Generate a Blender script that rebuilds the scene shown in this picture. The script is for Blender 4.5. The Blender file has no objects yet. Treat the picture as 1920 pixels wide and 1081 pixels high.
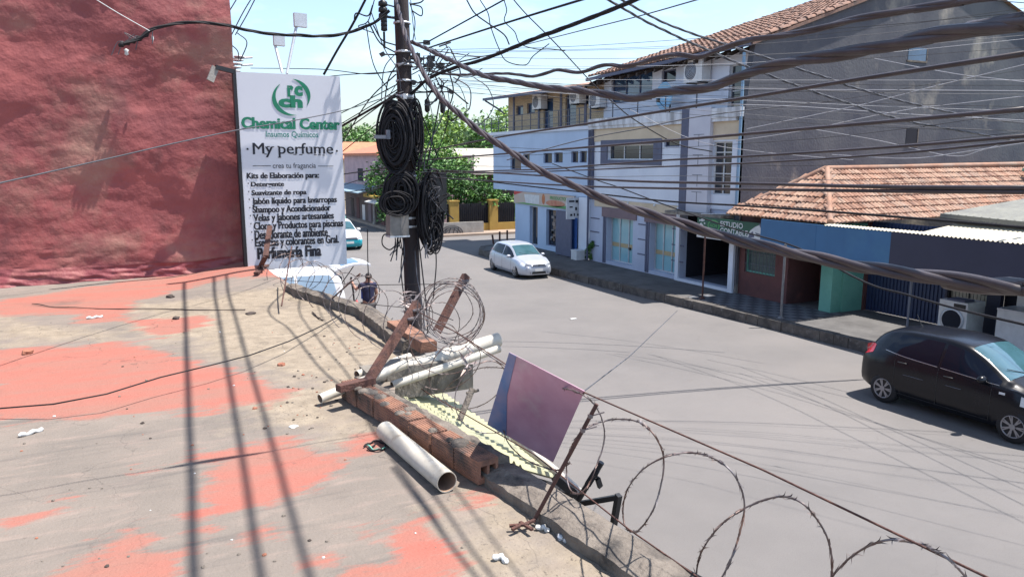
import bpy, bmesh, math, random
from math import sin, cos, pi, radians, hypot, atan2, sqrt
from mathutils import Vector, Matrix, noise
random.seed(7)
S = bpy.context.scene
COL = S.collection
# ------------------------------------------------------------------ camera, sky, sun, exposure
# world frame: X across the street (to the right), Y along the street (away), Z up, road at z = 0
CAMH = 4.8; F = 1400.0; TH = radians(9.9); AL = radians(26)
cd = bpy.data.cameras.new('camera'); cam = bpy.data.objects.new('camera', cd); COL.objects.link(cam)
cam.location = (0, 0, CAMH); cam.rotation_euler = (radians(90) - TH, 0, -AL)
cd.sensor_width = 36; cd.lens = F / 1920 * 36; cd.clip_start = .05; cd.clip_end = 3000
S.camera = cam
SUN = Vector((.36, -.13, 1)).normalized()            # towards the sun
wd = bpy.data.worlds.new('World'); S.world = wd; wd.use_nodes = True
nt = wd.node_tree; bg = nt.nodes['Background']
sky = nt.nodes.new('ShaderNodeTexSky'); sky.sky_type = 'NISHITA'; sky.sun_disc = False
sky.sun_elevation = math.asin(SUN.z); sky.sun_rotation = atan2(SUN.x, SUN.y)
sky.air_density = 1.0; sky.dust_density = 1.4; sky.ozone_density = 1.0
# a few thin clouds over the sky, low above the horizon
tc = nt.nodes.new('ShaderNodeTexCoord'); mp = nt.nodes.new('ShaderNodeMapping'); mp.inputs['Scale'].default_value = (2.2, 2.2, 7)
cn = nt.nodes.new('ShaderNodeTexNoise'); cn.inputs['Scale'].default_value = 2.3; cn.inputs['Detail'].default_value = 9; cn.inputs['Roughness'].default_value = .58
cr = nt.nodes.new('ShaderNodeValToRGB'); cr.color_ramp.elements[0].position = .5; cr.color_ramp.elements[1].position = .78
cr.color_ramp.elements[1].color = (.75, .75, .75, 1)
mx = nt.nodes.new('ShaderNodeMix'); mx.data_type = 'RGBA'; mx.inputs[7].default_value = (5.2, 6.2, 7.0, 1)
L = nt.links.new
L(tc.outputs['Generated'], mp.inputs[0]); L(mp.outputs[0], cn.inputs['Vector']); L(cn.outputs['Fac'], cr.inputs[0])
L(cr.outputs[0], mx.inputs[0]); L(sky.outputs[0], mx.inputs[6]); sx_ = nt.nodes.new('ShaderNodeSeparateXYZ'); L(tc.outputs['Generated'], sx_.inputs[0])       # gain added to the mid sky to fill shaded facades, darker overhead
gr = nt.nodes.new('ShaderNodeValToRGB'); gr.color_ramp.interpolation = 'EASE'
for k_, (p_, v_) in enumerate(((0.0, .56), (.2, .66), (.48, 1.0), (.85, .22))):
    e_ = gr.color_ramp.elements[k_] if k_ < 2 else gr.color_ramp.elements.new(p_)
    e_.position = p_; e_.color = (v_, v_, v_, 1)
gs = nt.nodes.new('ShaderNodeMath'); gs.operation = 'MULTIPLY'; gs.inputs[1].default_value = 2.7; L(gr.outputs[0], gs.inputs[0])
L(sx_.outputs['Z'], gr.inputs[0])
tn = nt.nodes.new('ShaderNodeVectorMath'); tn.operation = 'MULTIPLY'; tn.inputs[1].default_value = (.97, 1.0, 1.03); L(mx.outputs[2], tn.inputs[0])
vm = nt.nodes.new('ShaderNodeVectorMath'); vm.operation = 'SCALE'; L(tn.outputs[0], vm.inputs[0]); L(gs.outputs[0], vm.inputs['Scale']); L(vm.outputs[0], bg.inputs[0])
bg.inputs[1].default_value = .075
sl = bpy.data.lights.new('sun', 'SUN'); sl.energy = 4.7; sl.angle = radians(.5); sl.color = (1, .95, .9)
so = bpy.data.objects.new('sun', sl); COL.objects.link(so); so.rotation_euler = (-SUN).to_track_quat('-Z', 'Y').to_euler(); so.location = (10, -10, 40)
S.view_settings.view_transform = 'Standard'; S.view_settings.look = 'None'; S.view_settings.gamma = 1
S.view_settings.exposure = 1.0; S.view_settings.use_curve_mapping = False

# ------------------------------------------------------------------ helpers
def ray(px, py):
    xc = (px - 960) / F; yc = -(py - 540.5) / F
    X = xc; Y = cos(TH) + yc * sin(TH); Z = -sin(TH) + yc * cos(TH)
    return Vector((X * cos(AL) + Y * sin(AL), -X * sin(AL) + Y * cos(AL), Z))
def P(px, py, x=None, y=None, z=None, d=None):
    r = ray(px, py)
    if x is not None: t = x / r.x
    elif y is not None: t = y / r.y
    elif z is not None: t = (z - CAMH) / r.z
    else: t = d / r.length
    return Vector((0, 0, CAMH)) + r * t
def V(*a): return Vector(a)
ORIG = {}
class MB:
    def __init__(s): s.v = []; s.f = []; s.m = []; s.s = []
    def add(s, vs, fs, mi=0, sm=False):
        b = len(s.v); s.v += [Vector(v) for v in vs]
        for f in fs: s.f.append([b + i for i in f]); s.m.append(mi); s.s.append(sm)
        return s
    def box(s, a, b, mi=0):
        x0, y0, z0 = [min(a[i], b[i]) for i in range(3)]; x1, y1, z1 = [max(a[i], b[i]) for i in range(3)]
        return s.add([(x0,y0,z0),(x1,y0,z0),(x1,y1,z0),(x0,y1,z0),(x0,y0,z1),(x1,y0,z1),(x1,y1,z1),(x0,y1,z1)],
                     [(0,3,2,1),(4,5,6,7),(0,1,5,4),(1,2,6,5),(2,3,7,6),(3,0,4,7)], mi)
    def obox(s, c, ax, ay, az, mi=0):          # centre and three half-axis vectors
        c = Vector(c); ax, ay, az = Vector(ax), Vector(ay), Vector(az); vs = []
        for k in (-1, 1):
            for q in ((-1,-1),(1,-1),(1,1),(-1,1)): vs.append(c + ax*q[0] + ay*q[1] + az*k)
        return s.add(vs, [(0,3,2,1),(4,5,6,7),(0,1,5,4),(1,2,6,5),(2,3,7,6),(3,0,4,7)], mi)
    def bar(s, a, b, w, h=None, up=(0,0,1), mi=0):
        a, b = Vector(a), Vector(b); h = h or w; d = (b - a); l = d.length; d.normalize()
        u = Vector(up); sd = d.cross(u)
        if sd.length < 1e-4: sd = d.cross(V(1, 0, 0))
        sd.normalize(); u = sd.cross(d)
        return s.obox((a + b) / 2, d * l / 2, sd * w / 2, u * h / 2, mi)
    def tube(s, path, r, n=6, mi=0, cap=True, sm=True):
        path = [Vector(p) for p in path]; N = len(path); R = r if hasattr(r, '__len__') else [r] * N
        t0 = (path[1] - path[0]).normalized(); u = t0.orthogonal().normalized(); vs = []; pt = t0
        for i, p in enumerate(path):
            t = (path[min(i + 1, N - 1)] - path[max(i - 1, 0)])
            t = t.normalized() if t.length > 1e-9 else pt
            u = (u - t * u.dot(t)); u = u.normalized() if u.length > 1e-6 else t.orthogonal().normalized()
            w = t.cross(u); pt = t
            for k in range(n): a = 2 * pi * k / n; vs.append(p + (u * cos(a) + w * sin(a)) * R[i])
        fs = [(i*n+k, i*n+(k+1) % n, (i+1)*n+(k+1) % n, (i+1)*n+k) for i in range(N-1) for k in range(n)]
        s.add(vs, fs, mi, sm)
        if cap: s.add(vs[:n], [tuple(reversed(range(n)))], mi); s.add(vs[-n:], [tuple(range(n))], mi)
        return s
    def pipe(s, a, b, r, t, n=20, mi=0, mi2=None):     # hollow open pipe
        a, b = Vector(a), Vector(b); d = (b - a).normalized(); u = d.orthogonal().normalized(); w = d.cross(u); vs = []
        for p, q in ((a, r), (b, r), (b, r - t), (a, r - t)):
            for k in range(n): an = 2*pi*k/n; vs.append(p + (u*cos(an) + w*sin(an)) * q)
        for j in range(4):
            j2 = (j + 1) % 4
            s.add([vs[j*n+k] for k in range(n)] + [vs[j2*n+k] for k in range(n)], [(k, (k+1) % n, n+(k+1) % n, n+k) for k in range(n)], mi if j != 2 or mi2 is None else mi2, j in (0, 2))
        return s
    def lathe(s, prof, n=16, mi=0, c=(0,0,0), ax='z', sm=True, cap=True):
        c = Vector(c); vs = []
        for r, h in prof:
            for k in range(n):
                a = 2*pi*k/n; x, y = r*cos(a), r*sin(a)
                vs.append(c + (V(x, y, h) if ax == 'z' else V(x, h, y) if ax == 'y' else V(h, x, y)))
        fs = [(i*n+k, i*n+(k+1) % n, (i+1)*n+(k+1) % n, (i+1)*n+k) for i in range(len(prof)-1) for k in range(n)]
        s.add(vs, fs, mi, sm)
        if cap: s.add(vs[:n], [tuple(range(n))], mi); s.add(vs[-n:], [tuple(range(n))], mi)
        return s
    def quad(s, a, b, c, d, mi=0): return s.add([a, b, c, d], [(0, 1, 2, 3)], mi)
    def prism(s, pts, off, mi=0):              # polygon extruded by a vector
        n = len(pts); pts = [Vector(p) for p in pts]; o = Vector(off)
        s.add(pts + [p + o for p in pts], [tuple(reversed(range(n))), tuple(range(n, 2*n))] + [(k, (k+1) % n, n+(k+1) % n, n+k) for k in range(n)], mi); return s
    def grid(s, fn, nu, nv, mi=0, sm=True):
        vs = [fn(i / nu, j / nv) for j in range(nv + 1) for i in range(nu + 1)]
        s.add(vs, [(j*(nu+1)+i, j*(nu+1)+i+1, (j+1)*(nu+1)+i+1, (j+1)*(nu+1)+i) for j in range(nv) for i in range(nu)], mi, sm); return s
    def build(s, name, mats, parent=None, local=False, loc=None):
        mats = mats if isinstance(mats, (list, tuple)) else [mats]
        o_ = Vector((0, 0, 0))
        if parent is not None:
            if not local: o_ = ORIG.get(parent, Vector((0, 0, 0)))
        elif loc is not None: o_ = Vector(loc)
        elif not local:
            xs = [v.x for v in s.v]; ys = [v.y for v in s.v]; o_ = V((min(xs)+max(xs))/2, (min(ys)+max(ys))/2, min(v.z for v in s.v))
        me = bpy.data.meshes.new(name); me.from_pydata([v - o_ for v in s.v], [], s.f)
        me.polygons.foreach_set('material_index', s.m); me.polygons.foreach_set('use_smooth', s.s)
        for m in mats: me.materials.append(m)
        me.update(); ob = bpy.data.objects.new(name, me); COL.objects.link(ob)
        if parent is not None: ob.parent = parent; ORIG[ob] = ORIG.get(parent, Vector((0, 0, 0)))
        else: ob.location = o_; ORIG[ob] = o_
        return ob
def tag(o, label, cat, group=None, kind=None):
    if label: o['label'] = label
    if cat: o['category'] = cat
    if group: o['group'] = group
    if kind: o['kind'] = kind
    return o
def thing(name, label, cat, loc=(0, 0, 0), rz=0, group=None):
    o = bpy.data.objects.new(name, None); COL.objects.link(o); o.location = loc; o.rotation_euler.z = rz; o.empty_display_size = .2
    ORIG[o] = Vector(loc); return tag(o, label, cat, group)
def struct(name, mb, mats):
    o = mb.build(name, mats); o['kind'] = 'structure'; return o
def copy_tree(o, parent=None):
    c = o.copy(); COL.objects.link(c)
    if parent is not None: c.parent = parent
    for ch in [x for x in list(bpy.data.objects) if x.parent == o]: copy_tree(ch, c)
    return c
def spline(pts, n=8):                          # Catmull-Rom
    pts = [Vector(p) for p in pts]; q = [2*pts[0]-pts[1]] + pts + [2*pts[-1]-pts[-2]]; out = []
    for i in range(1, len(q) - 2):
        for k in range(n):
            t = k / n; a, b, c, d = q[i-1], q[i], q[i+1], q[i+2]
            out.append(.5*((2*b) + (c-a)*t + (2*a-5*b+4*c-d)*t*t + (3*b-a-3*c+d)*t**3))
    return out + [pts[-1]]

# ------------------------------------------------------------------ materials
def mat(name, c1, c2=None, scale=3., rough=.8, bump=0., bscale=40., metal=0., detail=8., lo=.35, hi=.65, stretch=None, c3=None, s3=.6, l3=.55, h3=.7, coat=0., spec=.5, grain=None):
    m = bpy.data.materials.new(name); m.use_nodes = True; t = m.node_tree; b = t.nodes['Principled BSDF']; l = t.links.new
    b.inputs['Roughness'].default_value = rough; b.inputs['Metallic'].default_value = metal
    b.inputs['Specular IOR Level'].default_value = spec; b.inputs['Coat Weight'].default_value = coat; b.inputs['Coat Roughness'].default_value = .04
    b.inputs['Base Color'].default_value = (*c1, 1)
    co = t.nodes.new('ShaderNodeTexCoord'); vec = co.outputs['Object']
    if stretch:
        mp = t.nodes.new('ShaderNodeMapping'); mp.inputs['Scale'].default_value = stretch; l(vec, mp.inputs[0]); vec = mp.outputs[0]
    cout = None
    def nz(sc, lo, hi, d=detail):
        n = t.nodes.new('ShaderNodeTexNoise'); n.inputs['Scale'].default_value = sc; n.inputs['Detail'].default_value = d; n.inputs['Roughness'].default_value = .62; l(vec, n.inputs['Vector'])
        r = t.nodes.new('ShaderNodeMapRange'); r.inputs[1].default_value = lo; r.inputs[2].default_value = hi; l(n.outputs['Fac'], r.inputs[0]); return r.outputs[0]
    def mixc(f, a, bcol):
        x = t.nodes.new('ShaderNodeMix'); x.data_type = 'RGBA'; l(f, x.inputs[0])
        if isinstance(a, tuple): x.inputs[6].default_value = (*a, 1)
        else: l(a, x.inputs[6])
        x.inputs[7].default_value = (*bcol, 1); return x.outputs[2]
    if c2: cout = mixc(nz(scale, lo, hi), c1, c2)
    if c3: cout = mixc(nz(s3, l3, h3), cout or c1, c3)
    if grain: cout = mixc(nz(grain[0], grain[1], grain[2], 3), cout or c1, grain[3])
    if cout: l(cout, b.inputs['Base Color'])
    if bump:
        n = t.nodes.new('ShaderNodeTexNoise'); n.inputs['Scale'].default_value = bscale; n.inputs['Detail'].default_value = 6; l(vec, n.inputs['Vector'])
        bp = t.nodes.new('ShaderNodeBump'); bp.inputs['Strength'].default_value = bump; bp.inputs['Distance'].default_value = .02; l(n.outputs['Fac'], bp.inputs['Height']); l(bp.outputs[0], b.inputs['Normal'])
    return m
def flat(name, c, rough=.6, metal=0., spec=.5): 
    return mat(name, c, tuple(x * .82 for x in c), 6, rough, metal=metal, spec=spec)
M = {}
M['asphalt'] = mat('asphalt', (.165, .154, .147), (.137, .129, .124), .5, .9, .35, 160, c3=(.182, .168, .158), s3=.22, l3=.42, h3=.7, grain=(70, .5, .78, (.11, .1, .1)))
def cracks(m, sc, w, dark):
    t = m.node_tree; b = t.nodes['Principled BSDF']; src = b.inputs['Base Color'].links[0].from_socket; co = t.nodes.new('ShaderNodeTexCoord'); n = t.nodes.new('ShaderNodeTexNoise'); n.inputs['Scale'].default_value = 1.3; n.inputs['Detail'].default_value = 8
    a = t.nodes.new('ShaderNodeVectorMath'); a.operation = 'MULTIPLY_ADD'; a.inputs[1].default_value = (1.4, 1.4, 1.4); t.links.new(co.outputs['Object'], n.inputs['Vector']); t.links.new(n.outputs['Color'], a.inputs[0]); t.links.new(co.outputs['Object'], a.inputs[2])
    v = t.nodes.new('ShaderNodeTexVoronoi'); v.feature = 'DISTANCE_TO_EDGE'; v.inputs['Scale'].default_value = sc; t.links.new(a.outputs[0], v.inputs['Vector'])
    r = t.nodes.new('ShaderNodeMapRange'); r.inputs[1].default_value = 0; r.inputs[2].default_value = w; r.inputs[3].default_value = dark; r.inputs[4].default_value = 0; t.links.new(v.outputs['Distance'], r.inputs[0])
    n2 = t.nodes.new('ShaderNodeTexNoise'); n2.inputs['Scale'].default_value = .35; t.links.new(co.outputs['Object'], n2.inputs['Vector']); q = t.nodes.new('ShaderNodeMapRange'); q.inputs[1].default_value = .42; q.inputs[2].default_value = .62; t.links.new(n2.outputs['Fac'], q.inputs[0])
    k = t.nodes.new('ShaderNodeMath'); k.operation = 'MULTIPLY'; t.links.new(r.outputs[0], k.inputs[0]); t.links.new(q.outputs[0], k.inputs[1])
    x = t.nodes.new('ShaderNodeMix'); x.data_type = 'RGBA'; t.links.new(k.outputs[0], x.inputs[0]); t.links.new(src, x.inputs[6]); x.inputs[7].default_value = (.045, .042, .04, 1); t.links.new(x.outputs[2], b.inputs['Base Color'])
cracks(M['asphalt'], .32, .004, .22)
M['sidewalk'] = mat('sidewalk_concrete', (.125, .12, .115), (.075, .071, .069), 1.2, .92, .4, 60, c3=(.07, .066, .065), s3=5, l3=.55, h3=.75)
M['kerb'] = mat('kerb_stone', (.13, .115, .1), (.055, .05, .047), 2.2, .95, .8, 30, c3=(.17, .16, .15), s3=7, l3=.55, h3=.7)
M['earth'] = mat('earth', (.2, .16, .12), (.13, .11, .08), 1, .95, .5, 30)
M['white_wall'] = mat('white_render', (.66, .7, .76), (.57, .61, .68), .7, .85, .15, 50, c3=(.42, .43, .45), s3=1.7, l3=.62, h3=.85)
M['stained'] = mat('stained_white_render', (.66, .68, .7), (.3, .3, .3), 1.6, .85, .2, 40, stretch=(1, 1.6, .22), lo=.42, hi=.68)
M['bluegrey_wall'] = mat('bluegrey_render', (.44, .55, .7), (.38, .48, .62), .6, .8, .1, 50)
M['beige_wall'] = mat('beige_render', (.6, .5, .36), (.5, .41, .29), 1, .85, .15, 40)
M['pinkish'] = mat('pink_render', (.5, .33, .3), (.4, .27, .25), 1, .85, .15, 40)
M['slate_trim'] = flat('slate_blue_trim', (.09, .1, .16), .6)
M['mauve'] = mat('mauve_header', (.2, .14, .15), (.15, .11, .12), 1.5, .8)
M['grey_wall'] = mat('grey_panel', (.44, .49, .6), (.38, .42, .52), 1, .75)
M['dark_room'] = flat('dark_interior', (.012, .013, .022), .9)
M['dark_floor'] = mat('interior_floor', (.11, .12, .15), (.07, .08, .1), 1, .6)
M['gable'] = mat('sooty_gable', (.06, .062, .08), (.11, .11, .118), .5, .93, .6, 14, c3=(.34, .3, .25), s3=.36, l3=.57, h3=.7, detail=12, stretch=(1, 1, .7))
M['glass_dark'] = mat('window_glass', (.02, .025, .035), rough=.04, spec=.8)
M['glass_blue'] = mat('blue_window_glass', (.05, .1, .19), (.03, .06, .12), 1.5, .08, spec=.9)
M['glass_aqua'] = mat('frosted_aqua_glass', (.2, .42, .48), (.28, .47, .5), .7, .16, spec=.6)
M['alu'] = flat('pale_aluminium', (.55, .57, .6), .4, .3)
M['black_metal'] = flat('black_metal', (.015, .015, .018), .45)
M['rail'] = flat('grey_rail', (.12, .13, .16), .5)
M['plastic_white'] = mat('white_plastic', (.66, .66, .65), (.56, .56, .55), 6, .45)
M['pvc'] = mat('pvc_pipe', (.52, .49, .43), (.44, .4, .33), 7, .45, c3=(.25, .2, .15), s3=9, l3=.57, h3=.78)
M['pvc_in'] = flat('pvc_inside', (.3, .2, .14), .8)
M['tile'] = mat('clay_tile', (.37, .2, .13), (.25, .135, .092), 3.5, .85, .3, 60, c3=(.3, .235, .19), s3=1.1, l3=.42, h3=.75)
M['tile_pale'] = mat('faded_clay_tile', (.42, .27, .19), (.3, .19, .135), 5, .88, .3, 60, c3=(.2, .15, .12), s3=2.5, l3=.55, h3=.75)
M['tile_old'] = mat('browned_clay_tile', (.27, .14, .09), (.17, .095, .07), 5, .9, .3, 60)
M['tile_dark'] = mat('old_clay_tile', (.3, .17, .12), (.16, .1, .08), 5, .9, .3, 60, c3=(.09, .075, .07), s3=2.2, l3=.52, h3=.7)
M['brickwall'] = None
M['blue_fascia'] = mat('blue_board', (.035, .13, .27), (.028, .11, .23), 1.3, .55, c3=(.06, .19, .3), s3=.5, l3=.5, h3=.8)
M['navy_fascia'] = mat('navy_board', (.03, .032, .06), (.024, .026, .05), 1.2, .6)
M['gate_blue'] = flat('dark_blue_shutter', (.025, .045, .11), .5)
M['brick_red_wall'] = mat('dark_red_wall', (.13, .05, .045), (.085, .036, .035), 1.4, .85, .2, 40, c3=(.2, .07, .055), s3=1.1, l3=.6, h3=.8)
M['mint'] = mat('mint_paint', (.16, .4, .31), (.12, .33, .26), 1.6, .75)
M['corr'] = mat('cream_corrugated', (.55, .5, .38), (.43, .38, .28), 2, .6)
M['corr_grey'] = mat('old_grey_sheet', (.2, .2, .17), (.13, .13, .12), 1.5, .8, .3, 20)
M['corr_yellow'] = mat('yellow_fibreglass_sheet', (.42, .4, .23), (.3, .3, .2), 3, .6)
M['green_sign'] = flat('green_sign', (.012, .085, .05), .5)
M['lime'] = flat('lime_green', (.08, .32, .1), .5)
M['letter_white'] = flat('white_lettering', (.62, .64, .64), .6)
M['letter_black'] = flat('black_lettering', (.012, .012, .02), .6)
M['letter_green'] = flat('green_lettering', (.006, .19, .1), .6)
M['letter_teal'] = flat('teal_lettering', (.015, .2, .17), .6)
M['sign_white'] = mat('sign_panel_white', (.62, .62, .65), (.58, .58, .62), .8, .45)
M['red_wall'] = None; M['rooftop'] = None
M['wire'] = mat('black_cable', (.009, .0085, .011), (.02, .018, .02), 2, .7, spec=.3)
M['wire_brown'] = mat('brown_weathered_cable', (.062, .048, .05), (.035, .027, .03), 5, .5)
M['wire_thin'] = mat('thin_wire', (.05, .05, .06), (.09, .09, .1), 1, .5)
M['wire_pale'] = mat('pale_wire', (.4, .4, .42), (.3, .3, .32), 1, .5)
M['pole'] = mat('creosoted_pole', (.028, .022, .025), (.05, .036, .034), 4, .85, .5, 30, stretch=(3, 3, .4))
M['rust'] = mat('rusty_iron', (.11, .047, .034), (.055, .027, .023), 14, .85, .6, 60, c3=(.17, .075, .05), s3=9, l3=.55, h3=.75)
M['razor'] = mat('galvanised_razor', (.24, .22, .23), (.13, .105, .1), 8, .5, metal=.4, c3=(.14, .08, .06), s3=3.5, l3=.42, h3=.62)
M['hollow'] = mat('hollow_clay_brick', (.3, .15, .095), (.2, .1, .07), 8, .9, .4, 70, c3=(.06, .048, .042), s3=4.5, l3=.47, h3=.66)
M['mortar'] = mat('cement_mortar', (.2, .17, .14), (.11, .092, .078), 6, .95, .9, 40, c3=(.035, .032, .03), s3=4, l3=.52, h3=.68)
M['beam'] = mat('stained_concrete', (.25, .225, .19), (.14, .125, .11), 5, .92, .5, 40, c3=(.05, .045, .04), s3=4.5, l3=.55, h3=.68, stretch=(1, 1, .5))
M['leaf'] = mat('leaves_green', (.068, .17, .03), (.115, .25, .045), 1.3, .6)
M['leaf_lo'] = mat('leaves_deep', (.035, .1, .025), (.06, .15, .035), 1.3, .6)
M['leaf_hi'] = mat('leaves_yellowgreen', (.3, .42, .09), (.18, .31, .06), 1.3, .6)
M['leaf_far'] = mat('leaves_far', (.19, .28, .11), (.13, .22, .09), .8, .7)
M['bark'] = mat('bark', (.1, .075, .055), (.06, .045, .035), 8, .9, .6, 20)
M['yellow_wall'] = mat('yellow_ochre_wall', (.4, .26, .06), (.34, .21, .05), 1.5, .8)
M['old_white'] = mat('old_white_wall', (.36, .34, .31), (.25, .23, .21), 2.5, .9, .3, 40)
M['stone_dark'] = flat('dark_litter', (.06, .045, .038), .9)
M['brick_bit'] = flat('brick_crumb', (.32, .13, .08), .9)
M['paper'] = flat('white_litter', (.6, .6, .58), .6)
M['skin'] = flat('skin', (.36, .19, .13), .5)
M['hair'] = flat('dark_hair', (.02, .014, .012), .6)
M['navy_cloth'] = mat('navy_cloth', (.022, .024, .065), (.016, .018, .045), 14, .9)
M['blue_cloth'] = flat('royal_blue_cloth', (.03, .07, .34), .9)
M['grey_cloth'] = mat('grey_trousers', (.07, .07, .075), (.05, .05, .055), 14, .9)
M['cone_red'] = flat('red_plastic', (.5, .02, .03), .45)
M['tyre'] = flat('tyre_rubber', (.014, .014, .016), .8)
M['rim'] = flat('alloy_rim', (.3, .3, .32), .4, .6)
M['lens'] = mat('clear_lamp', (.6, .62, .64), rough=.06, spec=.8)
M['tail'] = mat('red_lamp', (.5, .015, .025), rough=.12, spec=.7)
M['trim_black'] = flat('black_trim', (.016, .016, .018), .5)
M['chrome'] = flat('chrome', (.6, .6, .62), .15, 1)
M['car_glass'] = mat('car_glass', (.008, .011, .02), rough=.03, spec=.2)
M['shield'] = mat('windscreen_glass', (.05, .12, .15), (.03, .08, .09), 1.2, .03, spec=1.)
def paint(name, c, metal=.3, rough=.32): return mat(name, c, tuple(x*.93 for x in c), 3, rough, metal=metal, coat=.4)
M['p_black'] = mat('black_car_paint', (.008, .009, .013), (.006, .007, .01), 3, .25, spec=.28, coat=.08)
M['p_silver'] = paint('silver_white_car_paint', (.44, .47, .53), .3, .35)
M['p_white'] = paint('white_car_paint', (.7, .71, .72), 0, .4)
M['p_teal'] = paint('teal_car_paint', (.012, .3, .36), 0, .35)

def brick_mat(name, c1, c2, mortar, scale=4):
    m = bpy.data.materials.new(name); m.use_nodes = True; t = m.node_tree; b = t.nodes['Principled BSDF']; b.inputs['Roughness'].default_value = .9
    co = t.nodes.new('ShaderNodeTexCoord'); sp = t.nodes.new('ShaderNodeSeparateXYZ'); cb = t.nodes.new('ShaderNodeCombineXYZ')
    t.links.new(co.outputs['Object'], sp.inputs[0]); t.links.new(sp.outputs['Y'], cb.inputs['X']); t.links.new(sp.outputs['Z'], cb.inputs['Y'])
    br = t.nodes.new('ShaderNodeTexBrick'); br.inputs['Scale'].default_value = scale; br.inputs['Color1'].default_value = (*c1, 1); br.inputs['Color2'].default_value = (*c2, 1); br.inputs['Mortar'].default_value = (*mortar, 1); br.inputs['Mortar Size'].default_value = .03
    t.links.new(cb.outputs[0], br.inputs['Vector']); t.links.new(br.outputs['Color'], b.inputs['Base Color']); return m
M['brickwall'] = brick_mat('tan_brick', (.52, .41, .26), (.42, .32, .2), (.28, .23, .17), 3.2)
def paving():
    m = bpy.data.materials.new('checkered_paving'); m.use_nodes = True; t = m.node_tree; b = t.nodes['Principled BSDF']; b.inputs['Roughness'].default_value = .8
    co = t.nodes.new('ShaderNodeTexCoord'); ck = t.nodes.new('ShaderNodeTexChecker'); ck.inputs['Scale'].default_value = 3.3
    ck.inputs['Color1'].default_value = (.17, .18, .2, 1); ck.inputs['Color2'].default_value = (.07, .072, .085, 1)
    n = t.nodes.new('ShaderNodeTexNoise'); n.inputs['Scale'].default_value = 3; n.inputs['Detail'].default_value = 8
    mx = t.nodes.new('ShaderNodeMix'); mx.data_type = 'RGBA'; mx.blend_type = 'MULTIPLY'; mx.inputs[0].default_value = .6
    mp = t.nodes.new('ShaderNodeMapping'); mp.inputs['Location'].default_value = (.013, .017, .5); mp.inputs['Scale'].default_value = (1, 1, .001)
    t.links.new(co.outputs['Object'], mp.inputs[0]); t.links.new(mp.outputs[0], ck.inputs[0]); t.links.new(co.outputs['Object'], n.inputs['Vector'])
    t.links.new(ck.outputs[0], mx.inputs[6]); t.links.new(n.outputs['Fac'], mx.inputs[7]); t.links.new(mx.outputs[2], b.inputs['Base Color']); return m
M['paving'] = paving()
def red_wall_mat():
    m = mat('red_painted_plaster', (.3, .076, .07), (.215, .055, .056), 1.3, .75, .55, 16, c3=(.3, .16, .12), s3=.9, l3=.5, h3=.72, grain=(1.6, .56, .76, (.13, .04, .04)))
    return m
M['red_wall'] = red_wall_mat()
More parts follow.
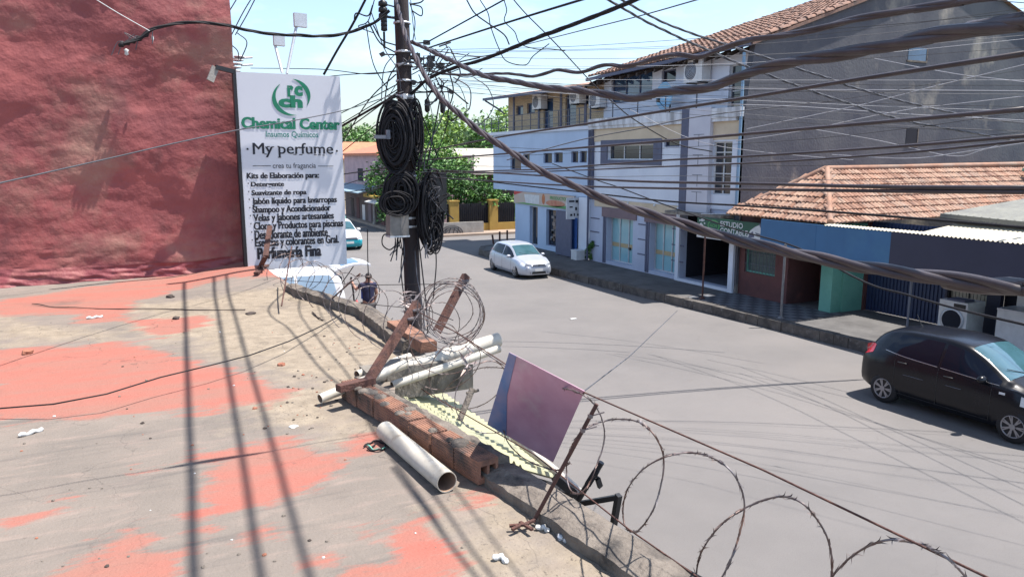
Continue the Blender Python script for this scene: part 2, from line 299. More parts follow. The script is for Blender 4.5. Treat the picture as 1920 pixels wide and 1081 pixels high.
def rooftop_mat():
    m = bpy.data.materials.new('rooftop_screed'); m.use_nodes = True; t = m.node_tree; b = t.nodes['Principled BSDF']; l = t.links.new; b.inputs['Roughness'].default_value = .9; b.inputs['Specular IOR Level'].default_value = .25
    co = t.nodes.new('ShaderNodeTexCoord')
    def nz(sc, d=8, st=None, rg=.6):
        n = t.nodes.new('ShaderNodeTexNoise'); n.inputs['Scale'].default_value = sc; n.inputs['Detail'].default_value = d; n.inputs['Roughness'].default_value = rg
        if st:
            mp = t.nodes.new('ShaderNodeMapping'); mp.inputs['Scale'].default_value = st; mp.inputs['Rotation'].default_value = (0, 0, .55); l(co.outputs['Object'], mp.inputs[0]); l(mp.outputs[0], n.inputs['Vector'])
        else: l(co.outputs['Object'], n.inputs['Vector'])
        return n.outputs['Fac']
    def rng(x, a, bb):
        r = t.nodes.new('ShaderNodeMapRange'); r.inputs[1].default_value = a; r.inputs[2].default_value = bb; l(x, r.inputs[0]); return r.outputs[0]
    def mix(f, a, bb):
        x = t.nodes.new('ShaderNodeMix'); x.data_type = 'RGBA'; l(f, x.inputs[0])
        for i, c in ((6, a), (7, bb)):
            if isinstance(c, tuple): x.inputs[i].default_value = (*c, 1)
            else: l(c, x.inputs[i])
        return x.outputs[2]
    def math_(op, a, bb):
        x = t.nodes.new('ShaderNodeMath'); x.operation = op
        for i, c in ((0, a), (1, bb)):
            if isinstance(c, (int, float)): x.inputs[i].default_value = c
            else: l(c, x.inputs[i])
        return x.outputs[0]
    at = t.nodes.new('ShaderNodeAttribute'); at.attribute_name = 'paint'
    a2 = t.nodes.new('ShaderNodeAttribute'); a2.attribute_name = 'sand'
    grey = mix(rng(nz(1.3), .35, .68), (.21, .178, .152), (.16, .14, .122))
    grey = mix(rng(nz(5, 10, (.6, 2.2, 1)), .52, .75), grey, (.255, .2, .17))
    sand = mix(rng(nz(7, 10), .35, .7), (.3, .25, .19), (.2, .165, .125))
    sand = mix(rng(nz(55, 4), .58, .72), sand, (.09, .075, .06))
    grey = mix(rng(nz(3.2, 11, (.35, 3.2, 1)), .56, .74), grey, (.135, .12, .108))
    sm = rng(math_('ADD', a2.outputs['Fac'], math_('MULTIPLY', math_('SUBTRACT', nz(2.5, 10), .5), 1.6)), .35, .75)
    base = mix(sm, grey, sand)
    red = mix(rng(nz(2.2, 9, (.5, 2, 1)), .3, .72), (.34, .115, .088), (.265, .14, .11))
    pm = math_('ADD', at.outputs['Fac'], math_('MULTIPLY', math_('SUBTRACT', nz(3.0, 12, (.55, 1.9, 1), .7), .5), 2.0))
    pm = rng(pm, .42, .64)
    worn = rng(nz(14, 8, (.6, 1.8, 1)), .62, .74)
    pm = math_('MULTIPLY', pm, math_('SUBTRACT', 1, math_('MULTIPLY', worn, .7)))
    colr = mix(pm, base, red)
    colr = mix(rng(nz(.8, 9), .6, .82), colr, (.12, .1, .088))
    colr = mix(math_('MULTIPLY', rng(nz(24, 6), .66, .76), .6), colr, (.08, .066, .056))
    l(colr, b.inputs['Base Color'])
    bp = t.nodes.new('ShaderNodeBump'); bp.inputs['Strength'].default_value = .55; bp.inputs['Distance'].default_value = .012
    l(math_('ADD', nz(60, 5), math_('MULTIPLY', nz(9, 6), 1.5)), bp.inputs['Height']); l(bp.outputs[0], b.inputs['Normal']); return m
M['rooftop'] = rooftop_mat(); cracks(M['rooftop'], .8, .006, .6)
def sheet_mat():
    m = mat('sheet_metal_painted_sheen', (.5, .31, .42), (.38, .2, .29), 2.5, .3, metal=.35, c3=(.48, .42, .46), s3=2.2, l3=.5, h3=.7)  # purple and whitish tones paint in the reflected wall and sky
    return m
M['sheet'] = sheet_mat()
M['sheet_reflection'] = mat('painted_sky_reflection', (.09, .18, .4), (.2, .22, .38), 7, .35, metal=.5)  # blue band colours in the sky reflected along the left edge

def text(name, s, tl, br, right, up, m, parent, bold=0., lift=None, strike=0.):
    """lettering fitted into the rectangle whose top-left and bottom-right corners are given"""
    cu = bpy.data.curves.new(name, 'FONT'); cu.body = s; cu.size = 1; cu.offset = bold; cu.resolution_u = 3
    ob = bpy.data.objects.new(name, cu); COL.objects.link(ob)
    dg = bpy.context.evaluated_depsgraph_get(); me = bpy.data.meshes.new_from_object(ob.evaluated_get(dg))
    bpy.data.objects.remove(ob); bpy.data.curves.remove(cu)
    xs = [v.co.x for v in me.vertices]; ys = [v.co.y for v in me.vertices]
    x0, x1, y0, y1 = min(xs), max(xs), min(ys), max(ys)
    right = Vector(right).normalized(); up = Vector(up).normalized(); tl = Vector(tl); br = Vector(br)
    Wd = (br - tl).dot(right); Hh = (tl - br).dot(up); o = tl; b0 = ORIG.get(parent, Vector((0, 0, 0)))
    nrm = (lift if lift is not None else right.cross(up) * .004)
    for v in me.vertices:
        v.co = o + right * ((v.co.x - x0) / (x1 - x0) * Wd) - up * ((y1 - v.co.y) / (y1 - y0) * Hh) + Vector(nrm) - b0
    if strike:
        bm = bmesh.new(); bm.from_mesh(me); g_ = bmesh.ops.duplicate(bm, geom=bm.verts[:] + bm.edges[:] + bm.faces[:]); sh = right * strike + Vector(nrm) * .25
        for e in g_['geom']:
            if isinstance(e, bmesh.types.BMVert): e.co += sh
        bm.to_mesh(me); bm.free()
    me.materials.append(m); o = bpy.data.objects.new(name, me); COL.objects.link(o); o.parent = parent; ORIG[o] = b0; return o

# ------------------------------------------------------------------ ground, road, pavements
g = MB(); g.grid(lambda u, v: V(-600 + 1200*u, -400 + 1500*v, -.02), 4, 4); struct('ground', g, M['earth'])
road = MB()
KERB = [(15.95, -40), (15.95, 12.5), (15.72, 16.8), (15.4, 21.8), (15.1, 26), (15.0, 30), (14.9, 34.2)]     # far kerb line (x, y)
road.quad((4.3, -60, .0), (15.96, -60, .0), (15.96, 36, .0), (4.3, 36, .0)); road.quad((3.8, 36, 0), (60, 36, 0), (60, 43, 0), (3.8, 43, 0)); road.quad((3.8, 43, 0), (14.4, 43, 0), (14.4, 140, 0), (3.8, 140, 0))
struct('road', road, M['asphalt'])
# raised pavement across the road with its stone kerb
sw = MB(); KZ = .26
kin = KERB + [(15.6, 35.6), (17.0, 36.0), (24, 36.0)]
for (x0, y0), (x1, y1) in zip(kin[:-1], kin[1:]):
    sw.add([(x0, y0, KZ), (26, y0 if x0 < 17 else 30, KZ), (26, y1 if x1 < 17 else 30, KZ), (x1, y1, KZ)], [(0, 1, 2, 3)])
struct('pavement', sw, M['sidewalk'])
random.seed(3)
kb = MB(); kp = []
for (x0, y0), (x1, y1) in zip(kin[:-1], kin[1:]):
    n = max(2, int(hypot(x1-x0, y1-y0) / .42))
    for i in range(n): kp.append((x0 + (x1-x0)*i/n, y0 + (y1-y0)*i/n))
kp.append(kin[-1])
for (x0, y0), (x1, y1) in zip(kp[:-1], kp[1:]):
    d = V(x1-x0, y1-y0, 0); l = d.length; d.normalize(); nn = V(d.y, -d.x, 0) if abs(d.y) > .5 else V(d.y, -d.x, 0)
    j = random.uniform(-.02, .02); c = V((x0+x1)/2, (y0+y1)/2, .14 + random.uniform(-.012, .012)) - nn * (-.06 + j)
    kb.obox(c + V(0, 0, -.0), d * (l/2 - .006), nn * .13, V(0, 0, .14))
struct('kerb', kb, M['kerb'])
pv = MB(); pv.quad((16.06, 15.1, KZ+.005), (18.2, 15.1, KZ+.005), (17.9, 19.4, KZ+.005), (15.95, 19.4, KZ+.005)); struct('pavement_tiles', pv, M['paving'])
ns = MB(); ns.box((-14, 12.4, 0), (4.3, 40, .15)); ns.box((2.2, -30, 0), (4.3, 12.4, .15)); struct('near_pavement', ns, M['sidewalk'])
fs = MB(); fs.box((14.4, 47.2, 0), (16.4, 140, .16)); fs.box((14.6, 43, 0), (60, 44.6, .14)); struct('far_pavement', fs, mat('warm_pavement', (.34, .26, .2), (.26, .2, .16), 1.5, .9))

# ------------------------------------------------------------------ facade helper (wall facing -X)
def facade(mb, X, y0, y1, z0, z1, holes, depth=.14, mi=0):
    ys = sorted({y0, y1, *[h[0] for h in holes], *[h[1] for h in holes]}); zs = sorted({z0, z1, *[h[2] for h in holes], *[h[3] for h in holes]})
    for a, b in zip(ys[:-1], ys[1:]):
        for c, d in zip(zs[:-1], zs[1:]):
            cy, cz = (a+b)/2, (c+d)/2
            if any(h[0] < cy < h[1] and h[2] < cz < h[3] for h in holes): continue
            mb.quad((X, b, c), (X, a, c), (X, a, d), (X, b, d), mi)
    for a, b, c, d in holes:
        e = X + depth
        mb.quad((X, a, c), (e, a, c), (e, a, d), (X, a, d), mi); mb.quad((X, b, c), (X, b, d), (e, b, d), (e, b, c), mi)
        mb.quad((X, a, c), (X, b, c), (e, b, c), (e, a, c), mi); mb.quad((X, a, d), (e, a, d), (e, b, d), (X, b, d), mi)
def fr(a, b, X):              # pixel corners (top left, bottom right) -> y0, y1, z0, z1 on the plane x = X
    p, q = P(*a, x=X), P(*b, x=X); return (min(p.y, q.y), max(p.y, q.y), min(p.z, q.z), max(p.z, q.z))
def window(parent, X, h, glass, frame=None, nv=1, nh=0, fw=.05, out=.0, label=None, name='window', depth=.14):
    y0, y1, z0, z1 = h; e = X + depth
    g_ = MB(); g_.box((e - .004, y0, z0), (e + .03, y1, z1)); w = g_.build(name, glass, parent)
    f = MB(); xa, xb = e - .05, e - .008
    f.box((xa, y0, z0), (xb, y0 + fw, z1)); f.box((xa, y1 - fw, z0), (xb, y1, z1)); f.box((xa, y0 + fw, z1 - fw), (xb, y1 - fw, z1)); f.box((xa, y0 + fw, z0), (xb, y1 - fw, z0 + fw))
    for i in range(1, nv): yy = y0 + (y1-y0)*i/nv; f.box((xa + .006, yy - fw/2.5, z0 + fw), (xb, yy + fw/2.5, z1 - fw))
    for i in range(1, nh): zz = z0 + (z1-z0)*i/nh; f.box((xa + .01, y0 + fw, zz - fw/2.5), (xb, y1 - fw, zz + fw/2.5))
    fo = f.build('frame', frame or M['alu'], w)
    if label: w['label'] = label
    return w
def tilefield(mb, o, du, dv, nu, nv, r=.09, mi=0, clip=None, jit=.012):
    """barrel tiles: o = lower corner, du along the eave, dv up the slope; nu x nv tiles"""
    nrm = du.cross(dv).normalized(); nrm = nrm if nrm.z > 0 else -nrm; base_mi = mi
    eu = du.normalized(); ev = dv.normalized(); tu = du.length / nu; tv = dv.length / nv
    for i in range(nu):
        for j in range(nv):
            c = o + eu * (tu * (i + .5)) + ev * (tv * j)
            if clip and not clip(c + ev * tv * .5): continue
            mi = random.choice(base_mi) if isinstance(base_mi, tuple) else base_mi
            c = c + eu * random.uniform(-jit, jit) + nrm * random.uniform(-.008, .01); L_ = tv * 1.12; vs = []
            for q, (ofs, rr, h) in enumerate(((0, tu*.5, .035), (L_, tu*.42, .004))):
                for k in range(6):
                    a = pi * k / 5; vs.append(c + ev * ofs - eu * cos(a) * rr + nrm * (sin(a) * rr * .8 + h))
            mb.add(vs, [(k, k+1, 7+k, 6+k) for k in range(5)], mi, True); mb.add([vs[k] for k in range(6)], [(0, 1, 2, 3, 4, 5)], mi)

# ------------------------------------------------------------------ long white three-storey building across the road
BX = 17.8
B = thing('corner_building', 'white and blue-grey three-storey building with shops, balcony and a sooty blind gable', 'building', (BX, 19.8, KZ))
def bpart(mb, name, m, par=B, label=None):
    o = mb.build(name, m, par)
    if label: o['label'] = label
    return o
YM = 28.6; YL = 38.9; YR = P(1394, 260, x=BX).y
# upper front, right half
h_big = fr((1140, 272), (1226, 300), BX); h_small = fr((1245, 260), (1274, 275), BX)
yv0 = P(1372, 300, x=BX).y; yv1 = P(1336, 300, x=BX).y
h_stair = (yv0, yv1, 3.55, 5.35)
m = MB(); facade(m, BX, YR, YM, 3.05, 6.02, [h_big, h_small, h_stair]); bpart(m, 'wall', M['white_wall'])
window(B, BX, h_big, M['glass_dark'], M['letter_white'], 3, 0, .05, label='wide three-pane window with white frame')
window(B, BX, h_small, M['glass_dark'], M['slate_trim'], 1)
window(B, BX, h_stair, M['glass_dark'], M['letter_white'], 2, 5, .045, label='tall stair window with white bars')
m = MB(); y0, y1, z0, z1 = h_big; q = .2
m.box((BX-.05, y0-.5, z0-q), (BX-.006, y0, z1+q)); m.box((BX-.05, y1, z0-q), (BX-.006, y1+.5, z1+q)); m.box((BX-.05, y0, z1), (BX-.006, y1, z1+q)); m.box((BX-.05, y0, z0-q), (BX-.006, y1, z0))
bpart(m, 'window_surround', M['slate_trim'])
# beige strip under the balcony, balcony slab and parapet
ya, yb = P(1284, 250, x=BX).y, P(1115, 258, x=BX).y
m = MB(); m.box((BX-.035, ya, 5.5), (BX-.004, YM-.02, 6.02)); m.box((BX-.03, YR+.14, 5.42), (BX-.003, yv1+.1, 6.02)); bpart(m, 'beige_band', M['beige_wall'])
m = MB(); m.box((BX-.12, YR+.26, 6.02), (19.2, YM, 6.14)); m.box((BX-.16, YR+.02, 6.14), (BX, YM, 6.46)); bpart(m, 'balcony_parapet', M['stained'])
# dark pilaster and white pier with inlaid lines
m = MB(); yp0, yp1 = P(1296, 300, x=BX).y, P(1283, 300, x=BX).y; m.box((BX-.19, yp0, 2.9), (BX-.004, yp1, 6.53)); bpart(m, 'dark_pilaster', M['slate_trim'])
yw0 = P(1336, 300, x=BX).y
m = MB(); m.box((BX-.172, yw0, 2.75), (BX-.002, yp0-.002, 6.52)); bpart(m, 'white_pier', mat('pier_white', (.56, .56, .6), (.5, .5, .55), 1, .8))
m = MB()
for zc in (5.6, 4.9, 4.2, 3.6):
    m.box((BX-.18, yw0+.3, zc), (BX-.173, yp0-.3, zc+.02)); m.box((BX-.18, yw0+.55, zc-.4), (BX-.173, yw0+.57, zc))
bpart(m, 'pier_grooves', M['rail'])
m = MB(); m.tube([(BX-.1, YR+.06, 3.0), (BX-.1, YR+.06, 8.15)], .05, 8); bpart(m, 'downpipe', mat('blue_downpipe', (.2, .33, .46), (.16, .27, .38), 3, .5))
# balcony railings
def railing(x, y0, y1, z0, z1, n, bars=3):
    m = MB()
    for i in range(n + 1): yy = y0 + (y1-y0)*i/n; m.box((x-.018, yy-.018, z0), (x+.018, yy+.018, z1))
    for k in range(bars): zz = z1 - (z1-z0)*k/bars; m.tube([(x-.03, y0, zz), (x-.03, y1, zz)], .014, 5)
    bpart(m, 'railing', M['rail'])
railing(BX-.05, YR+.6, YM, 6.46, 7.05, 5, 2)
railing(BX-.02, YM, 41.0, 6.1, 7.0, 13, 3)
# second, lower-front part: blue-grey, windows
hs = [fr((957, 289), (977, 318), BX), fr((981, 288), (993, 305), BX), fr((1019, 287), (1035, 306), BX), fr((1039, 286), (1055, 305), BX), fr((1071, 284), (1084, 305), BX), fr((1087, 283), (1100, 305), BX)]
m = MB(); facade(m, BX, YM, YL, 3.08, 6.05, hs); m.quad((BX, YL, 3.08), (BX, YL, 6.05), (23.5, YL, 6.05), (23.5, YL, 3.08)); bpart(m, 'side_wall', M['bluegrey_wall'])
for h in hs: window(B, BX, h, M['glass_dark'], M['slate_trim'], 1, 0, .04)
m = MB(); m.box((BX-.1, YM+.01, 6.05), (19.3, YL+1.6, 6.2)); bpart(m, 'terrace_slab', M['white_wall'])
m = MB(); m.box((BX-.12, YM-.34, 3.0), (BX-.01, YM-.12, 6.0)); m.tube([(BX-.2, YM-.2, .3), (BX-.2, YM-.2, 6.0)], .045, 8); bpart(m, 'pipe_chase', M['slate_trim'])
# top storey
EZ0 = P(1390, 82, x=17.85).z; EZ1 = P(1150, 139, x=17.85).z
TX = 18.45
hw = [fr((1147, 137), (1222, 187), TX), fr((1241, 133), (1267, 152), TX)]
pd0, pd1 = P(1388, 250, x=TX).y, P(1362, 250, x=TX).y
hw.append((pd0, pd1, 6.2, 7.95))
m = MB(); facade(m, TX, YR, YM, 6.14, min(EZ0, EZ1)+.05, hw); bpart(m, 'upper_wall', M['white_wall'])
window(B, TX, hw[0], M['glass_blue'], M['slate_trim'], 3, 0, .06, label='wide blue-tinted window'); window(B, TX, hw[1], M['glass_dark'], M['slate_trim'], 1)
window(B, TX, hw[2], M['glass_dark'], M['letter_white'], 1, 4, .045, label='tall barred balcony door')
hb = [fr((968, 199), (981, 216), TX), fr((988, 194), (1003, 212), TX), (P(1037, 220, x=TX).y, P(1019, 220, x=TX).y, 6.25, 7.72), (P(1080, 215, x=TX).y, P(1060, 215, x=TX).y, 6.25, 7.75), fr((1092, 180), (1106, 195), TX)]
m = MB(); facade(m, TX, YM, YL-.6, 6.2, 8.1, hb); m.quad((TX, YL-.6, 6.2), (TX, YL-.6, 8.1), (24, YL-.6, 8.1), (24, YL-.6, 6.2)); bpart(m, 'brick_wall', M['brickwall'])
for i, h in enumerate(hb): window(B, TX, h, M['glass_blue'], M['slate_trim'], 1, 0, .07, name='balcony_door' if i in (2, 3) else 'window')
for px in (964, 1011, 1052, 1098): m = MB(); yy = P(px, 220, x=TX).y; m.box((TX-.03, yy-.1, 6.2), (TX-.004, yy+.1, 8.08)); bpart(m, 'slate_pilaster', M['slate_trim'])

# roof: clay tiles over the right half, flatter wing on the left
RX, RZ = 27.4, 11.85
def eave_z(y): return 8.3 - .045 * min(max(y - 20, 0), 10)
m = MB(); lo = V(17.85, YR-.15, 8.28); 
m.add([(17.85, YR-.15, EZ0), (17.85, YM+.3, EZ1), (RX, YM-4.4, RZ-.1), (RX, YR-.15, RZ), (17.85, YR-.15, EZ0-.1), (17.85, YM+.3, EZ1-.1), (RX, YM-4.4, RZ-.3), (RX, YR-.15, RZ-.12), (37, YR-.15, 8.9), (37, YM+.3, 8.9)],
      [(0, 1, 2, 3), (4, 7, 6, 5), (0, 4, 5, 1), (0, 3, 7, 4), (3, 2, 9, 8)]); rf = bpart(m, 'roof', M['tile_dark'])
random.seed(5); m = MB(); tilefield(m, V(17.8, YR-.16, EZ0+.01), V(0, YM + .45 - YR, EZ1-EZ0), V(RX - 17.8, 0, RZ - EZ0 - .02), 38, 24, jit=.02, clip=lambda c: c.y < YM + .5 - (c.x-17.8)*.49)
bpart(m, 'roof_tiles', M['tile_dark'], rf)
for i in range(17): m = MB(); yy = YR + .4 + i * .58; z = EZ0 - .14 + (EZ1-EZ0)/(YM-YR) * (yy - YR); m.obox((18.15, yy, z), (.3, 0, .12), (0, .05, 0), (0, 0, .07)); bpart(m, 'rafter_end', M['stone_dark'], rf)
m = MB(); m.bar((17.78, YR-.1, EZ0-.06), (17.78, YM+.4, EZ1-.06), .1, .12); m.bar((17.4, YM+.2, 7.86), (17.45, YL+.5, 8.02), .14, .13); m.tube([(17.5, YL+.4, 7.95), (18.0, YL-.2, 7.5), (18.3, YL-.45, 7.2)], .05, 8); bpart(m, 'gutter', M['slate_trim'], rf)
m = MB(); m.add([(17.45, YM, 7.92), (17.5, YL+.5, 8.1), (24, YL+.5, 9.2), (24, YM, 9.2), (17.45, YM, 7.8), (17.5, YL+.5, 7.98), (24, YL+.5, 9.0), (24, YM, 9.0)], [(0, 1, 2, 3), (4, 7, 6, 5), (0, 4, 5, 1), (1, 5, 6, 2)]); bpart(m, 'wing_roof', M['tile'])
# blind gable wall towards the camera
gp = [(BX, YR, .0), (BX, YR, 6.2), (18.1, YR, EZ0-.02), (RX, YR, RZ-.1), (38, YR, 8.7), (38, YR, .0)]
hol = [fr((0, 0), (0, 0), BX)]
m = MB(); m.prism(gp, (0, .25, 0)); ga = bpart(m, 'gable_wall', M['gable'])
for (px, py, w, h) in ((1720, 102, 1.0, .45), (1709, 257, .62, .62)):
    c = P(px, py, y=YR); m = MB(); m.box((c.x-w/2, YR-.012, c.z-h/2), (c.x+w/2, YR-.002, c.z+h/2)); bpart(m, 'vent_opening', M['glass_blue'] if py < 200 else M['dark_room'], ga)
    m = MB(); m.box((c.x-w/2-.06, YR-.03, c.z-h/2-.06), (c.x+w/2+.06, YR-.002, c.z-h/2)); m.box((c.x+w/2, YR-.025, c.z-h/2), (c.x+w/2+.05, YR-.002, c.z+h/2)); bpart(m, 'vent_sill', M['mortar'], ga)
# ground floor of the right half
GX = 17.85
d1 = (P(1186, 460, x=GX).y, P(1137, 450, x=GX).y, .4, 2.3); d2 = (P(1267, 470, x=GX).y, P(1218, 460, x=GX).y, .4, 2.3); gar = (P(1371, 500, x=GX).y, P(1275, 480, x=GX).y, .36, 2.75)
m = MB(); facade(m, GX, YR, YM, .0, 3.06, [d1, d2, gar], .3); bpart(m, 'shopfront_wall', M['grey_wall'])
m = MB(); m.box((GX-.05, gar[1]+.02, 2.72), (GX-.003, YM-.4, 3.04)); bpart(m, 'beige_lintel', M['beige_wall'])
for d in (d1, d2): m = MB(); m.box((GX-.045, d[0]-.25, 2.3), (GX-.004, d[1]+.35, 2.7)); bpart(m, 'door_header', M['mauve'])
for k, d in enumerate((d1, d2)):
    w = window(B, GX, d, M['glass_aqua'], M['alu'], 3, 0, .05, name='glass_door', depth=.3)
    mm = MB(); mm.box((GX+.278, d[0]+.06, 1.05), (GX+.288, d[1]-.06, 1.22)); mm.build('gold_stripe', mat('frosted_gold_band', (.42, .33, .18), (.36, .28, .16), 9, .4), w)
    if k == 0: mm = MB(); mm.box((GX+.23, d[0]+.5, 1.0), (GX+.27, d[0]+.62, 1.1)); mm.build('handle', M['black_metal'], w)
    mm = MB(); mm.box((GX-.03, d[1]+.03, .3), (GX+.0, d[1]+.12, 2.35)); mm.box((GX-.03, d[1]+.17, .3), (GX+.0, d[1]+.26, 2.35)); bpart(mm, 'door_jamb', M['slate_trim'])
m = MB()
for px in (1115, 1206, 1271):
    yy = P(px, 460, x=GX).y
    for zz in (.95, 1.55, 2.15): m.box((GX-.02, yy-.36, zz), (GX-.002, yy+.36, zz+.045))
bpart(m, 'groove_lines', M['slate_trim'])
m = MB()
for px, py in ((1135, 378), (1177, 381), (1227, 385)):
    c = P(px, py, x=GX-.07); m.lathe([(.0, -.02), (.05, -.02), (.055, .02), (0, .03)], 10, 0, c, 'x')
bpart(m, 'spot_lights', M['letter_white'])
m = MB(); m.box((GX-.14, gar[0]-.22, .25), (GX-.003, gar[0], 2.72)); m.box((GX-.1, gar[0], .25), (GX-.002, gar[1]+.1, .36)); m.box((GX-.08, gar[1], .25), (GX-.003, gar[1]+.2, 3.0)); bpart(m, 'garage_frame', M['white_wall'])
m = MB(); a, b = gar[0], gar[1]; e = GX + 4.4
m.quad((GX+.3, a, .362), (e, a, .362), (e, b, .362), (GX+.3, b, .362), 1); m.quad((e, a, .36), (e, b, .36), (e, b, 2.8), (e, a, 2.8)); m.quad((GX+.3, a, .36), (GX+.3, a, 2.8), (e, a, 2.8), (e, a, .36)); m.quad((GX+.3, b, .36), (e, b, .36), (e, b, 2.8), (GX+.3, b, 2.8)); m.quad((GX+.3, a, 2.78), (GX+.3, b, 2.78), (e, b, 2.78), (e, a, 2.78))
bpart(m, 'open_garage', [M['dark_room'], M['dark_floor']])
m = MB(); m.box((GX-.62, YR+.27, 2.8), (GX+.0, yp1+.3, 2.9)); bpart(m, 'canopy_slab', M['beam'])
# ground floor of the corner shop (set back under the wing)
CX = 17.9; Y0 = P(1097, 470, x=CX).y; 
cd_ = (P(1008, 440, x=CX).y, P(993, 440, x=CX).y, .34, 2.35); cw = (P(1062, 450, x=CX).y, P(1024, 440, x=CX).y, .5, 2.3)
m = MB(); facade(m, CX, YM, YL-2.6, .0, 3.08, [cd_, cw], .2); m.quad((CX, YL-2.6, 0), (CX, YL-2.6, 3.08), (23, YL-2.6, 3.08), (23, YL-2.6, 0)); bpart(m, 'corner_wall', M['bluegrey_wall'])
window(B, CX, cd_, M['glass_dark'], M['alu'], 1, 0, .05, name='shop_door', depth=.2)
w = window(B, CX, cw, M['glass_dark'], M['slate_trim'], 1, 0, .04, name='shop_window', depth=.2)
m = MB(); random.seed(11)
for i in range(16):
    yy = random.uniform(cw[0]+.15, cw[1]-.15); zz = random.choice((.75, 1.1, 1.5, 1.85)); m.box((CX+.14, yy-.14, zz), (CX+.19, yy+.14, zz+random.uniform(.12, .26)))
m.build('goods_on_display', mat('shelf_goods', (.3, .2, .13), (.16, .2, .24), 3, .7), w)
yc = [P(px, 440, x=CX).y for px in (1062, 1088)]
m = MB(); m.box((CX-.5, yc[1]+.0, .3), (CX-.44, yc[0]+.15, 2.38)); bpart(m, 'open_shutter_leaf', M['slate_trim'])
m = MB(); m.box((CX-.2, YM+.02, .26), (CX-.002, YM+.75, 3.05)); bpart(m, 'corner_pier', M['white_wall'])
# mural sign band above the corner shop
my0, my1 = P(1079, 390, x=CX).y, YL - 2.62
m = MB(); m.box((CX-.09, my0, 2.42), (CX-.004, my1, 3.06)); mu = bpart(m, 'shop_sign', mat('painted_sign_board', (.44, .42, .38), (.5, .36, .28), 1.2, .6))
def blob(par, name, pts, m): b_ = MB(); b_.prism([V(CX-.096, y, z) for y, z in pts], (.004, 0, 0)); return b_.build(name, m, par)
def ell(cy, cz, ry, rz, n=14): return [(cy + ry*cos(2*pi*k/n), cz + rz*sin(2*pi*k/n)) for k in range(n)]
Lm = my1 - my0
blob(mu, 'red_panel', ell(my0 + Lm*.28, 2.62, .95, .16), mat('coral_print', (.42, .13, .08), (.5, .25, .15), 3, .6))
blob(mu, 'green_wave', [(my0+.1, 2.43), (my1-.2, 2.43), (my1-1.2, 2.5), (my0+Lm*.5, 2.46), (my0+Lm*.3, 2.5), (my0+.2, 2.6)], M['lime'])
blob(mu, 'orange_figure', ell(my0+Lm*.47, 2.78, .16, .26), mat('orange_print', (.5, .2, .06), (.4, .1, .05), 5, .6))
blob(mu, 'white_card', [(my1-2.9, 2.5), (my1-1.4, 2.5), (my1-1.2, 2.95), (my1-2.9, 2.95)], M['letter_white'])
blob(mu, 'red_corner', [(my1-1.1, 3.05), (my1-.02, 2.85), (my1-.02, 3.05)], M['cone_red'])
text('green_lettering', 'PRODUCTOS', V(CX-.1, my0+Lm*.36, 2.97), V(CX-.1, my0+Lm*.1, 2.8), (0, -1, 0), (0, 0, 1), M['lime'], mu, .02)
m = MB(); yb_ = YM + .9; m.box((CX-.75, yb_, 2.05), (CX-.05, yb_+.06, 3.02)); ps = bpart(m, 'pharmacy_board', M['letter_white'])
m = MB()
for i, (dy, dz, w, h) in enumerate(((.15, .75, .4, .08), (.62, .72, .2, .12), (.2, .5, .22, .06), (.6, .38, .14, .14), (.25, .12, .16, .1), (.5, .12, .1, .12), (.75, .12, .16, .1))): m.box((CX-.74+dy*.72, yb_-.008, 2.07+dz), (CX-.74+(dy+w)*.72, yb_-.004, 2.07+dz+h))
m.build('board_marks', M['letter_black'], ps)
m = MB(); m.box((CX-.3, YM+.8, .5), (CX-.24, YM+1.2, 2.1)); bpart(m, 'blue_banner', flat('blue_banner_print', (.03, .1, .32), .6))

# air conditioners and dish on the facade
def ac(px, py, X, label, sc=1.):
    c = P(px, py, x=X); w, h, d = .8*sc, .62*sc, .32*sc
    t = thing('air_conditioner', label, 'air conditioner', (X+d/2, c.y, c.z-h/2), 0, 'outdoor air conditioner units on the facade')
    b = MB(); b.box((X, c.y-w/2, c.z-h/2), (X+d, c.y+w/2, c.z+h/2)); b.build('casing', M['plastic_white'], t)
    f = MB(); f.lathe([(0, -.012), (h*.38, -.012), (h*.41, 0), (h*.41, .004)], 20, 0, (X-.001, c.y+w*.14, c.z), 'x')
    for k in range(4): f.tube([(X-.016, c.y+w*.14+h*(.1+.09*k)*cos(2*pi*i/16), c.z+h*(.1+.09*k)*sin(2*pi*i/16)) for i in range(17)], .007, 4, 1)
    f.build('fan_grille', [M['rail'], M['alu']], t)
    k = MB(); 
    for s_ in (-.3, .3): k.box((X-.02, c.y+w*s_-.02, c.z-h/2-.05), (X+d+.25, c.y+w*s_+.02, c.z-h/2-.001))
    k.build('bracket', M['black_metal'], t); return t
ac(1299, 133, TX-.45, 'white air conditioner high on the white wall beside the tall balcony window', 1.25)
ac(1006, 191, TX-.4, 'white air conditioner on the tan brick wall, nearest the roof end', 1.15)
ac(1077, 180, TX-.4, 'white air conditioner on tan brick over the right balcony door', 1.1)
ac(1114, 187, TX-.4, 'white air conditioner half hidden by cables beside the tan brick edge', 1.1)
c = P(1246, 180, x=BX+.1)
t = thing('satellite_dish', 'pale blue round dish behind the balcony rail of the white building', 'satellite dish', (BX+.2, c.y, 6.46))
m = MB(); m.lathe([(0, .12), (.25, .085), (.42, .02), (.5, -.04), (.51, -.03), (.43, .05), (.25, .115), (0, .15)], 24, 0, c, 'x'); m.build('bowl', mat('pale_blue_dish', (.25, .5, .68), (.2, .4, .6), 2.5, .5), t)
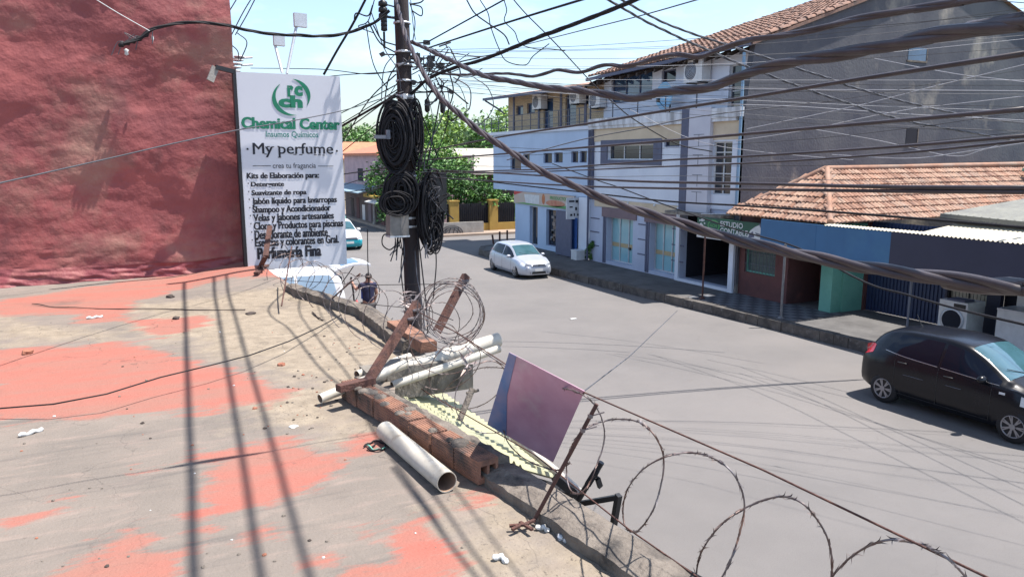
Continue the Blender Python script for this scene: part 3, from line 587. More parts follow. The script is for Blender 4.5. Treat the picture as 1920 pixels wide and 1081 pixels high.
m = MB(); m.tube([c + V(.14, 0, 0), c + V(.2, -.1, -.35), V(BX+.25, c.y-.1, 6.2)], .03, 6); m.tube([c + V(.02, .0, -.42), c + V(-.35, -.1, -.2)], .015, 5); m.obox(c + V(-.36, -.1, -.18), (.05, 0, 0), (0, .05, 0), (0, 0, .07)); m.build('mount', M['black_metal'], t)
# weed by the pier, white box, cafe bollards

# ------------------------------------------------------------------ low tiled house with shops on the right
H_ = thing('tiled_house', 'low house with hipped clay tile roof, blue board fascia and red shop front', 'building', (17.0, 17, KZ))
E0, E1 = 14.75, 18.75; EX = 17.0; AP = V(18.95, 16.7, 4.42); RE = V(31, 16.7, 4.5)
m = MB()
m.add([(EX, E0, 3.0), (EX, E1, 2.98), AP, RE, (31, E0-.1, 3.05), (31, E1, 3.0)], [(0, 2, 1), (0, 4, 3, 2), (1, 2, 3, 5)]); rf = bpart(m, 'roof', M['tile'], H_)
random.seed(8); m = MB()
du = V(0, E1-E0, 0); dv = V(AP.x-EX, 0, 1.42)
tilefield(m, V(EX-.12, E0, 2.99), V(0, 4.0, 0), V(2.07, 0, 1.43), 26, 9, mi=(0, 0, 1, 2), clip=lambda c: (c.x-EX) < 1.95 - abs(c.y-16.75)*.98 + .22)
tilefield(m, V(EX, E0-.14, 2.99), V(13.5, 0, .04), V(0, 2.08, 1.42), 88, 9, mi=(0, 0, 1, 2), clip=lambda c: c.y-E0 < (c.x-EX) + .1)
m.tube([V(EX-.05, E0-.06, 3.06), AP + V(0, 0, .07)], .085, 10); m.tube([AP + V(0, 0, .07), RE + V(0, 0, .1)], .085, 10); m.tube([V(EX, E1, 3.04), AP + V(0, 0, .07)], .1, 10)
bpart(m, 'roof_tiles', [M['tile'], M['tile_pale'], M['tile_old']], rf)
FX = 17.0
m = MB(); m.box((FX-.28, 12.6, 2.12), (FX-.24, 17.05, 2.98)); m.box((FX-.262, 14.95, 2.121), (FX-.285, 14.97, 2.979)); bpart(m, 'fascia', M['blue_fascia'], H_, 'flat blue fascia board')
m = MB(); m.box((FX-.29, 5.5, 1.98), (FX-.25, 12.6, 2.99)); bpart(m, 'fascia', M['navy_fascia'], H_, 'very dark navy fascia board')
# walls under the fascia
RXW = 17.9
hwn = (P(1454, 490, x=RXW).y, P(1397, 480, x=RXW).y, 1.05, 2.1)
m = MB(); facade(m, RXW, 17.0, 19.55, .0, 3.0, [hwn], .12); m.quad((RXW, 17.0, 0), (RXW, 17.0, 3), (19.3, 17.0, 3), (19.3, 17.0, 0)); m.box((19.3, 15.3, 0), (19.45, 17.0, 2.95)); bpart(m, 'red_shop_wall', M['brick_red_wall'], H_)
w = window(H_, RXW, hwn, mat('curtained_glass', (.05, .1, .1), (.03, .06, .07), 5, .25), M['mint'], 1, 0, .05, label='barred window with pale green frame')
mm = MB()
for i in range(9): yy = hwn[0] + (hwn[1]-hwn[0])*(i+.5)/9; mm.tube([(RXW-.01, yy, hwn[2]), (RXW-.01, yy, hwn[3])], .009, 5)
for zz in (1.35, 1.7): mm.tube([(RXW-.01, hwn[0], zz), (RXW-.01, hwn[1], zz)], .009, 5)
mm.build('bars', M['rail'], w)
m = MB(); m.box((19.24, 16.05, .3), (19.29, 16.75, 2.15)); dd = bpart(m, 'door', M['gate_blue'], H_); mm = MB(); mm.box((19.2, 16.75, .3), (19.29, 16.84, 2.25)); mm.box((19.2, 15.96, .3), (19.29, 16.05, 2.25)); mm.box((19.2, 16.05, 2.15), (19.29, 16.75, 2.25)); mm.build('frame', M['mint'], dd)
m = MB(); m.box((18.05, 15.42, .2), (18.45, 15.85, 2.98)); m.box((18.452, 15.36, .2), (19.3, 15.5, 2.9)); bpart(m, 'green_pillar', M['mint'], H_)
gy1 = 15.34; gy0 = P(1768, 590, x=19.4).y
m = MB(); n = 44
for i in range(n):
    a = gy0 + (gy1-gy0)*i/n; b = gy0 + (gy1-gy0)*(i+1)/n; q = .03 if i % 2 else 0
    m.quad((19.4+q, a, .28), (19.4+q, b, .28), (19.4+q, b, 2.95), (19.4+q, a, 2.95)); m.quad((19.4, b, .28), (19.43, b, .28), (19.43, b, 2.95), (19.4, b, 2.95))
bpart(m, 'roller_shutter', M['gate_blue'], H_)
wy0, wy1 = P(1850, 560, x=19.4).y, P(1776, 550, x=19.4).y
m = MB(); facade(m, 19.4, 5.5, gy0, .0, 3.0, [(wy0, wy1, .95, 2.05), (7.0, wy0-.35, .3, 2.3)], .15); bpart(m, 'shop_wall', M['navy_fascia'], H_)
w = window(H_, 19.4, (wy0, wy1, .95, 2.05), mat('pale_blind', (.5, .46, .36), (.42, .39, .3), 4, .6), M['black_metal'], 2, 0, .03, label='barred window with pale blind')
mm = MB()
for i in range(11): yy = wy0 + (wy1-wy0)*(i+.5)/11; mm.tube([(19.39, yy, .95), (19.39, yy, 2.05)], .008, 5)
for zz in (1.3, 1.72): mm.tube([(19.385, wy0, zz), (19.385, wy1, zz)], .012, 5)
mm.build('bars', M['black_metal'], w)
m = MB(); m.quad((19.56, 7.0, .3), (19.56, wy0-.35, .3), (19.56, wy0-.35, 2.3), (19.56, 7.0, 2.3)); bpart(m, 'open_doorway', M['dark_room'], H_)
# awning sheets behind the fascia
def corr(mb, p00, p01, p10, n, amp=.02):
    """corrugated sheet; waves along p00->p01, runs p00->p10"""
    p00, p01, p10 = Vector(p00), Vector(p01), Vector(p10); e = p01-p00; r = p10-p00; nn = e.cross(r).normalized()
    mb.grid(lambda u, v: p00 + e*u + r*v + nn*(amp*sin(2*pi*n*u)), n*6, 2)
m = MB(); corr(m, (FX-.3, 4.5, 3.0), (FX-.3, 11.9, 3.0), (18.6, 4.5, 3.22), 70); bpart(m, 'awning_sheet', M['corr'], H_)
m = MB(); corr(m, (FX-.3, 11.9, 3.0), (FX-.3, 14.7, 2.98), (16.98, 11.9, 3.03), 26, .012); bpart(m, 'awning_sheet', M['corr'], H_)
m = MB(); corr(m, (18.0, 4.5, 3.2), (18.0, 12.2, 3.42), (24.5, 4.5, 3.75), 40, .02); bpart(m, 'upper_sheet', M['corr_grey'], H_)
m = MB(); m.bar((17.98, 4.5, 3.16), (17.98, 12.2, 3.38), .08, .1); bpart(m, 'sheet_edge', M['corr_grey'], H_)
# shop sign board ESTUDIO CONTABLE
sx = 17.15; a = P(1308, 405, x=sx); b = P(1459, 419, x=sx); y1, y0 = a.y, b.y; zt = 2.80; zb = 2.12
t = thing('shop_sign', 'green and white accounting office sign reading ESTUDIO CONTABLE', 'sign', (sx, (y0+y1)/2, zb))
m = MB(); m.box((sx, y0, zb+.12), (sx+.06, y1, zt)); m.build('panel', M['green_sign'], t)
m = MB(); m.box((sx-.004, y0+1.0, zb-.02), (sx+.06, y1, zb+.118)); m.build('lower_strip', M['plastic_white'], t)
def spy(px): return P(px, 425, x=sx).y
def sblob(name, pts, mm, dx=.006, par=t): q = MB(); q.prism([V(sx-dx, y, z) for y, z in pts], (.003, 0, 0)); return q.build(name, mm, par)
sblob('round_logo', ell(spy(1338), 2.55, .3, .2), M['lime'])
sblob('logo_ring', ell(spy(1338), 2.55, .25, .16), M['green_sign'], .0095)
text('logo_letters', 'HCH', V(sx-.011, spy(1331.5), 2.61), V(sx-.011, spy(1344.5), 2.5), (0, -1, 0), (0, 0, 1), M['lime'], t, .02)
for px, z, s_ in ((1316, 2.7, .06), (1312, 2.68, .035), (1319, 2.7, .04), (1314.5, 2.53, .08), (1321, 2.6, .035), (1321, 2.42, .045), (1309.5, 2.45, .03)): sblob('white_diamond', [(spy(px)-s_*1.4, z), (spy(px), z-s_), (spy(px)+s_*1.4, z), (spy(px), z+s_)], M['letter_white'])
text('lettering', 'ESTUDIO', V(sx-.008, spy(1351), 2.74), V(sx-.008, spy(1393.5), 2.56), (0, -1, 0), (0, 0, 1), M['letter_white'], t, .02)
text('lettering', 'CONTABLE', V(sx-.008, spy(1351), 2.52), V(sx-.008, spy(1403), 2.33), (0, -1, 0), (0, 0, 1), M['letter_white'], t, .02)
yc_ = spy(1436)
sblob('photo_patch', [(y0+.01, 2.26), (spy(1401), 2.26), (spy(1403), 2.4), (spy(1408), 2.55), (spy(1416), 2.67), (spy(1427), 2.77), (y0+.01, 2.79)], M['letter_white'])
sblob('photo_shapes', [(spy(1423), 2.78), (spy(1434), 2.79), (spy(1434), 2.6), (spy(1427), 2.64)], M['slate_trim'], .0095)
sblob('photo_shapes', [(spy(1404), 2.3), (spy(1416), 2.34), (spy(1412), 2.52), (spy(1406), 2.42)], M['slate_trim'], .0095)
sblob('photo_shapes', [(spy(1450), 2.45), (spy(1459), 2.44), (spy(1459), 2.76), (spy(1452), 2.6)], M['slate_trim'], .0095)
sblob('photo_shapes', [(spy(1416), 2.5), (spy(1438), 2.42), (spy(1448), 2.33), (spy(1420), 2.42)], M['rail'], .0095)
m = MB()
for k in range(9): yy = y1 - .35 - k*.24; m.box((sx-.009, yy-.09, zb+.025), (sx-.005, yy+.09, zb+.06)); m.box((sx-.009, yy-.1, zb+.075), (sx-.005, yy+.08, zb+.1))
m.build('small_print', M['green_sign'], t)
m = MB(); m.tube([(sx+.08, y1-.1, 2.9), (sx+.5, y1-2.6, 3.05)], .02, 6); m.box((sx+.06, y1-.6, 2.3), (17.85, y1-.55, 2.36)); m.box((sx+.06, y0+.5, 2.3), (17.85, y0+.55, 2.36)); m.build('bracket', M['alu'], t)

# posts on the pavement edge
def post(px0, x, ztop, name, label, col, r=.03):
    p = P(*px0, x=x); o = MB(); o.lathe([(r, KZ), (r, ztop)], 10, 0, (p.x, p.y, 0)); o.lathe([(.1, KZ), (.1, KZ+.03), (.05, KZ+.05), (.05, KZ+.08)], 10, 0, (p.x, p.y, 0)); return tag(o.build(name, col), label, 'post', 'thin steel posts along the pavement')
post((1317, 556), 16.15, 2.35, 'pavement_post', 'thin dark post in front of the open garage', M['rust'])
post((1464, 598), 16.15, 2.4, 'pavement_post', 'thin grey post with white foot on chequered paving', mat('grey_post', (.2, .2, .2), (.12, .11, .11), 6, .6), .035)
post((1703, 590), 17.0, 2.2, 'pavement_post', 'thin post before the dark blue shutter, behind the black car', M['rail'], .03)
for i, (px, py, lean) in enumerate(((927, 466, .12), (937, 459, 0), (951, 456, 0))):
    p = P(px, py, z=.0); o = MB(); o.tube([p + V(0, 0, -.05), p + V(-lean, 0, .75)], .055, 8)
    tag(o.build('bollard', M['rust']), ['rusty leaning bollard behind the silver white car, leftmost of three', 'rusty upright bollard behind the silver white car, middle of three', 'rusty upright bollard nearest the corner shop, farthest of three'][i], 'bollard', 'bollards at the street corner')
# washing machine, refrigerators
def washer(x, y, lab):
    t = thing('washing_machine', lab, 'washing machine', (x, y, KZ)); w, d, h = .74, .7, .98
    b = MB(); b.box((x-d/2, y-w/2, KZ+.03), (x+d/2, y+w/2, KZ+h)); b.build('body', M['plastic_white'], t)
    b = MB(); b.lathe([(.27, -.03), (.31, -.02), (.31, .0)], 24, 0, (x-d/2-.002, y, KZ+.5), 'x'); b.build('door_ring', M['alu'], t)
    b = MB(); b.lathe([(0, -.035), (.2, -.045), (.255, -.03)], 24, 0, (x-d/2-.003, y, KZ+.5), 'x'); b.build('door_glass', M['dark_room'], t)
    b = MB(); b.box((x-d/2-.012, y-w/2+.05, KZ+h-.16), (x-d/2-.001, y-.02, KZ+h-.05)); b.build('control_panel', M['black_metal'], t)
    b = MB(); b.box((x-d/2+.03, y-w/2+.1, KZ+h+.002), (x+.05, y+.2, KZ+h+.05)); b.build('tray_on_top', M['slate_trim'], t)
p = P(1793, 610, x=18.35); washer(18.5, p.y, 'white front-loading washing machine before the barred shop window')
p = P(1908, 620, x=18.4)
t = thing('chest_freezer', 'white top-loading appliance at the shop door beside the washing machine', 'appliance', (18.6, p.y, KZ))
m = MB(); m.box((18.2, p.y-.45, KZ+.02), (18.9, p.y+.4, KZ+.95)); m.build('body', M['plastic_white'], t); m = MB(); m.box((18.19, p.y-.46, KZ+.953), (18.9, p.y+.41, KZ+1.0)); m.build('lid', M['alu'], t)
m = MB(); m.box((18.85, p.y-.4, KZ+1.002), (18.9, p.y+.35, KZ+1.3)); m.build('back_panel', M['plastic_white'], t)
m = MB(); q = P(1083, 476, x=17.4); m.box((17.2, q.y-.25, KZ+.01), (17.65, q.y+.25, KZ+.4)); m.box((17.19, q.y-.26, KZ+.403), (17.66, q.y+.26, KZ+.45)); tag(m.build('foam_box', M['letter_white']), 'white foam box on the pavement by the corner pier', 'box')
# mint green wall far right, behind tiles
m = MB(); m.box((28, 12.3, 0), (34, 16.0, 4.35)); m.box((27.9, 12.2, 4.352), (34.1, 16.1, 4.45)); o = m.build('neighbour_house', M['mint']); tag(o, 'pale mint green house wall behind the tiled roof at the right edge', 'building')

# ------------------------------------------------------------------ foliage
def leaves(mb, blobs, n, size, seed, mi=(0, 1), hollow=.55):
    rd = random.Random(seed); tot = sum(b[3]*b[4]*b[5] for b in blobs)
    for (x, y, z, rx, ry, rz) in blobs:
        k = int(n * rx*ry*rz / tot); clumps = []
        for _ in range(max(8, k // 60)):
            while True:
                d = V(rd.uniform(-1, 1), rd.uniform(-1, 1), rd.uniform(-1, 1))
                if .05 < d.length <= 1: break
            d = d.normalized() * (hollow + (1-hollow)*rd.random()) * rd.uniform(.75, 1.12); clumps.append((V(x + d.x*rx, y + d.y*ry, z + d.z*rz), rd.uniform(.12, .26) * (rx*ry*rz)**(1/3), rd.choice(mi)))
        for i in range(k):
            c, r, m_ = clumps[i % len(clumps)]
            p = c + V(rd.gauss(0, r), rd.gauss(0, r), rd.gauss(0, r*.7)); s = size * rd.uniform(.6, 1.4)
            a = V(rd.gauss(0, 1), rd.gauss(0, 1), rd.gauss(0, .6)).normalized(); b = a.cross(V(rd.gauss(0, 1), rd.gauss(0, 1), rd.gauss(0, 1))).normalized()
            mm = m_ if rd.random() < .75 else rd.choice(mi)
            mb.add([p - a*s, p + b*s*.45, p + a*s, p - b*s*.45], [(0, 1, 2, 3)], mm)
def tree(name, label, base, trunk_top, blobs, n, size, seed, mats, group=None, r=.14, limbs=4):
    t = thing(name, label, 'tree' if 'tree' in name else 'shrub', base, 0, group)
    rd = random.Random(seed); m = MB(); b = Vector(base); tt = Vector(trunk_top)
    m.tube(spline([b, b.lerp(tt, .5) + V(rd.uniform(-.1, .1), rd.uniform(-.1, .1), 0), tt], 5), [r*(1.25 - .055*i) for i in range(11)], 8)
    for k in range(limbs):
        q = blobs[k % len(blobs)]; e = V(q[0], q[1], q[2]) + V(rd.uniform(-.4, .4)*q[3], 0, rd.uniform(-.1, .5)*q[5])
        s0 = b.lerp(tt, rd.uniform(.7, 1)); m.tube(spline([s0, s0.lerp(e, .5) + V(0, 0, .15), e], 4), [r*.6*(1-.09*i) for i in range(9)], 6)
    m.build('trunk', M['bark'], t)
    m = MB(); leaves(m, blobs, n, size, seed); m.build('crown', mats, t); return t
LG = [M['leaf'], M['leaf_lo']]; LH = [M['leaf_hi'], M['leaf']]; LF = [M['leaf_far'], M['leaf']]
def B6(px, py, y, rx, ry, rz): p = P(px, py, y=y); return (p.x, p.y, p.z, rx, ry, rz)
tree('bushy_tree', 'dense dark green tree spilling over the yellow garden wall', (19.0, 47.0, 0), (19.0, 47, 2.2), [B6(850, 345, 46.5, 1.7, 1.5, 1.2), B6(900, 362, 46, 1.7, 1.3, 1.0), B6(810, 325, 47.2, 1.6, 1.5, 1.4), B6(940, 380, 45.8, 1.5, 1.1, .8), B6(845, 385, 45.8, 1.9, .9, .9)], 9000, .12, 1, LG)
tree('creeper_shrub', 'olive and yellow-green shrub by the corner shop wall', (23.0, 46.2, 0), (23.0, 46.2, 1.6), [B6(965, 385, 46, .9, .8, .8), B6(955, 410, 45.6, .8, .6, .7), B6(930, 425, 45.8, .6, .5, .5)], 2200, .1, 2, [M['leaf_hi'], M['leaf_lo']], None, .07, 3)
tree('garden_tree', 'bright yellow-green tree just right of the cable pole', (18.3, 50, 0), (18.3, 50, 3.0), [B6(810, 300, 50, 1.7, 1.5, 1.5), B6(850, 315, 50, 1.5, 1.4, 1.2), B6(795, 250, 51, 1.2, 1.2, 1.5), B6(830, 335, 49.5, 1.8, 1.2, 1.2)], 6000, .14, 3, LH)
tree('street_tree', 'green tree at the left of the cable pole above the far shops', (15.6, 49, 0), (15.6, 49, 2.6), [B6(722, 340, 49, 1.2, 1.2, 1.2), B6(735, 300, 49, 1.0, 1, 1.2), B6(728, 385, 48.6, 1.1, 1.0, 1.1), B6(760, 345, 49, 1.2, 1, 1.8)], 5000, .12, 4, LG)
far = [((915, 258), 75, 3.2, 'light green tree rising behind the pale metal roof'), ((870, 245), 80, 3.4, 'tall light green tree behind the pole, above the pale roof'), ((945, 245), 90, 3.2, 'light green tree close to the brick end of the white building'), ((820, 235), 85, 3.0, 'hazy light tree just right of the cable spools'), ((660, 265), 110, 3.2, 'distant tree above orange roofs beside the sign'), ((690, 258), 120, 3.6, 'distant dark tree behind the pink house'), ((770, 270), 100, 3.5, 'distant tree hidden behind the cable pole'), ((895, 275), 70, 2.4, 'low tree right behind the ridge of the pale roof')]
for i, ((px, py), y, r_, lb) in enumerate(far):
    p = P(px, py, y=y)
    tree('background_tree', lb, (p.x, p.y, 0), (p.x, p.y, p.z - 1), [(p.x, p.y, p.z, r_, r_, r_*.75), (p.x + r_*.7, p.y, p.z - r_*.55, r_*.8, r_*.8, r_*.6), (p.x - r_*.7, p.y, p.z - r_*.6, r_*.8, r_*.8, r_*.6), (p.x, p.y, p.z - r_*1.2, r_*1.3, r_, r_*.8)], 3200, .3, 20 + i, LF if i > 3 else [M['leaf_hi'], M['leaf_far']], 'trees behind the houses', .2)
random.seed(2)
wd_ = MB(); bl = [(x, 160 + random.uniform(-8, 20), random.uniform(3, 6), 7, 6, 5) for x in range(-20, 150, 9)]; leaves(wd_, bl, 9000, .7, 5); tag(wd_.build('distant_wood', LF), 'far line of trees beyond the houses', 'trees', None, 'stuff')
m = MB(); p = P(1106, 488, z=KZ); leaves(m, [(p.x, p.y, KZ+.4, .16, .2, .4), (p.x, p.y-.1, KZ+.75, .1, .14, .3)], 420, .06, 9); tag(m.build('weed', LG), 'tall green weed at the foot of the white corner pier', 'plant')

# ------------------------------------------------------------------ garden wall and houses at the far corner
t = thing('garden_wall', 'yellow ochre garden wall with pillars and dark fence panels', 'wall', (20, 44.8, 0))
m = MB(); m.box((17.2, 44.6, .0), (30, 44.85, .62)); m.build('base_wall', M['yellow_wall'], t)
for px in (852, 925): q = P(px, 440, y=44.6).x; m = MB(); m.box((q-.3, 44.5, .0), (q+.3, 44.98, 2.05)); m.box((q-.34, 44.46, 2.052), (q+.34, 45.02, 2.13)); m.build('pillar', M['yellow_wall'], t)
m = MB()
for i in range(90): x = 17.2 + i*.14; m.box((x, 44.7, .62), (x+.03, 44.73, 1.95))
m.build('fence_bars', M['black_metal'], t); m = MB(); m.box((17.2, 44.76, .62), (22.0, 44.78, 1.9)); m.build('fence_backing', M['dark_room'], t)
t = thing('low_white_wall', 'low white wall with a scrawled black graffiti at the street corner', 'wall', (17, 43.6, 0))
q0, q1 = P(800, 440, y=43.6).x, P(907, 440, y=43.6).x
m = MB(); m.box((q0-1.5, 43.6, 0), (q1, 43.8, .82)); m.build('wall', M['old_white'], t)
m = MB(); c = P(847, 438, y=43.6)
for k in range(3): m.tube([(c.x + (.75-.17*k)*cos(a), 43.59, .14 + (.5-.12*k)*sin(a)) for a in [pi*i/12 for i in range(13)]], .022, 4)
for k in range(4): m.tube([(c.x-.5+k*.3, 43.59, .15), (c.x-.3+k*.25, 43.588, .5)], .02, 4)
m.build('graffiti', M['letter_black'], t)
t = thing('metal_roof_house', 'house with pale metal roof behind the garden trees', 'building', (24, 56, 0))
a = P(830, 285, y=56); b = P(926, 300, y=54)
m = MB(); m.add([(20, 52.5, 3.75), (27.5, 52.5, 3.75), (27.5, 59, 5.6), (20, 59, 5.6), (20, 52.5, 3.55), (27.5, 52.5, 3.55), (27.5, 59, 5.4), (20, 59, 5.4)], [(0, 1, 2, 3), (4, 7, 6, 5), (0, 4, 5, 1), (1, 5, 6, 2), (0, 3, 7, 4)]); m.build('roof', mat('pale_roof', (.42, .38, .32), (.34, .31, .26), 2, .6), t)
m = MB(); m.box((20.3, 53.2, 0), (27.2, 58.8, 3.6)); m.build('wall', M['stone_dark'], t)
SX = 14.9
t = thing('pink_house', 'pinkish two-storey house with orange roof down the street', 'building', (SX, 55, 0))
m = MB(); m.box((SX, 51.5, 0), (22, 62, 5.0)); m.build('wall', mat('pink_plaster', (.48, .34, .36), (.36, .26, .28), 1.2, .85), t)
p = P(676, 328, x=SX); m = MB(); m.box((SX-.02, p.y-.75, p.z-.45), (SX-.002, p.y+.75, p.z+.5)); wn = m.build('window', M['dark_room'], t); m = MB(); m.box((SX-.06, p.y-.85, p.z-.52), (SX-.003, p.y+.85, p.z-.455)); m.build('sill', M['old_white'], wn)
m = MB(); m.prism([(SX-.3, 51.3, 5.0), (SX-.3, 62.2, 5.0), (SX+3.5, 62.2, 5.9), (SX+3.5, 51.3, 5.9)], (0, 0, .15)); m.build('roof', mat('orange_roof', (.45, .17, .09), (.38, .14, .08), 2, .8), t)
t = thing('far_shop_row', 'row of dark open shop fronts with awnings down the street', 'building', (SX, 52, 0))
m = MB(); m.box((SX-.02, 47.5, 0), (SX+.25, 51.45, 2.9)); m.box((SX-.03, 51.5, 0.1), (SX-.01, 62, 2.7)); m.build('shop_front', mat('shop_dark', (.06, .045, .045), (.14, .09, .08), 1.3, .8), t)
m = MB(); m.prism([(SX-.02, 51.8, 2.75), (SX-.02, 61.5, 2.75), (SX-1.6, 61.5, 2.35), (SX-1.6, 51.8, 2.35)], (0, 0, .06)); m.build('awning', mat('pale_blue_awning', (.26, .36, .42), (.2, .29, .35), 1, .7), t, )
m = MB(); m.prism([(SX-.02, 48.6, 2.1), (SX-.02, 51.2, 2.1), (SX-1.3, 51.2, 1.8), (SX-1.3, 48.6, 1.8)], (0, 0, .05)); o = m.build('awning', M['plastic_white'], t); o['label'] = 'small white awning'
m = MB(); m.box((SX-.5, 51.6, 2.0), (SX-.42, 54.5, 2.3)); m.box((SX-.9, 50.2, 2.15), (SX-.3, 51.5, 2.22)); m.build('yellow_board', mat('yellow_board', (.5, .34, .05), (.3, .2, .04), 4, .6), t)
random.seed(6)
for k in range(7):
    y = 49 + k*1.7; m = MB(); m.box((SX-.06, y, .16), (SX-.035, y+.8, random.uniform(1.3, 2.0))); m.build('shop_goods', [M['alu'], M['brick_red_wall'], M['stone_dark'], M['mauve']][k % 4], t)
p = P(703, 420, z=.15); m = MB(); m.lathe([(.11, .1), (.1, 2.0)], 10, 0, (p.x, p.y, 0)); m.lathe([(.16, .1), (.16, .3)], 10, 0, (p.x, p.y, 0)); tag(m.build('white_post', M['old_white']), 'thick white post on the far pavement before the dark shops', 'post')
t = thing('orange_roof_house', 'house with orange tiled roof behind the pink house', 'building', (14, 80, 0))
m = MB(); m.box((8, 78, 0), (26, 90, 4.6)); m.build('wall', M['beige_wall'], t); m = MB(); m.prism([(7.5, 77.5, 4.6), (26.5, 77.5, 4.6), (26.5, 84, 6.4), (7.5, 84, 6.4)], (0, 0, .15)); m.build('roof', mat('orange_tiles', (.5, .2, .1), (.4, .15, .08), 2, .8), t)

# ------------------------------------------------------------------ cars
def pchip(pts):
    xs = [p[0] for p in pts]; ys = [p[1] for p in pts]; n = len(xs); h = [xs[i+1]-xs[i] for i in range(n-1)]; d = [(ys[i+1]-ys[i])/h[i] for i in range(n-1)]
    m = [d[0]] + [0 if d[i-1]*d[i] <= 0 else 2*d[i-1]*d[i]/(d[i-1]+d[i]) for i in range(1, n-1)] + [d[-1]]
    def f(x):
        if x <= xs[0]: return ys[0]
        if x >= xs[-1]: return ys[-1]
        i = max(k for k in range(n-1) if xs[k] <= x); t = (x-xs[i])/h[i]
        return ys[i]*(1+2*t)*(1-t)**2 + h[i]*m[i]*t*(1-t)**2 + ys[i+1]*t*t*(3-2*t) + h[i]*m[i+1]*t*t*(t-1)
    return f
def make_car(label, loc, rz, Q, group=None, cat='car'):
    """x forward, y left; origin on the ground midway between the axles"""
    root = thing(Q.get('name', 'parked_car'), label, cat, loc, rz, group)
    top, belt, wm, wb, wt, sill = [pchip(Q[k]) for k in ('top', 'belt', 'wmax', 'wbelt', 'wtop', 'sill')]
    xr, xf = Q['xr'], Q['xf']; ax_f, ax_r, R = Q['axf'], Q['axr'], Q['R']
    def sec(x):
        zt = top(x); crown = .035; b = min(belt(x), zt - .07); W, WB, WT = wm(x), wb(x), wt(x); s = sill(x); mid = s + (b-s)*.62
        WT = WT if zt - b > .12 else max(WT, WB - .09); g = max(0, zt - .085 - b)
        return [(0, zt), (WT*.45, zt-.008), (WT*.78, zt-.024), (WT*.94, zt-.045), (WT, zt-.075), (WT+(WB-WT)*.35+.012*min(1, g*3), zt-.085-g*.33), (WT+(WB-WT)*.72+.01*min(1, g*3), zt-.085-g*.7), (WB, b), (WB+(W-WB)*.5+.006, b-.05), (W, mid), (W+.002, (mid+s)*.5), (W-.02, s+.07), (W-.07, s), (W-.25, s-.015), (0, s-.015)]
    N = 76; xs = [xr + (xf-xr)*i/N for i in range(N+1)]; b = MB(); vs = []; K = 15; ring = 2*K - 2
    def put(x, k=1., dz=1.):
        h = sec(x); zc = (h[0][1] + h[-1][1])/2
        pts = [(y*k, zc+(z-zc)*dz) for y, z in h] + [(-y*k, zc+(z-zc)*dz) for y, z in h[-2:0:-1]]; return pts
    rows = [(xr-.05, put(xr, .8, .72)), (xr-.03, put(xr, .92, .9))] + [(x, put(x)) for x in xs] + [(xf+.035, put(xf, .93, .9)), (xf+.06, put(xf, .8, .7))]
    for x, pts in rows: vs += [V(x, y, z) for y, z in pts]
    fs = [(i*ring+k, i*ring+(k+1) % ring, (i+1)*ring+(k+1) % ring, (i+1)*ring+k) for i in range(len(rows)-1) for k in range(ring)]
    lower = Q.get('lower'); nf = len(fs); b.add(vs, fs, 0, True); b.add(vs[:ring], [tuple(reversed(range(ring)))], 0, True); b.add(vs[-ring:], [tuple(range(ring))], 0, True)
    if lower:
        for i, f in enumerate(b.f):
            if sum(b.v[j].z for j in f)/len(f) < lower: b.m[i] = 2
    body = b.build('body', [Q['paint'], M['trim_black'], Q.get('paint2', Q['paint'])], root, True)
    cut = MB()
    for ax in (ax_f, ax_r):
        for sg in (-1, 1):
            n = 28; yy = sg*.95; y2 = sg*(Q['w']-.30)
            prof = [V(ax + (R+.055)*cos(2*pi*k/n), 0, R + (R+.055)*sin(2*pi*k/n)) for k in range(n)]
            cut.prism([p + V(0, min(yy, y2), 0) for p in prof], (0, abs(yy-y2), 0), 1)
    cut.m = [1]*len(cut.f); co = cut.build('cutter', [M['trim_black'], M['trim_black']], None, True)
    bpy.context.view_layer.update(); co.matrix_world = Matrix.Identity(4); mw = body.matrix_parent_inverse.copy(); body.parent = None; body.matrix_world = Matrix.Identity(4)
    md = body.modifiers.new('b', 'BOOLEAN'); md.operation = 'DIFFERENCE'; md.object = co; md.solver = 'EXACT'
    dg = bpy.context.evaluated_depsgraph_get(); nm = bpy.data.meshes.new_from_object(body.evaluated_get(dg)); body.modifiers.clear(); body.data = nm; nm.name = 'body'; bpy.data.objects.remove(co)
    nm.set_sharp_from_angle(angle=radians(42)); body.parent = root; body.location = (0, 0, 0)
    def yat(x, z, o=.004):
        h = sec(x)[4:10]
        for (y0, z0), (y1, z1) in zip(h[:-1], h[1:]):
            if z0 >= z >= z1: return y0 + (y1-y0)*(z0-z)/max(1e-6, z0-z1) + o
        return (h[0][0] if z > h[0][1] else h[-1][0]) + o
    def ztop(x, fy):
        h = sec(x)[:5]; y = fy*h[-1][0]
        for (y0, z0), (y1, z1) in zip(h[:-1], h[1:]):
            if y0 <= abs(y) <= y1 + 1e-6: return y, z0 + (z1-z0)*(abs(y)-y0)/max(1e-6, y1-y0)
        return y, h[-1][1]
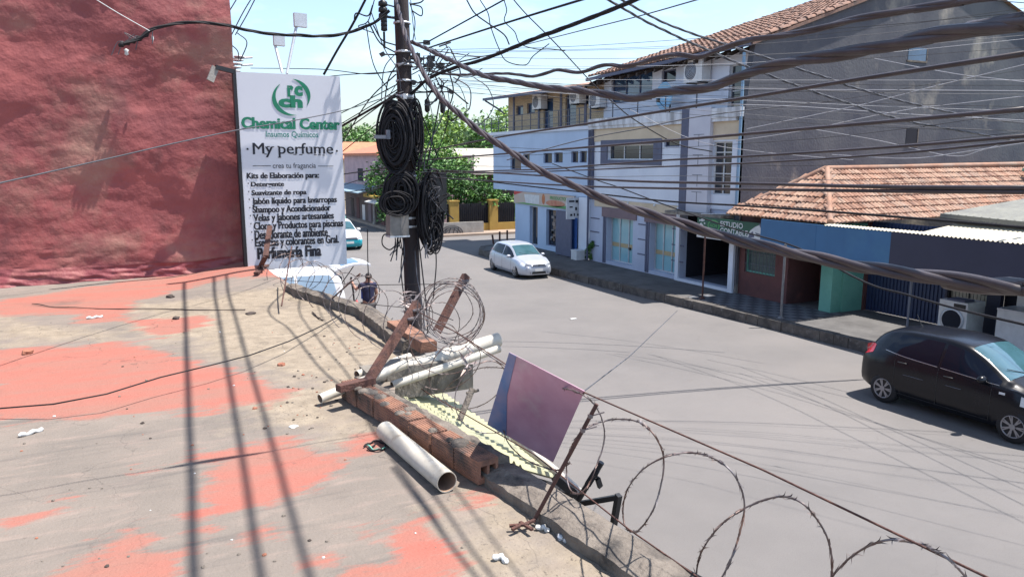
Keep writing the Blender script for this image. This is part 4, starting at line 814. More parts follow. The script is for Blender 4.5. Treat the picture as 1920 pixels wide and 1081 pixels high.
    # side windows
    for nm_, x0, x1, sl0, sl1 in Q['side']:
        for sg in (-1, 1):
            m = MB(); nx = 14; cols = []
            for i in range(nx+1):
                x = x0 + (x1-x0)*i/nx; lo = belt(x)+.03; hi = sec(x)[4][1]-.03
                hi = min(hi, lo + max(.01, (x-x0)/max(sl0, 1e-3)*.5) if sl0 else hi, lo + max(.01, (x1-x)/max(sl1, 1e-3)*.5) if sl1 else hi)
                if hi < lo + .012: hi = lo + .012
                cols.append([V(x, sg*yat(x, lo+(hi-lo)*j/4, .005), lo+(hi-lo)*j/4) for j in range(5)])
            vs = [p for c_ in cols for p in c_]; fs = [(i*5+j, (i+1)*5+j, (i+1)*5+j+1, i*5+j+1) for i in range(nx) for j in range(4)]
            m.add(vs, fs if sg < 0 else [tuple(reversed(f)) for f in fs], 0, True); sw_ = m.build(nm_, Q.get('glass', M['car_glass']), root, True)
            if sg < 0 or True:
                mm = MB(); mm.tube([V(x0+(x1-x0)*i/10, sg*(yat(x0+(x1-x0)*i/10, belt(x0+(x1-x0)*i/10)+.02, .006)), belt(x0+(x1-x0)*i/10)+.018) for i in range(11)], .008, 5); mm.build('window_trim', Q.get('trim', M['trim_black']), sw_, True)
    def topglass(nm_, x0, x1, w0, w1, m_):
        m = MB(); nx, ny = 8, 12; vs = []
        for i in range(nx+1):
            x = x0 + (x1-x0)*i/nx
            for j in range(ny+1):
                fy = (-1+2*j/ny)*(w0+(w1-w0)*i/nx); y, z = ztop(x, fy); vs.append(V(x + (.004 if x0 > 0 else -.004), y, z+.005))
        m.add(vs, [(i*(ny+1)+j, (i+1)*(ny+1)+j, (i+1)*(ny+1)+j+1, i*(ny+1)+j+1) for i in range(nx) for j in range(ny)], 0, True); return m.build(nm_, m_, root, True)
    ws = topglass('windshield', *Q['shield'], M['shield'])
    m = MB(); x0 = Q['shield'][0] if Q['shield'][0] > Q['shield'][1] else Q['shield'][1]
    for yy in (-.35, .2): m.tube([V(x0-.0, yy+.3, ztop(x0, .3)[1]+.012), V(x0-.16, yy-.1, ztop(x0-.16, .1)[1]+.014)], .008, 4)
    m.build('wiper', M['trim_black'], root, True)
    if 'rear' in Q: topglass('rear_window', *Q['rear'], M['car_glass'])
    # panel gaps
    m = MB()
    for x in Q['gaps']:
        for sg in (-1, 1): m.tube([V(x, sg*yat(x, z, .001), z) for z in [sill(x)+.1+(belt(x)-sill(x)-.1)*k/8 for k in range(9)]], .005, 4)
    for x0_, x1_, zz in ((Q['gaps'][0], Q['gaps'][-1], None),):
        for sg in (-1, 1): m.tube([V(x0_+(x1_-x0_)*i/12, sg*yat(x0_+(x1_-x0_)*i/12, sill(0)+.1, .001), sill(0)+.1) for i in range(13)], .005, 4)
    m.build('door_gaps', M['trim_black'], root, True)
    for x in Q['handles']:
        for sg in (-1, 1):
            z = belt(x)-.1; m = MB(); m.tube([V(x-.09, sg*yat(x-.09, z, .005), z), V(x-.07, sg*yat(x, z, .03), z+.004), V(x+.07, sg*yat(x, z, .03), z+.004), V(x+.09, sg*yat(x+.09, z, .005), z)], .014, 6); m.build('door_handle', Q.get('handle', Q['paint']), root, True)
    for sg in (-1, 1):
        x = Q['mirror']; z = belt(x)+.06; y = sg*(yat(x, z, 0)+.1); m = MB()
        m.grid(lambda u, v: V(x + .075*cos(2*pi*u)*sin(pi*v)+.02, y + sg*.02 + .115*sin(2*pi*u)*sin(pi*v), z + .075*cos(pi*v)), 14, 9); m.tube([V(x, sg*yat(x, z-.03, -.02), z-.03), V(x, y, z-.02)], .022, 6); m.build('mirror', Q.get('mirrorm', Q['paint']), root, True)
    # front and rear details: patches wrapped on the nose
    def nose(nm_, pts, m_, xo=.066, front=True, thick=.03):
        s_ = MB(); sgn = 1 if front else -1; x = (xf if front else xr)
        s_.prism([V(x + sgn*(xo - 1.1*max(0, abs(y)-.44)**1.25) - sgn*thick, y, z) for y, z in pts], (sgn*thick*1.15, 0, 0)); return s_.build(nm_, m_, root, True)
    for nm_, pts, m_, front in Q['face']:
        if any(y < 0 for y, z in pts) and any(y > 0 for y, z in pts): nose(nm_, pts, m_, front=front)
        else: nose(nm_, pts, m_, front=front); nose(nm_, [(-y, z) for y, z in pts], m_, front=front)
    for nm_, x0, x1, z0, z1, m_, o in Q.get('sidelamps', ()):
        for sg in (-1, 1):
            m = MB(); vs = [V(x0+(x1-x0)*i/6, sg*yat(x0+(x1-x0)*i/6, z0(i/6)+(z1(i/6)-z0(i/6))*j/4, o), z0(i/6)+(z1(i/6)-z0(i/6))*j/4) for i in range(7) for j in range(5)]
            m.add(vs, [(i*5+j, (i+1)*5+j, (i+1)*5+j+1, i*5+j+1) for i in range(6) for j in range(4)], 0, True); m.build(nm_, m_, root, True)
    # wheels
    for ax in (ax_f, ax_r):
        for sg in (-1, 1):
            y = sg*(Q['w']-.11); m = MB(); ty = .1
            m.lathe([(R*.62, -ty), (R*.9, -ty), (R*.985, -ty*.75), (R, -ty*.4), (R, ty*.4), (R*.985, ty*.75), (R*.9, ty), (R*.62, ty)], 32, 0, (ax, y, R), 'y'); wh = m.build('wheel', M['tyre'], root, True)
            m = MB(); yo = y + sg*ty; m.lathe([(R*.64, yo*0 + sg*.004), (R*.67, sg*.006), (R*.66, sg*.012), (R*.6, sg*.004), (R*.58, -sg*.05)], 32, 0, (ax, yo, R), 'y', True, False)
            for k in range(Q['spokes']):
                a = 2*pi*k/Q['spokes']
                for da in (-.11, .11):
                    m.bar((ax + R*.1*cos(a), yo - sg*.012, R + R*.1*sin(a)), (ax + R*.62*cos(a+da), yo + sg*.0, R + R*.62*sin(a+da)), .022, .03, (0, 1, 0))
            m.lathe([(R*.18, -.02), (R*.16, sg*.014), (0.001, sg*.016)], 14, 0, (ax, yo - sg*.004, R), 'y'); m.build('rim', M['rim'], wh, True)
            m = MB(); m.lathe([(R*.6, 0), (0.001, 0)], 24, 0, (ax, yo - sg*.06, R), 'y'); m.build('brake_disc', M['trim_black'], wh, True)
    return root, dict(top=top, belt=belt, yat=yat, ztop=ztop)

def hatch_params(**k):
    q = dict(xr=-1.83, xf=1.9, axf=1.23, axr=-1.23, R=.295, w=.845, spokes=7, sweep=.33,
        top=[(-1.83, .92), (-1.74, 1.08), (-1.55, 1.32), (-1.32, 1.45), (-.9, 1.515), (-.3, 1.53), (.15, 1.49), (.5, 1.35), (1.02, 1.045), (1.18, .985), (1.6, .88), (1.9, .7)],
        belt=[(-1.83, .9), (-1.4, 1.05), (-.8, 1.0), (0, .965), (.9, .915), (1.3, .9), (1.9, .62)],
        wmax=[(-1.83, .70), (-1.6, .79), (-1.2, .84), (0, .845), (1.2, .84), (1.6, .77), (1.9, .60)], wbelt=[(-1.83, .66), (-1.5, .72), (-1.0, .80), (0, .82), (1.0, .80), (1.5, .72), (1.9, .56)],
        wtop=[(-1.83, .58), (-1.4, .57), (-.8, .6), (0, .61), (.4, .6), (1.0, .66), (1.3, .68), (1.9, .5)], sill=[(-1.83, .3), (-1.4, .22), (0, .19), (1.4, .2), (1.9, .24)],
        side=[('rear_side_window', -1.28, -.18, .34, 0), ('front_side_window', -.12, .92, 0, .0)], shield=(1.0, .28, .93, .9), rear=(-1.78, -1.42, .8, .86), gaps=(-1.02, -.15, .82), handles=(-.86, .06), mirror=.66,
        paint=M['p_black'])
    q.update(k); return q
# black hatchback on the right
axm = (P(1656, 752, z=0) + P(1897, 828, z=0)) / 2; axm.x += .75
d = P(1897, 828, z=0) - P(1656, 752, z=0)
bq = hatch_params(handle=M['trim_black'], trim=M['chrome'], name='black_car',
    face=[('number_plate', [(-.2, .42), (.2, .42), (.2, .53), (-.2, .53)], M['plastic_white'], True), ('grille', [(-.3, .3), (.3, .3), (.35, .4), (-.35, .4)], M['trim_black'], True), ('rear_plate', [(-.2, .55), (.2, .55), (.2, .66), (-.2, .66)], M['plastic_white'], False)],
    sidelamps=[('tail_light', -1.82, -1.56, lambda t: .86+.1*t, lambda t: 1.06+.09*t - .1*(t-.3)**2, M['tail'], .006), ('headlight', 1.3, 1.84, lambda t: .68-.06*t, lambda t: .84-.14*t, M['lens'], .006), ('side_repeater', .95, 1.05, lambda t: .8, lambda t: .84, M['lens'], .006)])
bc, bi = make_car('black small hatchback standing on the near lane at the right edge', (axm.x, axm.y, 0), atan2(d.y, d.x), bq)
m = MB(); m.tube([V(-1.05, -.05, 1.51), V(-1.18, -.03, 1.72)], .008, 5); m.lathe([(.03, 1.5), (.02, 1.535)], 8, 0, (-1.05, -.05, 0)); m.build('antenna', M['trim_black'], bc, True)
m = MB()
for x0, x1, z in ((-.82, -.42, .68), (.02, .3, .7)): m.tube([V(x0+(x1-x0)*i/5, -bi['yat'](x0+(x1-x0)*i/5, z, .001), z) for i in range(6)], .006, 4)
m.build('door_moulding', M['rail'], bc, True)
# silver white hatchback further up
p = (P(925, 508, z=0) + P(963, 520, z=0)) / 2; 
sq = hatch_params(paint=M['p_silver'], xr=-1.95, xf=2.1, axf=1.3, axr=-1.3, R=.31, w=.855, name='silver_white_car',
    top=[(-1.95, .9), (-1.85, 1.05), (-1.6, 1.3), (-1.35, 1.42), (-.9, 1.475), (-.3, 1.48), (.2, 1.44), (.6, 1.28), (1.1, 1.0), (1.3, .94), (1.8, .82), (2.1, .66)],
    belt=[(-1.95, .86), (-1.4, .98), (-.8, .95), (0, .92), (1.0, .87), (1.3, .86), (2.1, .58)], wmax=[(-1.95, .70), (-1.7, .8), (-1.2, .85), (0, .855), (1.3, .85), (1.75, .79), (2.1, .64)], wbelt=[(-1.95, .66), (-1.5, .74), (-1.0, .8), (0, .82), (1.1, .8), (1.6, .73), (2.1, .6)],
    wtop=[(-1.95, .58), (-1.4, .58), (-.8, .6), (0, .61), (.5, .61), (1.1, .67), (1.4, .68), (2.1, .54)], sill=[(-1.95, .3), (-1.5, .2), (0, .18), (1.5, .18), (2.1, .2)],
    side=[('rear_side_window', -1.45, -.12, .34, 0), ('front_side_window', -.06, 1.0, 0, 0)], shield=(1.08, .36, .93, .9), rear=(-1.9, -1.5, .8, .86), gaps=(-1.0, -.09, .92), handles=(-.82, .14), mirror=.74, sweep=.3,
    face=[('grille', [(-.34, .6), (.34, .6), (.3, .68), (-.3, .68)], M['rail'], True), ('emblem', [(-.06, .615), (.06, .615), (.06, .67), (-.06, .67)], M['chrome'], True), ('bumper_intake', [(-.36, .25), (.36, .25), (.33, .36), (-.33, .36)], M['trim_black'], True), ('number_plate', [(-.2, .365), (.2, .365), (.2, .485), (-.2, .485)], M['plastic_white'], True), ('fog_lamp', [(.42, .27), (.6, .29), (.58, .36), (.44, .34)], M['trim_black'], True), ('headlight', [(.36, .58), (.66, .6), (.6, .74), (.36, .68)], M['lens'], True)],
    sidelamps=[('tail_light', -1.94, -1.74, lambda t: .8+.1*t, lambda t: 1.0+.1*t, M['tail'], .006), ('headlight', 1.72, 2.06, lambda t: .6-.02*t, lambda t: .76-.1*t, M['lens'], .007)])
wc, wi = make_car('silver white hatchback driving beside the corner pavement, headlamp lit', (p.x + .78, p.y + .1, 0), atan2(-1, -.02), sq)
wc.scale = (.88, .88, .88)
# taxi
tq = hatch_params(paint=M['p_white'], paint2=M['p_teal'], lower=.56, name='taxi_car', xr=-2.1, xf=2.05, axf=1.25, axr=-1.25, R=.3, w=.845, sweep=.3,
    top=[(-2.1, .86), (-1.95, 1.0), (-1.75, 1.3), (-1.5, 1.47), (-.9, 1.52), (-.3, 1.52), (.2, 1.46), (.6, 1.3), (1.1, 1.02), (1.3, .95), (1.75, .84), (2.05, .68)],
    belt=[(-2.1, .84), (-1.4, .96), (0, .94), (1.0, .89), (1.3, .87), (2.05, .6)], side=[('rear_side_window', -1.6, -.12, .3, 0), ('front_side_window', -.06, 1.0, 0, 0)], shield=(1.08, .36, .93, .9), rear=(-2.05, -1.65, .8, .86),
    face=[('grille', [(-.4, .58), (.4, .58), (.36, .68), (-.36, .68)], M['rail'], True), ('number_plate', [(-.2, .36), (.2, .36), (.2, .48), (-.2, .48)], M['plastic_white'], True), ('bumper_intake', [(-.5, .22), (.5, .22), (.5, .3), (-.5, .3)], M['trim_black'], True), ('headlight', [(.43, .57), (.64, .6), (.6, .72), (.42, .68)], M['lens'], True)],
    sidelamps=[('headlight', 1.72, 2.0, lambda t: .62-.02*t, lambda t: .76-.1*t, M['lens'], .007)], wmax=[(-2.1, .74), (-1.7, .8), (0, .845), (1.2, .84), (1.7, .78), (2.05, .66)], sill=[(-2.1, .28), (-1.5, .2), (0, .18), (1.5, .18), (2.05, .2)])
p = P(668, 465, z=0)
tx, ti = make_car('white and teal taxi driving up the street beside the sign', (p.x - .62, p.y + 1.2, 0), atan2(-1, .04), tq)
m = MB(); m.prism([V(-.2, -.4, 1.53), V(.06, -.4, 1.53), V(.0, -.4, 1.66), V(-.14, -.4, 1.66)], (0, .8, 0)); m.build('roof_sign', M['mint'], tx, True)
# white wagon with raised tailgate, nose to the building
vq = hatch_params(paint=M['p_white'], glass=mat('side_glass_painted_reflection', (.3, .4, .5), (.24, .34, .44), 2, .15), name='white_wagon', xr=-1.95, xf=1.95, axf=1.25, axr=-1.25, R=.3, w=.845, sweep=.2,  # side glass colour has a pale sky reflection painted in
    top=[(-1.95, 1.2), (-1.9, 1.5), (-1.75, 1.66), (-1.2, 1.72), (-.3, 1.72), (.2, 1.66), (.6, 1.45), (1.1, 1.08), (1.3, 1.02), (1.75, .9), (1.95, .72)], belt=[(-1.95, 1.0), (0, .98), (1.0, .93), (1.3, .92), (1.95, .62)], wmax=[(-1.95, .8), (-1.2, .845), (0, .845), (1.2, .84), (1.6, .77), (1.95, .62)], wbelt=[(-1.95, .78), (0, .82), (1.0, .8), (1.95, .56)],
    wtop=[(-1.95, .66), (-1.4, .66), (0, .64), (.4, .62), (1.0, .66), (1.95, .5)], side=[('rear_side_window', -1.75, -.7, .1, 0), ('front_side_window', -.62, .92, 0, 0)], rear=(-1.945, -1.94, .5, .5), gaps=(-.62, .2, .85), handles=(-.5, .36), mirror=.66, face=[('cargo_opening', [(-.6, .62), (.6, .62), (.56, 1.5), (-.56, 1.5)], M['dark_room'], False)])
vr = P(645, 540, y=20.6)
vc, vi = make_car('white wagon parked nose-in under the sign with its tailgate raised', (vr.x - 1.98, 21.2, .02), pi, vq)
m = MB()
def hat(u, v):
    y = (-.68 + 1.36*v); x = -1.75 - 1.0*u; z = 1.74 + .22*sin(u*pi*.55) - .02 + .03*(1-(2*v-1)**2) - .12*u*u; return V(x, y, z)
m.grid(hat, 10, 10); m.grid(lambda u, v: hat(u, v) - V(0, 0, .05), 10, 10, 1); 
for u in (0, 1): m.add([hat(u, j/10) for j in range(11)] + [hat(u, j/10) - V(0, 0, .05) for j in range(11)], [(j, j+1, 12+j, 11+j) for j in range(10)])
for v in (0, 1): m.add([hat(j/10, v) for j in range(11)] + [hat(j/10, v) - V(0, 0, .05) for j in range(11)], [(j, j+1, 12+j, 11+j) for j in range(10)])
tg = m.build('tailgate', [M['p_white'], M['trim_black']], vc, True)
m = MB(); m.grid(lambda u, v: hat(.2+.5*u, .12+.76*v) + V(0, 0, .006), 8, 8); m.build('tailgate_window', mat('sky_tinted_glass', (.1, .18, .26), rough=.05, spec=1), tg, True)
m = MB()
for y in (-.6, .6): m.tube([V(-1.86, y, 1.25), hat(.55, .5+y/1.4) - V(0, 0, .05)], .014, 5)
m.build('gas_strut', M['trim_black'], tg, True)
# traffic cone
t = thing('traffic_cone', 'red traffic cone standing on the road behind the white wagon', 'traffic cone', (vr.x + .5, 21.2, 0))
c = V(vr.x + .5, 21.2, 0); m = MB(); m.lathe([(.16, .04), (.12, .2), (.05, .6), (.03, .72), (.0, .72)], 16, 0, c); m.build('body', M['cone_red'], t); m = MB(); m.box((c.x-.2, c.y-.2, 0), (c.x+.2, c.y+.2, .038)); m.build('base', M['trim_black'], t)

# ------------------------------------------------------------------ the man in the road, seen from behind, left arm raised to a long bar
def skin_mesh(name, verts, edges, radii, m, parent, sub=2):
    me = bpy.data.meshes.new(name); me.from_pydata([Vector(v) for v in verts], edges, []); o = bpy.data.objects.new(name, me); COL.objects.link(o)
    md = o.modifiers.new('s', 'SKIN'); me.update()
    for i, r in enumerate(radii): sv = me.skin_vertices[0].data[i]; sv.radius = r if isinstance(r, tuple) else (r, r); sv.use_root = (i == 0)
    md.use_smooth_shade = True; o.modifiers.new('d', 'SUBSURF').levels = sub
    dg = bpy.context.evaluated_depsgraph_get(); nm = bpy.data.meshes.new_from_object(o.evaluated_get(dg)); bpy.data.objects.remove(o)
    for p_ in nm.polygons: p_.use_smooth = True
    nm.materials.clear(); nm.materials.append(m); o = bpy.data.objects.new(name, nm); COL.objects.link(o); o.parent = parent; return o
pp = P(690, 545, y=19.6); mx_ = pp.x
man = thing('person', 'man in navy polo and grey trousers seen from behind, left arm raised', 'person', (mx_, 19.6, 0))
# local: x right, y away, z up; standing 1.74 m with back to us, head turned right
bv = [(0, 0, .93), (0, 0, 1.12), (0, .0, 1.3), (0, .01, 1.44), (.01, .01, 1.52), (.02, .0, 1.62), (.02, 0, 1.7),
      (-.1, 0, .88), (-.11, .01, .5), (-.12, -.02, .09), (-.12, .14, .04), (.1, 0, .88), (.13, .0, .5), (.15, -.02, .09), (.16, .14, .04),
      (-.17, .0, 1.43), (-.3, .1, 1.3), (-.34, .3, 1.45), (-.345, .37, 1.5), (.17, .0, 1.43), (.24, .02, 1.18), (.22, .16, .96), (.21, .2, .9)]
be = [(0, 1), (1, 2), (2, 3), (3, 4), (4, 5), (5, 6), (0, 7), (7, 8), (8, 9), (9, 10), (0, 11), (11, 12), (12, 13), (13, 14), (3, 15), (15, 16), (16, 17), (17, 18), (3, 19), (19, 20), (20, 21), (21, 22)]
br = [(.15, .11), (.14, .1), (.17, .11), (.13, .09), .055, .082, .07, .09, .06, .045, .04, .09, .06, .045, .04, .065, .048, .036, .03, .065, .048, .036, .03]
body = skin_mesh('body', bv, be, br, M['skin'], man)
skin_mesh('polo_shirt', [(0, 0, .9), (0, 0, 1.12), (0, 0, 1.3), (0, .01, 1.43), (-.18, 0, 1.42), (-.25, .06, 1.34), (.18, 0, 1.42), (.225, .01, 1.28), (.01, .01, 1.49)], [(0, 1), (1, 2), (2, 3), (3, 4), (4, 5), (3, 6), (6, 7), (3, 8)], [(.185, .135), (.175, .13), (.2, .135), (.16, .11), .085, .068, .085, .068, .062], M['navy_cloth'], man)
skin_mesh('trousers', [(0, 0, .95), (-.1, 0, .86), (-.11, .01, .5), (-.12, -.015, .1), (.1, 0, .86), (.13, 0, .5), (.15, -.015, .1)], [(0, 1), (1, 2), (2, 3), (0, 4), (4, 5), (5, 6)], [(.165, .12), .112, .082, .07, .112, .082, .07], M['grey_cloth'], man)
m = MB(); m.grid(lambda u, v: V(.02 + .092*cos(2*pi*u)*sin(pi*v*.62), -.014 + .1*sin(2*pi*u)*sin(pi*v*.62), 1.655 + .1*cos(pi*v*.62)), 18, 8); m.build('hair', M['hair'], man, True)
m = MB(); m.lathe([(0, -.03), (.013, -.015), (.016, 0), (.012, .02), (0, .03)], 8, 0, (.112, .015, 1.62)); 
for yy in (-.03, .04): m.lathe([(0, -.025), (.012, 0), (0, .025)], 8, 0, (.04, yy*2.6, 1.625))
m.build('nose_and_ears', M['skin'], man, True)
m = MB()
for sg, c in ((-1, V(-.345, .39, 1.52)), (1, V(.21, .22, .87))):
    for k in range(4): a = c + V(-.03+.02*k, 0, .02); m.tube([a, a + V(0, .035, .02-.01*abs(k-1.5)), a + V(.0, .05, -.02)], .009, 6)
    m.tube([c + V(.035*sg*-1, 0, 0), c + V(.05*sg*-1, .03, .02)], .01, 6)
m.build('fingers', M['skin'], man, True)
for sx_ in (-.12, .15): m = MB(); m.grid(lambda u, v: V(sx_ + .055*cos(2*pi*u)*sin(pi*v), .05 + .14*cos(pi*v), max(0.0, .045 + .05*sin(2*pi*u)*sin(pi*v))), 12, 8); m.build('shoe', M['trim_black'], man, True)
m = MB(); m.box((-.17, -.02, 1.05), (-.13, .1, 1.36)); m.build('blue_bag_strap', M['blue_cloth'], man, True)
b0 = V(mx_, 19.6, 0); m = MB(); m.tube([b0 + V(-.345, .42, 1.6), b0 + V(-.3, .42, 1.2), b0 + V(-.24, .4, .02)], [.03, .024, .018], 8); tag(m.build('long_bar', M['black_metal']), 'long dark bar held upright in the raised hand of the man', 'bar')

# ------------------------------------------------------------------ our flat roof, parapet
RZ0 = 3.0
edge_pts = [(3.2, -4), (2.45, .8), P(1310, 1075, z=3.06).to_2d().to_tuple(), P(968, 870, z=3.06).to_2d().to_tuple(), P(740, 733, z=3.06).to_2d().to_tuple(), (1.72, 5.7), P(800, 652, z=3.06).to_2d().to_tuple(), P(700, 580, z=3.06).to_2d().to_tuple(), P(585, 547, z=3.06).to_2d().to_tuple(), (1.62, 11.3), (1.5, 12.4)]
edge_pts.sort(key=lambda q: q[1])
def edge(y):
    if y <= edge_pts[0][1]: return edge_pts[0][0]
    for (x0, y0), (x1, y1) in zip(edge_pts[:-1], edge_pts[1:]):
        if y0 <= y <= y1: return x0 + (x1-x0)*(y-y0)/max(1e-6, y1-y0)
    return edge_pts[-1][0]
def roof_z(x, y):
    z = RZ0 + .012*noise.noise(V(x*.6, y*.6, 0)) + .006*noise.noise(V(x*2.5, y*2.5, 3))
    d = max(0, min(1, (y-9.6)/2.4)); e = max(0, min(1, 1-(edge(y)-x)/1.4)); z += .15*d*d*(3-2*d)*e*e*(3-2*e)
    w_ = max(0, min(1, (y-11.5)/.9)); z += .05*w_*w_
    return z
def WP(pts): return [tuple(P(a, b, z=RZ0 + .01)[:2]) for a, b in pts]
RED = [WP(q) for q in (
    [(-40, 655), (120, 645), (215, 635), (300, 655), (400, 682), (470, 705), (520, 735), (480, 750), (400, 770), (310, 768), (200, 778), (60, 785), (-40, 795)],
    [(-60, 575), (0, 562), (150, 540), (350, 515), (480, 503), (545, 520), (600, 548), (520, 530), (430, 530), (330, 542), (255, 562), (240, 600), (150, 605), (130, 585), (0, 590)],
    [(370, 850), (450, 835), (520, 815), (560, 825), (650, 868), (600, 910), (560, 925), (480, 948), (420, 958), (380, 930), (400, 890)],
    [(60, 1100), (150, 1045), (240, 985), (275, 1000), (330, 1050), (310, 1100)], [(10, 978), (140, 930), (145, 938), (20, 985)],
    [(250, 880), (290, 878), (292, 893), (255, 895)], [(350, 960), (385, 950), (402, 980), (360, 990)], [(430, 1015), (490, 980), (515, 995), (450, 1020)], [(310, 1040), (350, 1015), (380, 1010), (320, 1060)],
    [(720, 985), (800, 970), (830, 1010), (860, 1081), (650, 1100), (640, 1065), (740, 1040)], [(870, 925), (925, 910), (925, 935), (880, 945)], [(230, 600), (380, 590), (398, 610), (300, 628)],
    [(395, 690), (470, 700), (560, 735), (500, 760), (400, 745)], [(650, 990), (700, 985), (690, 1005)], [(600, 1035), (625, 1030), (620, 1050)], [(640, 830), (720, 800), (720, 830), (660, 850)])]
SAND = [WP(q) for q in ([(250, 570), (560, 535), (640, 560), (810, 660), (720, 720), (660, 760), (680, 840), (620, 850), (540, 810), (430, 760), (560, 730), (470, 690), (420, 660), (300, 640), (240, 610)], [(0, 590), (100, 605), (220, 630), (0, 645)], [(900, 900), (1250, 1081), (900, 1100), (860, 960)])]
def sdist(p, poly):
    x, y = p; ins = False; best = 1e9; n = len(poly)
    for i in range(n):
        (x0, y0), (x1, y1) = poly[i], poly[(i+1) % n]
        if (y0 > y) != (y1 > y) and x < (x1-x0)*(y-y0)/(y1-y0)+x0: ins = not ins
        dx, dy = x1-x0, y1-y0; t = max(0, min(1, ((x-x0)*dx+(y-y0)*dy)/(dx*dx+dy*dy+1e-12))); best = min(best, hypot(x-x0-t*dx, y-y0-t*dy))
    return best if ins else -best
boxes = {id(q): (min(a for a, b in q)-.5, max(a for a, b in q)+.5, min(b for a, b in q)-.5, max(b for a, b in q)+.5) for q in RED+SAND}
def field(p, polys, w):
    v = -9.
    for q in polys:
        bx = boxes[id(q)]
        if bx[0] < p[0] < bx[1] and bx[2] < p[1] < bx[3]: v = max(v, sdist(p, q))
    return max(0, min(1, .5 + v/w))
OB = thing('flat_roof_building', 'flat-roofed building with worn red-painted screed, low parapet and grey walls', 'building', (0, 4, 0))
NX, NY = 170, 290; ylo, yhi = 1.0, 12.36; xlo = -5.5
m = MB(); vs = []; pa = []; sa = []
for j in range(NY+1):
    y = ylo + (yhi-ylo)*j/NY; e = edge(y)
    for i in range(NX+1):
        x = xlo + (e-xlo)*i/NX; vs.append(V(x, y, roof_z(x, y))); pa.append(field((x, y), RED, .5)); sa.append(field((x, y), SAND, 1.1))
m.add(vs, [(j*(NX+1)+i, j*(NX+1)+i+1, (j+1)*(NX+1)+i+1, (j+1)*(NX+1)+i) for j in range(NY) for i in range(NX)], 0, True)
ro = m.build('roof', M['rooftop'], OB)
for nm_, dat in (('paint', pa), ('sand', sa)):
    at = ro.data.attributes.new(nm_, 'FLOAT', 'POINT'); at.data.foreach_set('value', dat)
m = MB(); pts = [(e[0]-.03, e[1]) for e in edge_pts if e[1] > .9]; pts = [(edge(1.0)-.03, 1.0)] + pts[:]
m.prism([V(x, y, 0) for x, y in pts] + [V(xlo, 12.36, 0), V(xlo, 1.0, 0)], (0, 0, 2.94)); m.box((xlo, -4, 0), (2.4, .98, 2.97)); bpart(m, 'walls', M['beam'], OB)
# low mortar kerb along the roof edge
def kerbstrip(mb, ya, yb, w, h0, h1, n, seed, off=0.):
    rd = random.Random(seed); rows = []
    for i in range(n+1):
        y = ya + (yb-ya)*i/n; e = edge(y) + off; a, b, c, d = [rd.uniform(-.009, .009) for _ in range(4)]
        rows.append([V(e-w+a*.6, y, RZ0-.05), V(e-w+a, y, RZ0+h0+b*.5), V(e-w*.55, y, RZ0+h1+c*.6), V(e-.03, y, RZ0+h1*.9+d*.6), V(e+.012+a*.4, y, RZ0+h0*.8), V(e+.012, y, RZ0-.25)])
    k = 6; mb.add([p for r in rows for p in r], [(i*k+j, i*k+j+1, (i+1)*k+j+1, (i+1)*k+j) for i in range(n) for j in range(k-1)], 0, False)
    for r, rv in ((rows[0], False), (rows[-1], True)): mb.add(r, [tuple(range(6)) if rv else tuple(reversed(range(6)))])
y_b0 = P(968, 870, z=3.06).y; 
m = MB(); kerbstrip(m, .9, y_b0, .24, .06, .085, 46, 4); bpart(m, 'parapet', M['mortar'], OB)
m = MB(); kerbstrip(m, 6.55, 8.1, .2, .1, .13, 26, 5); kerbstrip(m, 8.1, 10.3, .2, .1, .12, 30, 6); bpart(m, 'parapet', M['mortar'], OB)
m = MB(); kerbstrip(m, 10.3, 12.3, .14, .03, .05, 26, 7); bpart(m, 'parapet', M['rust'], OB)
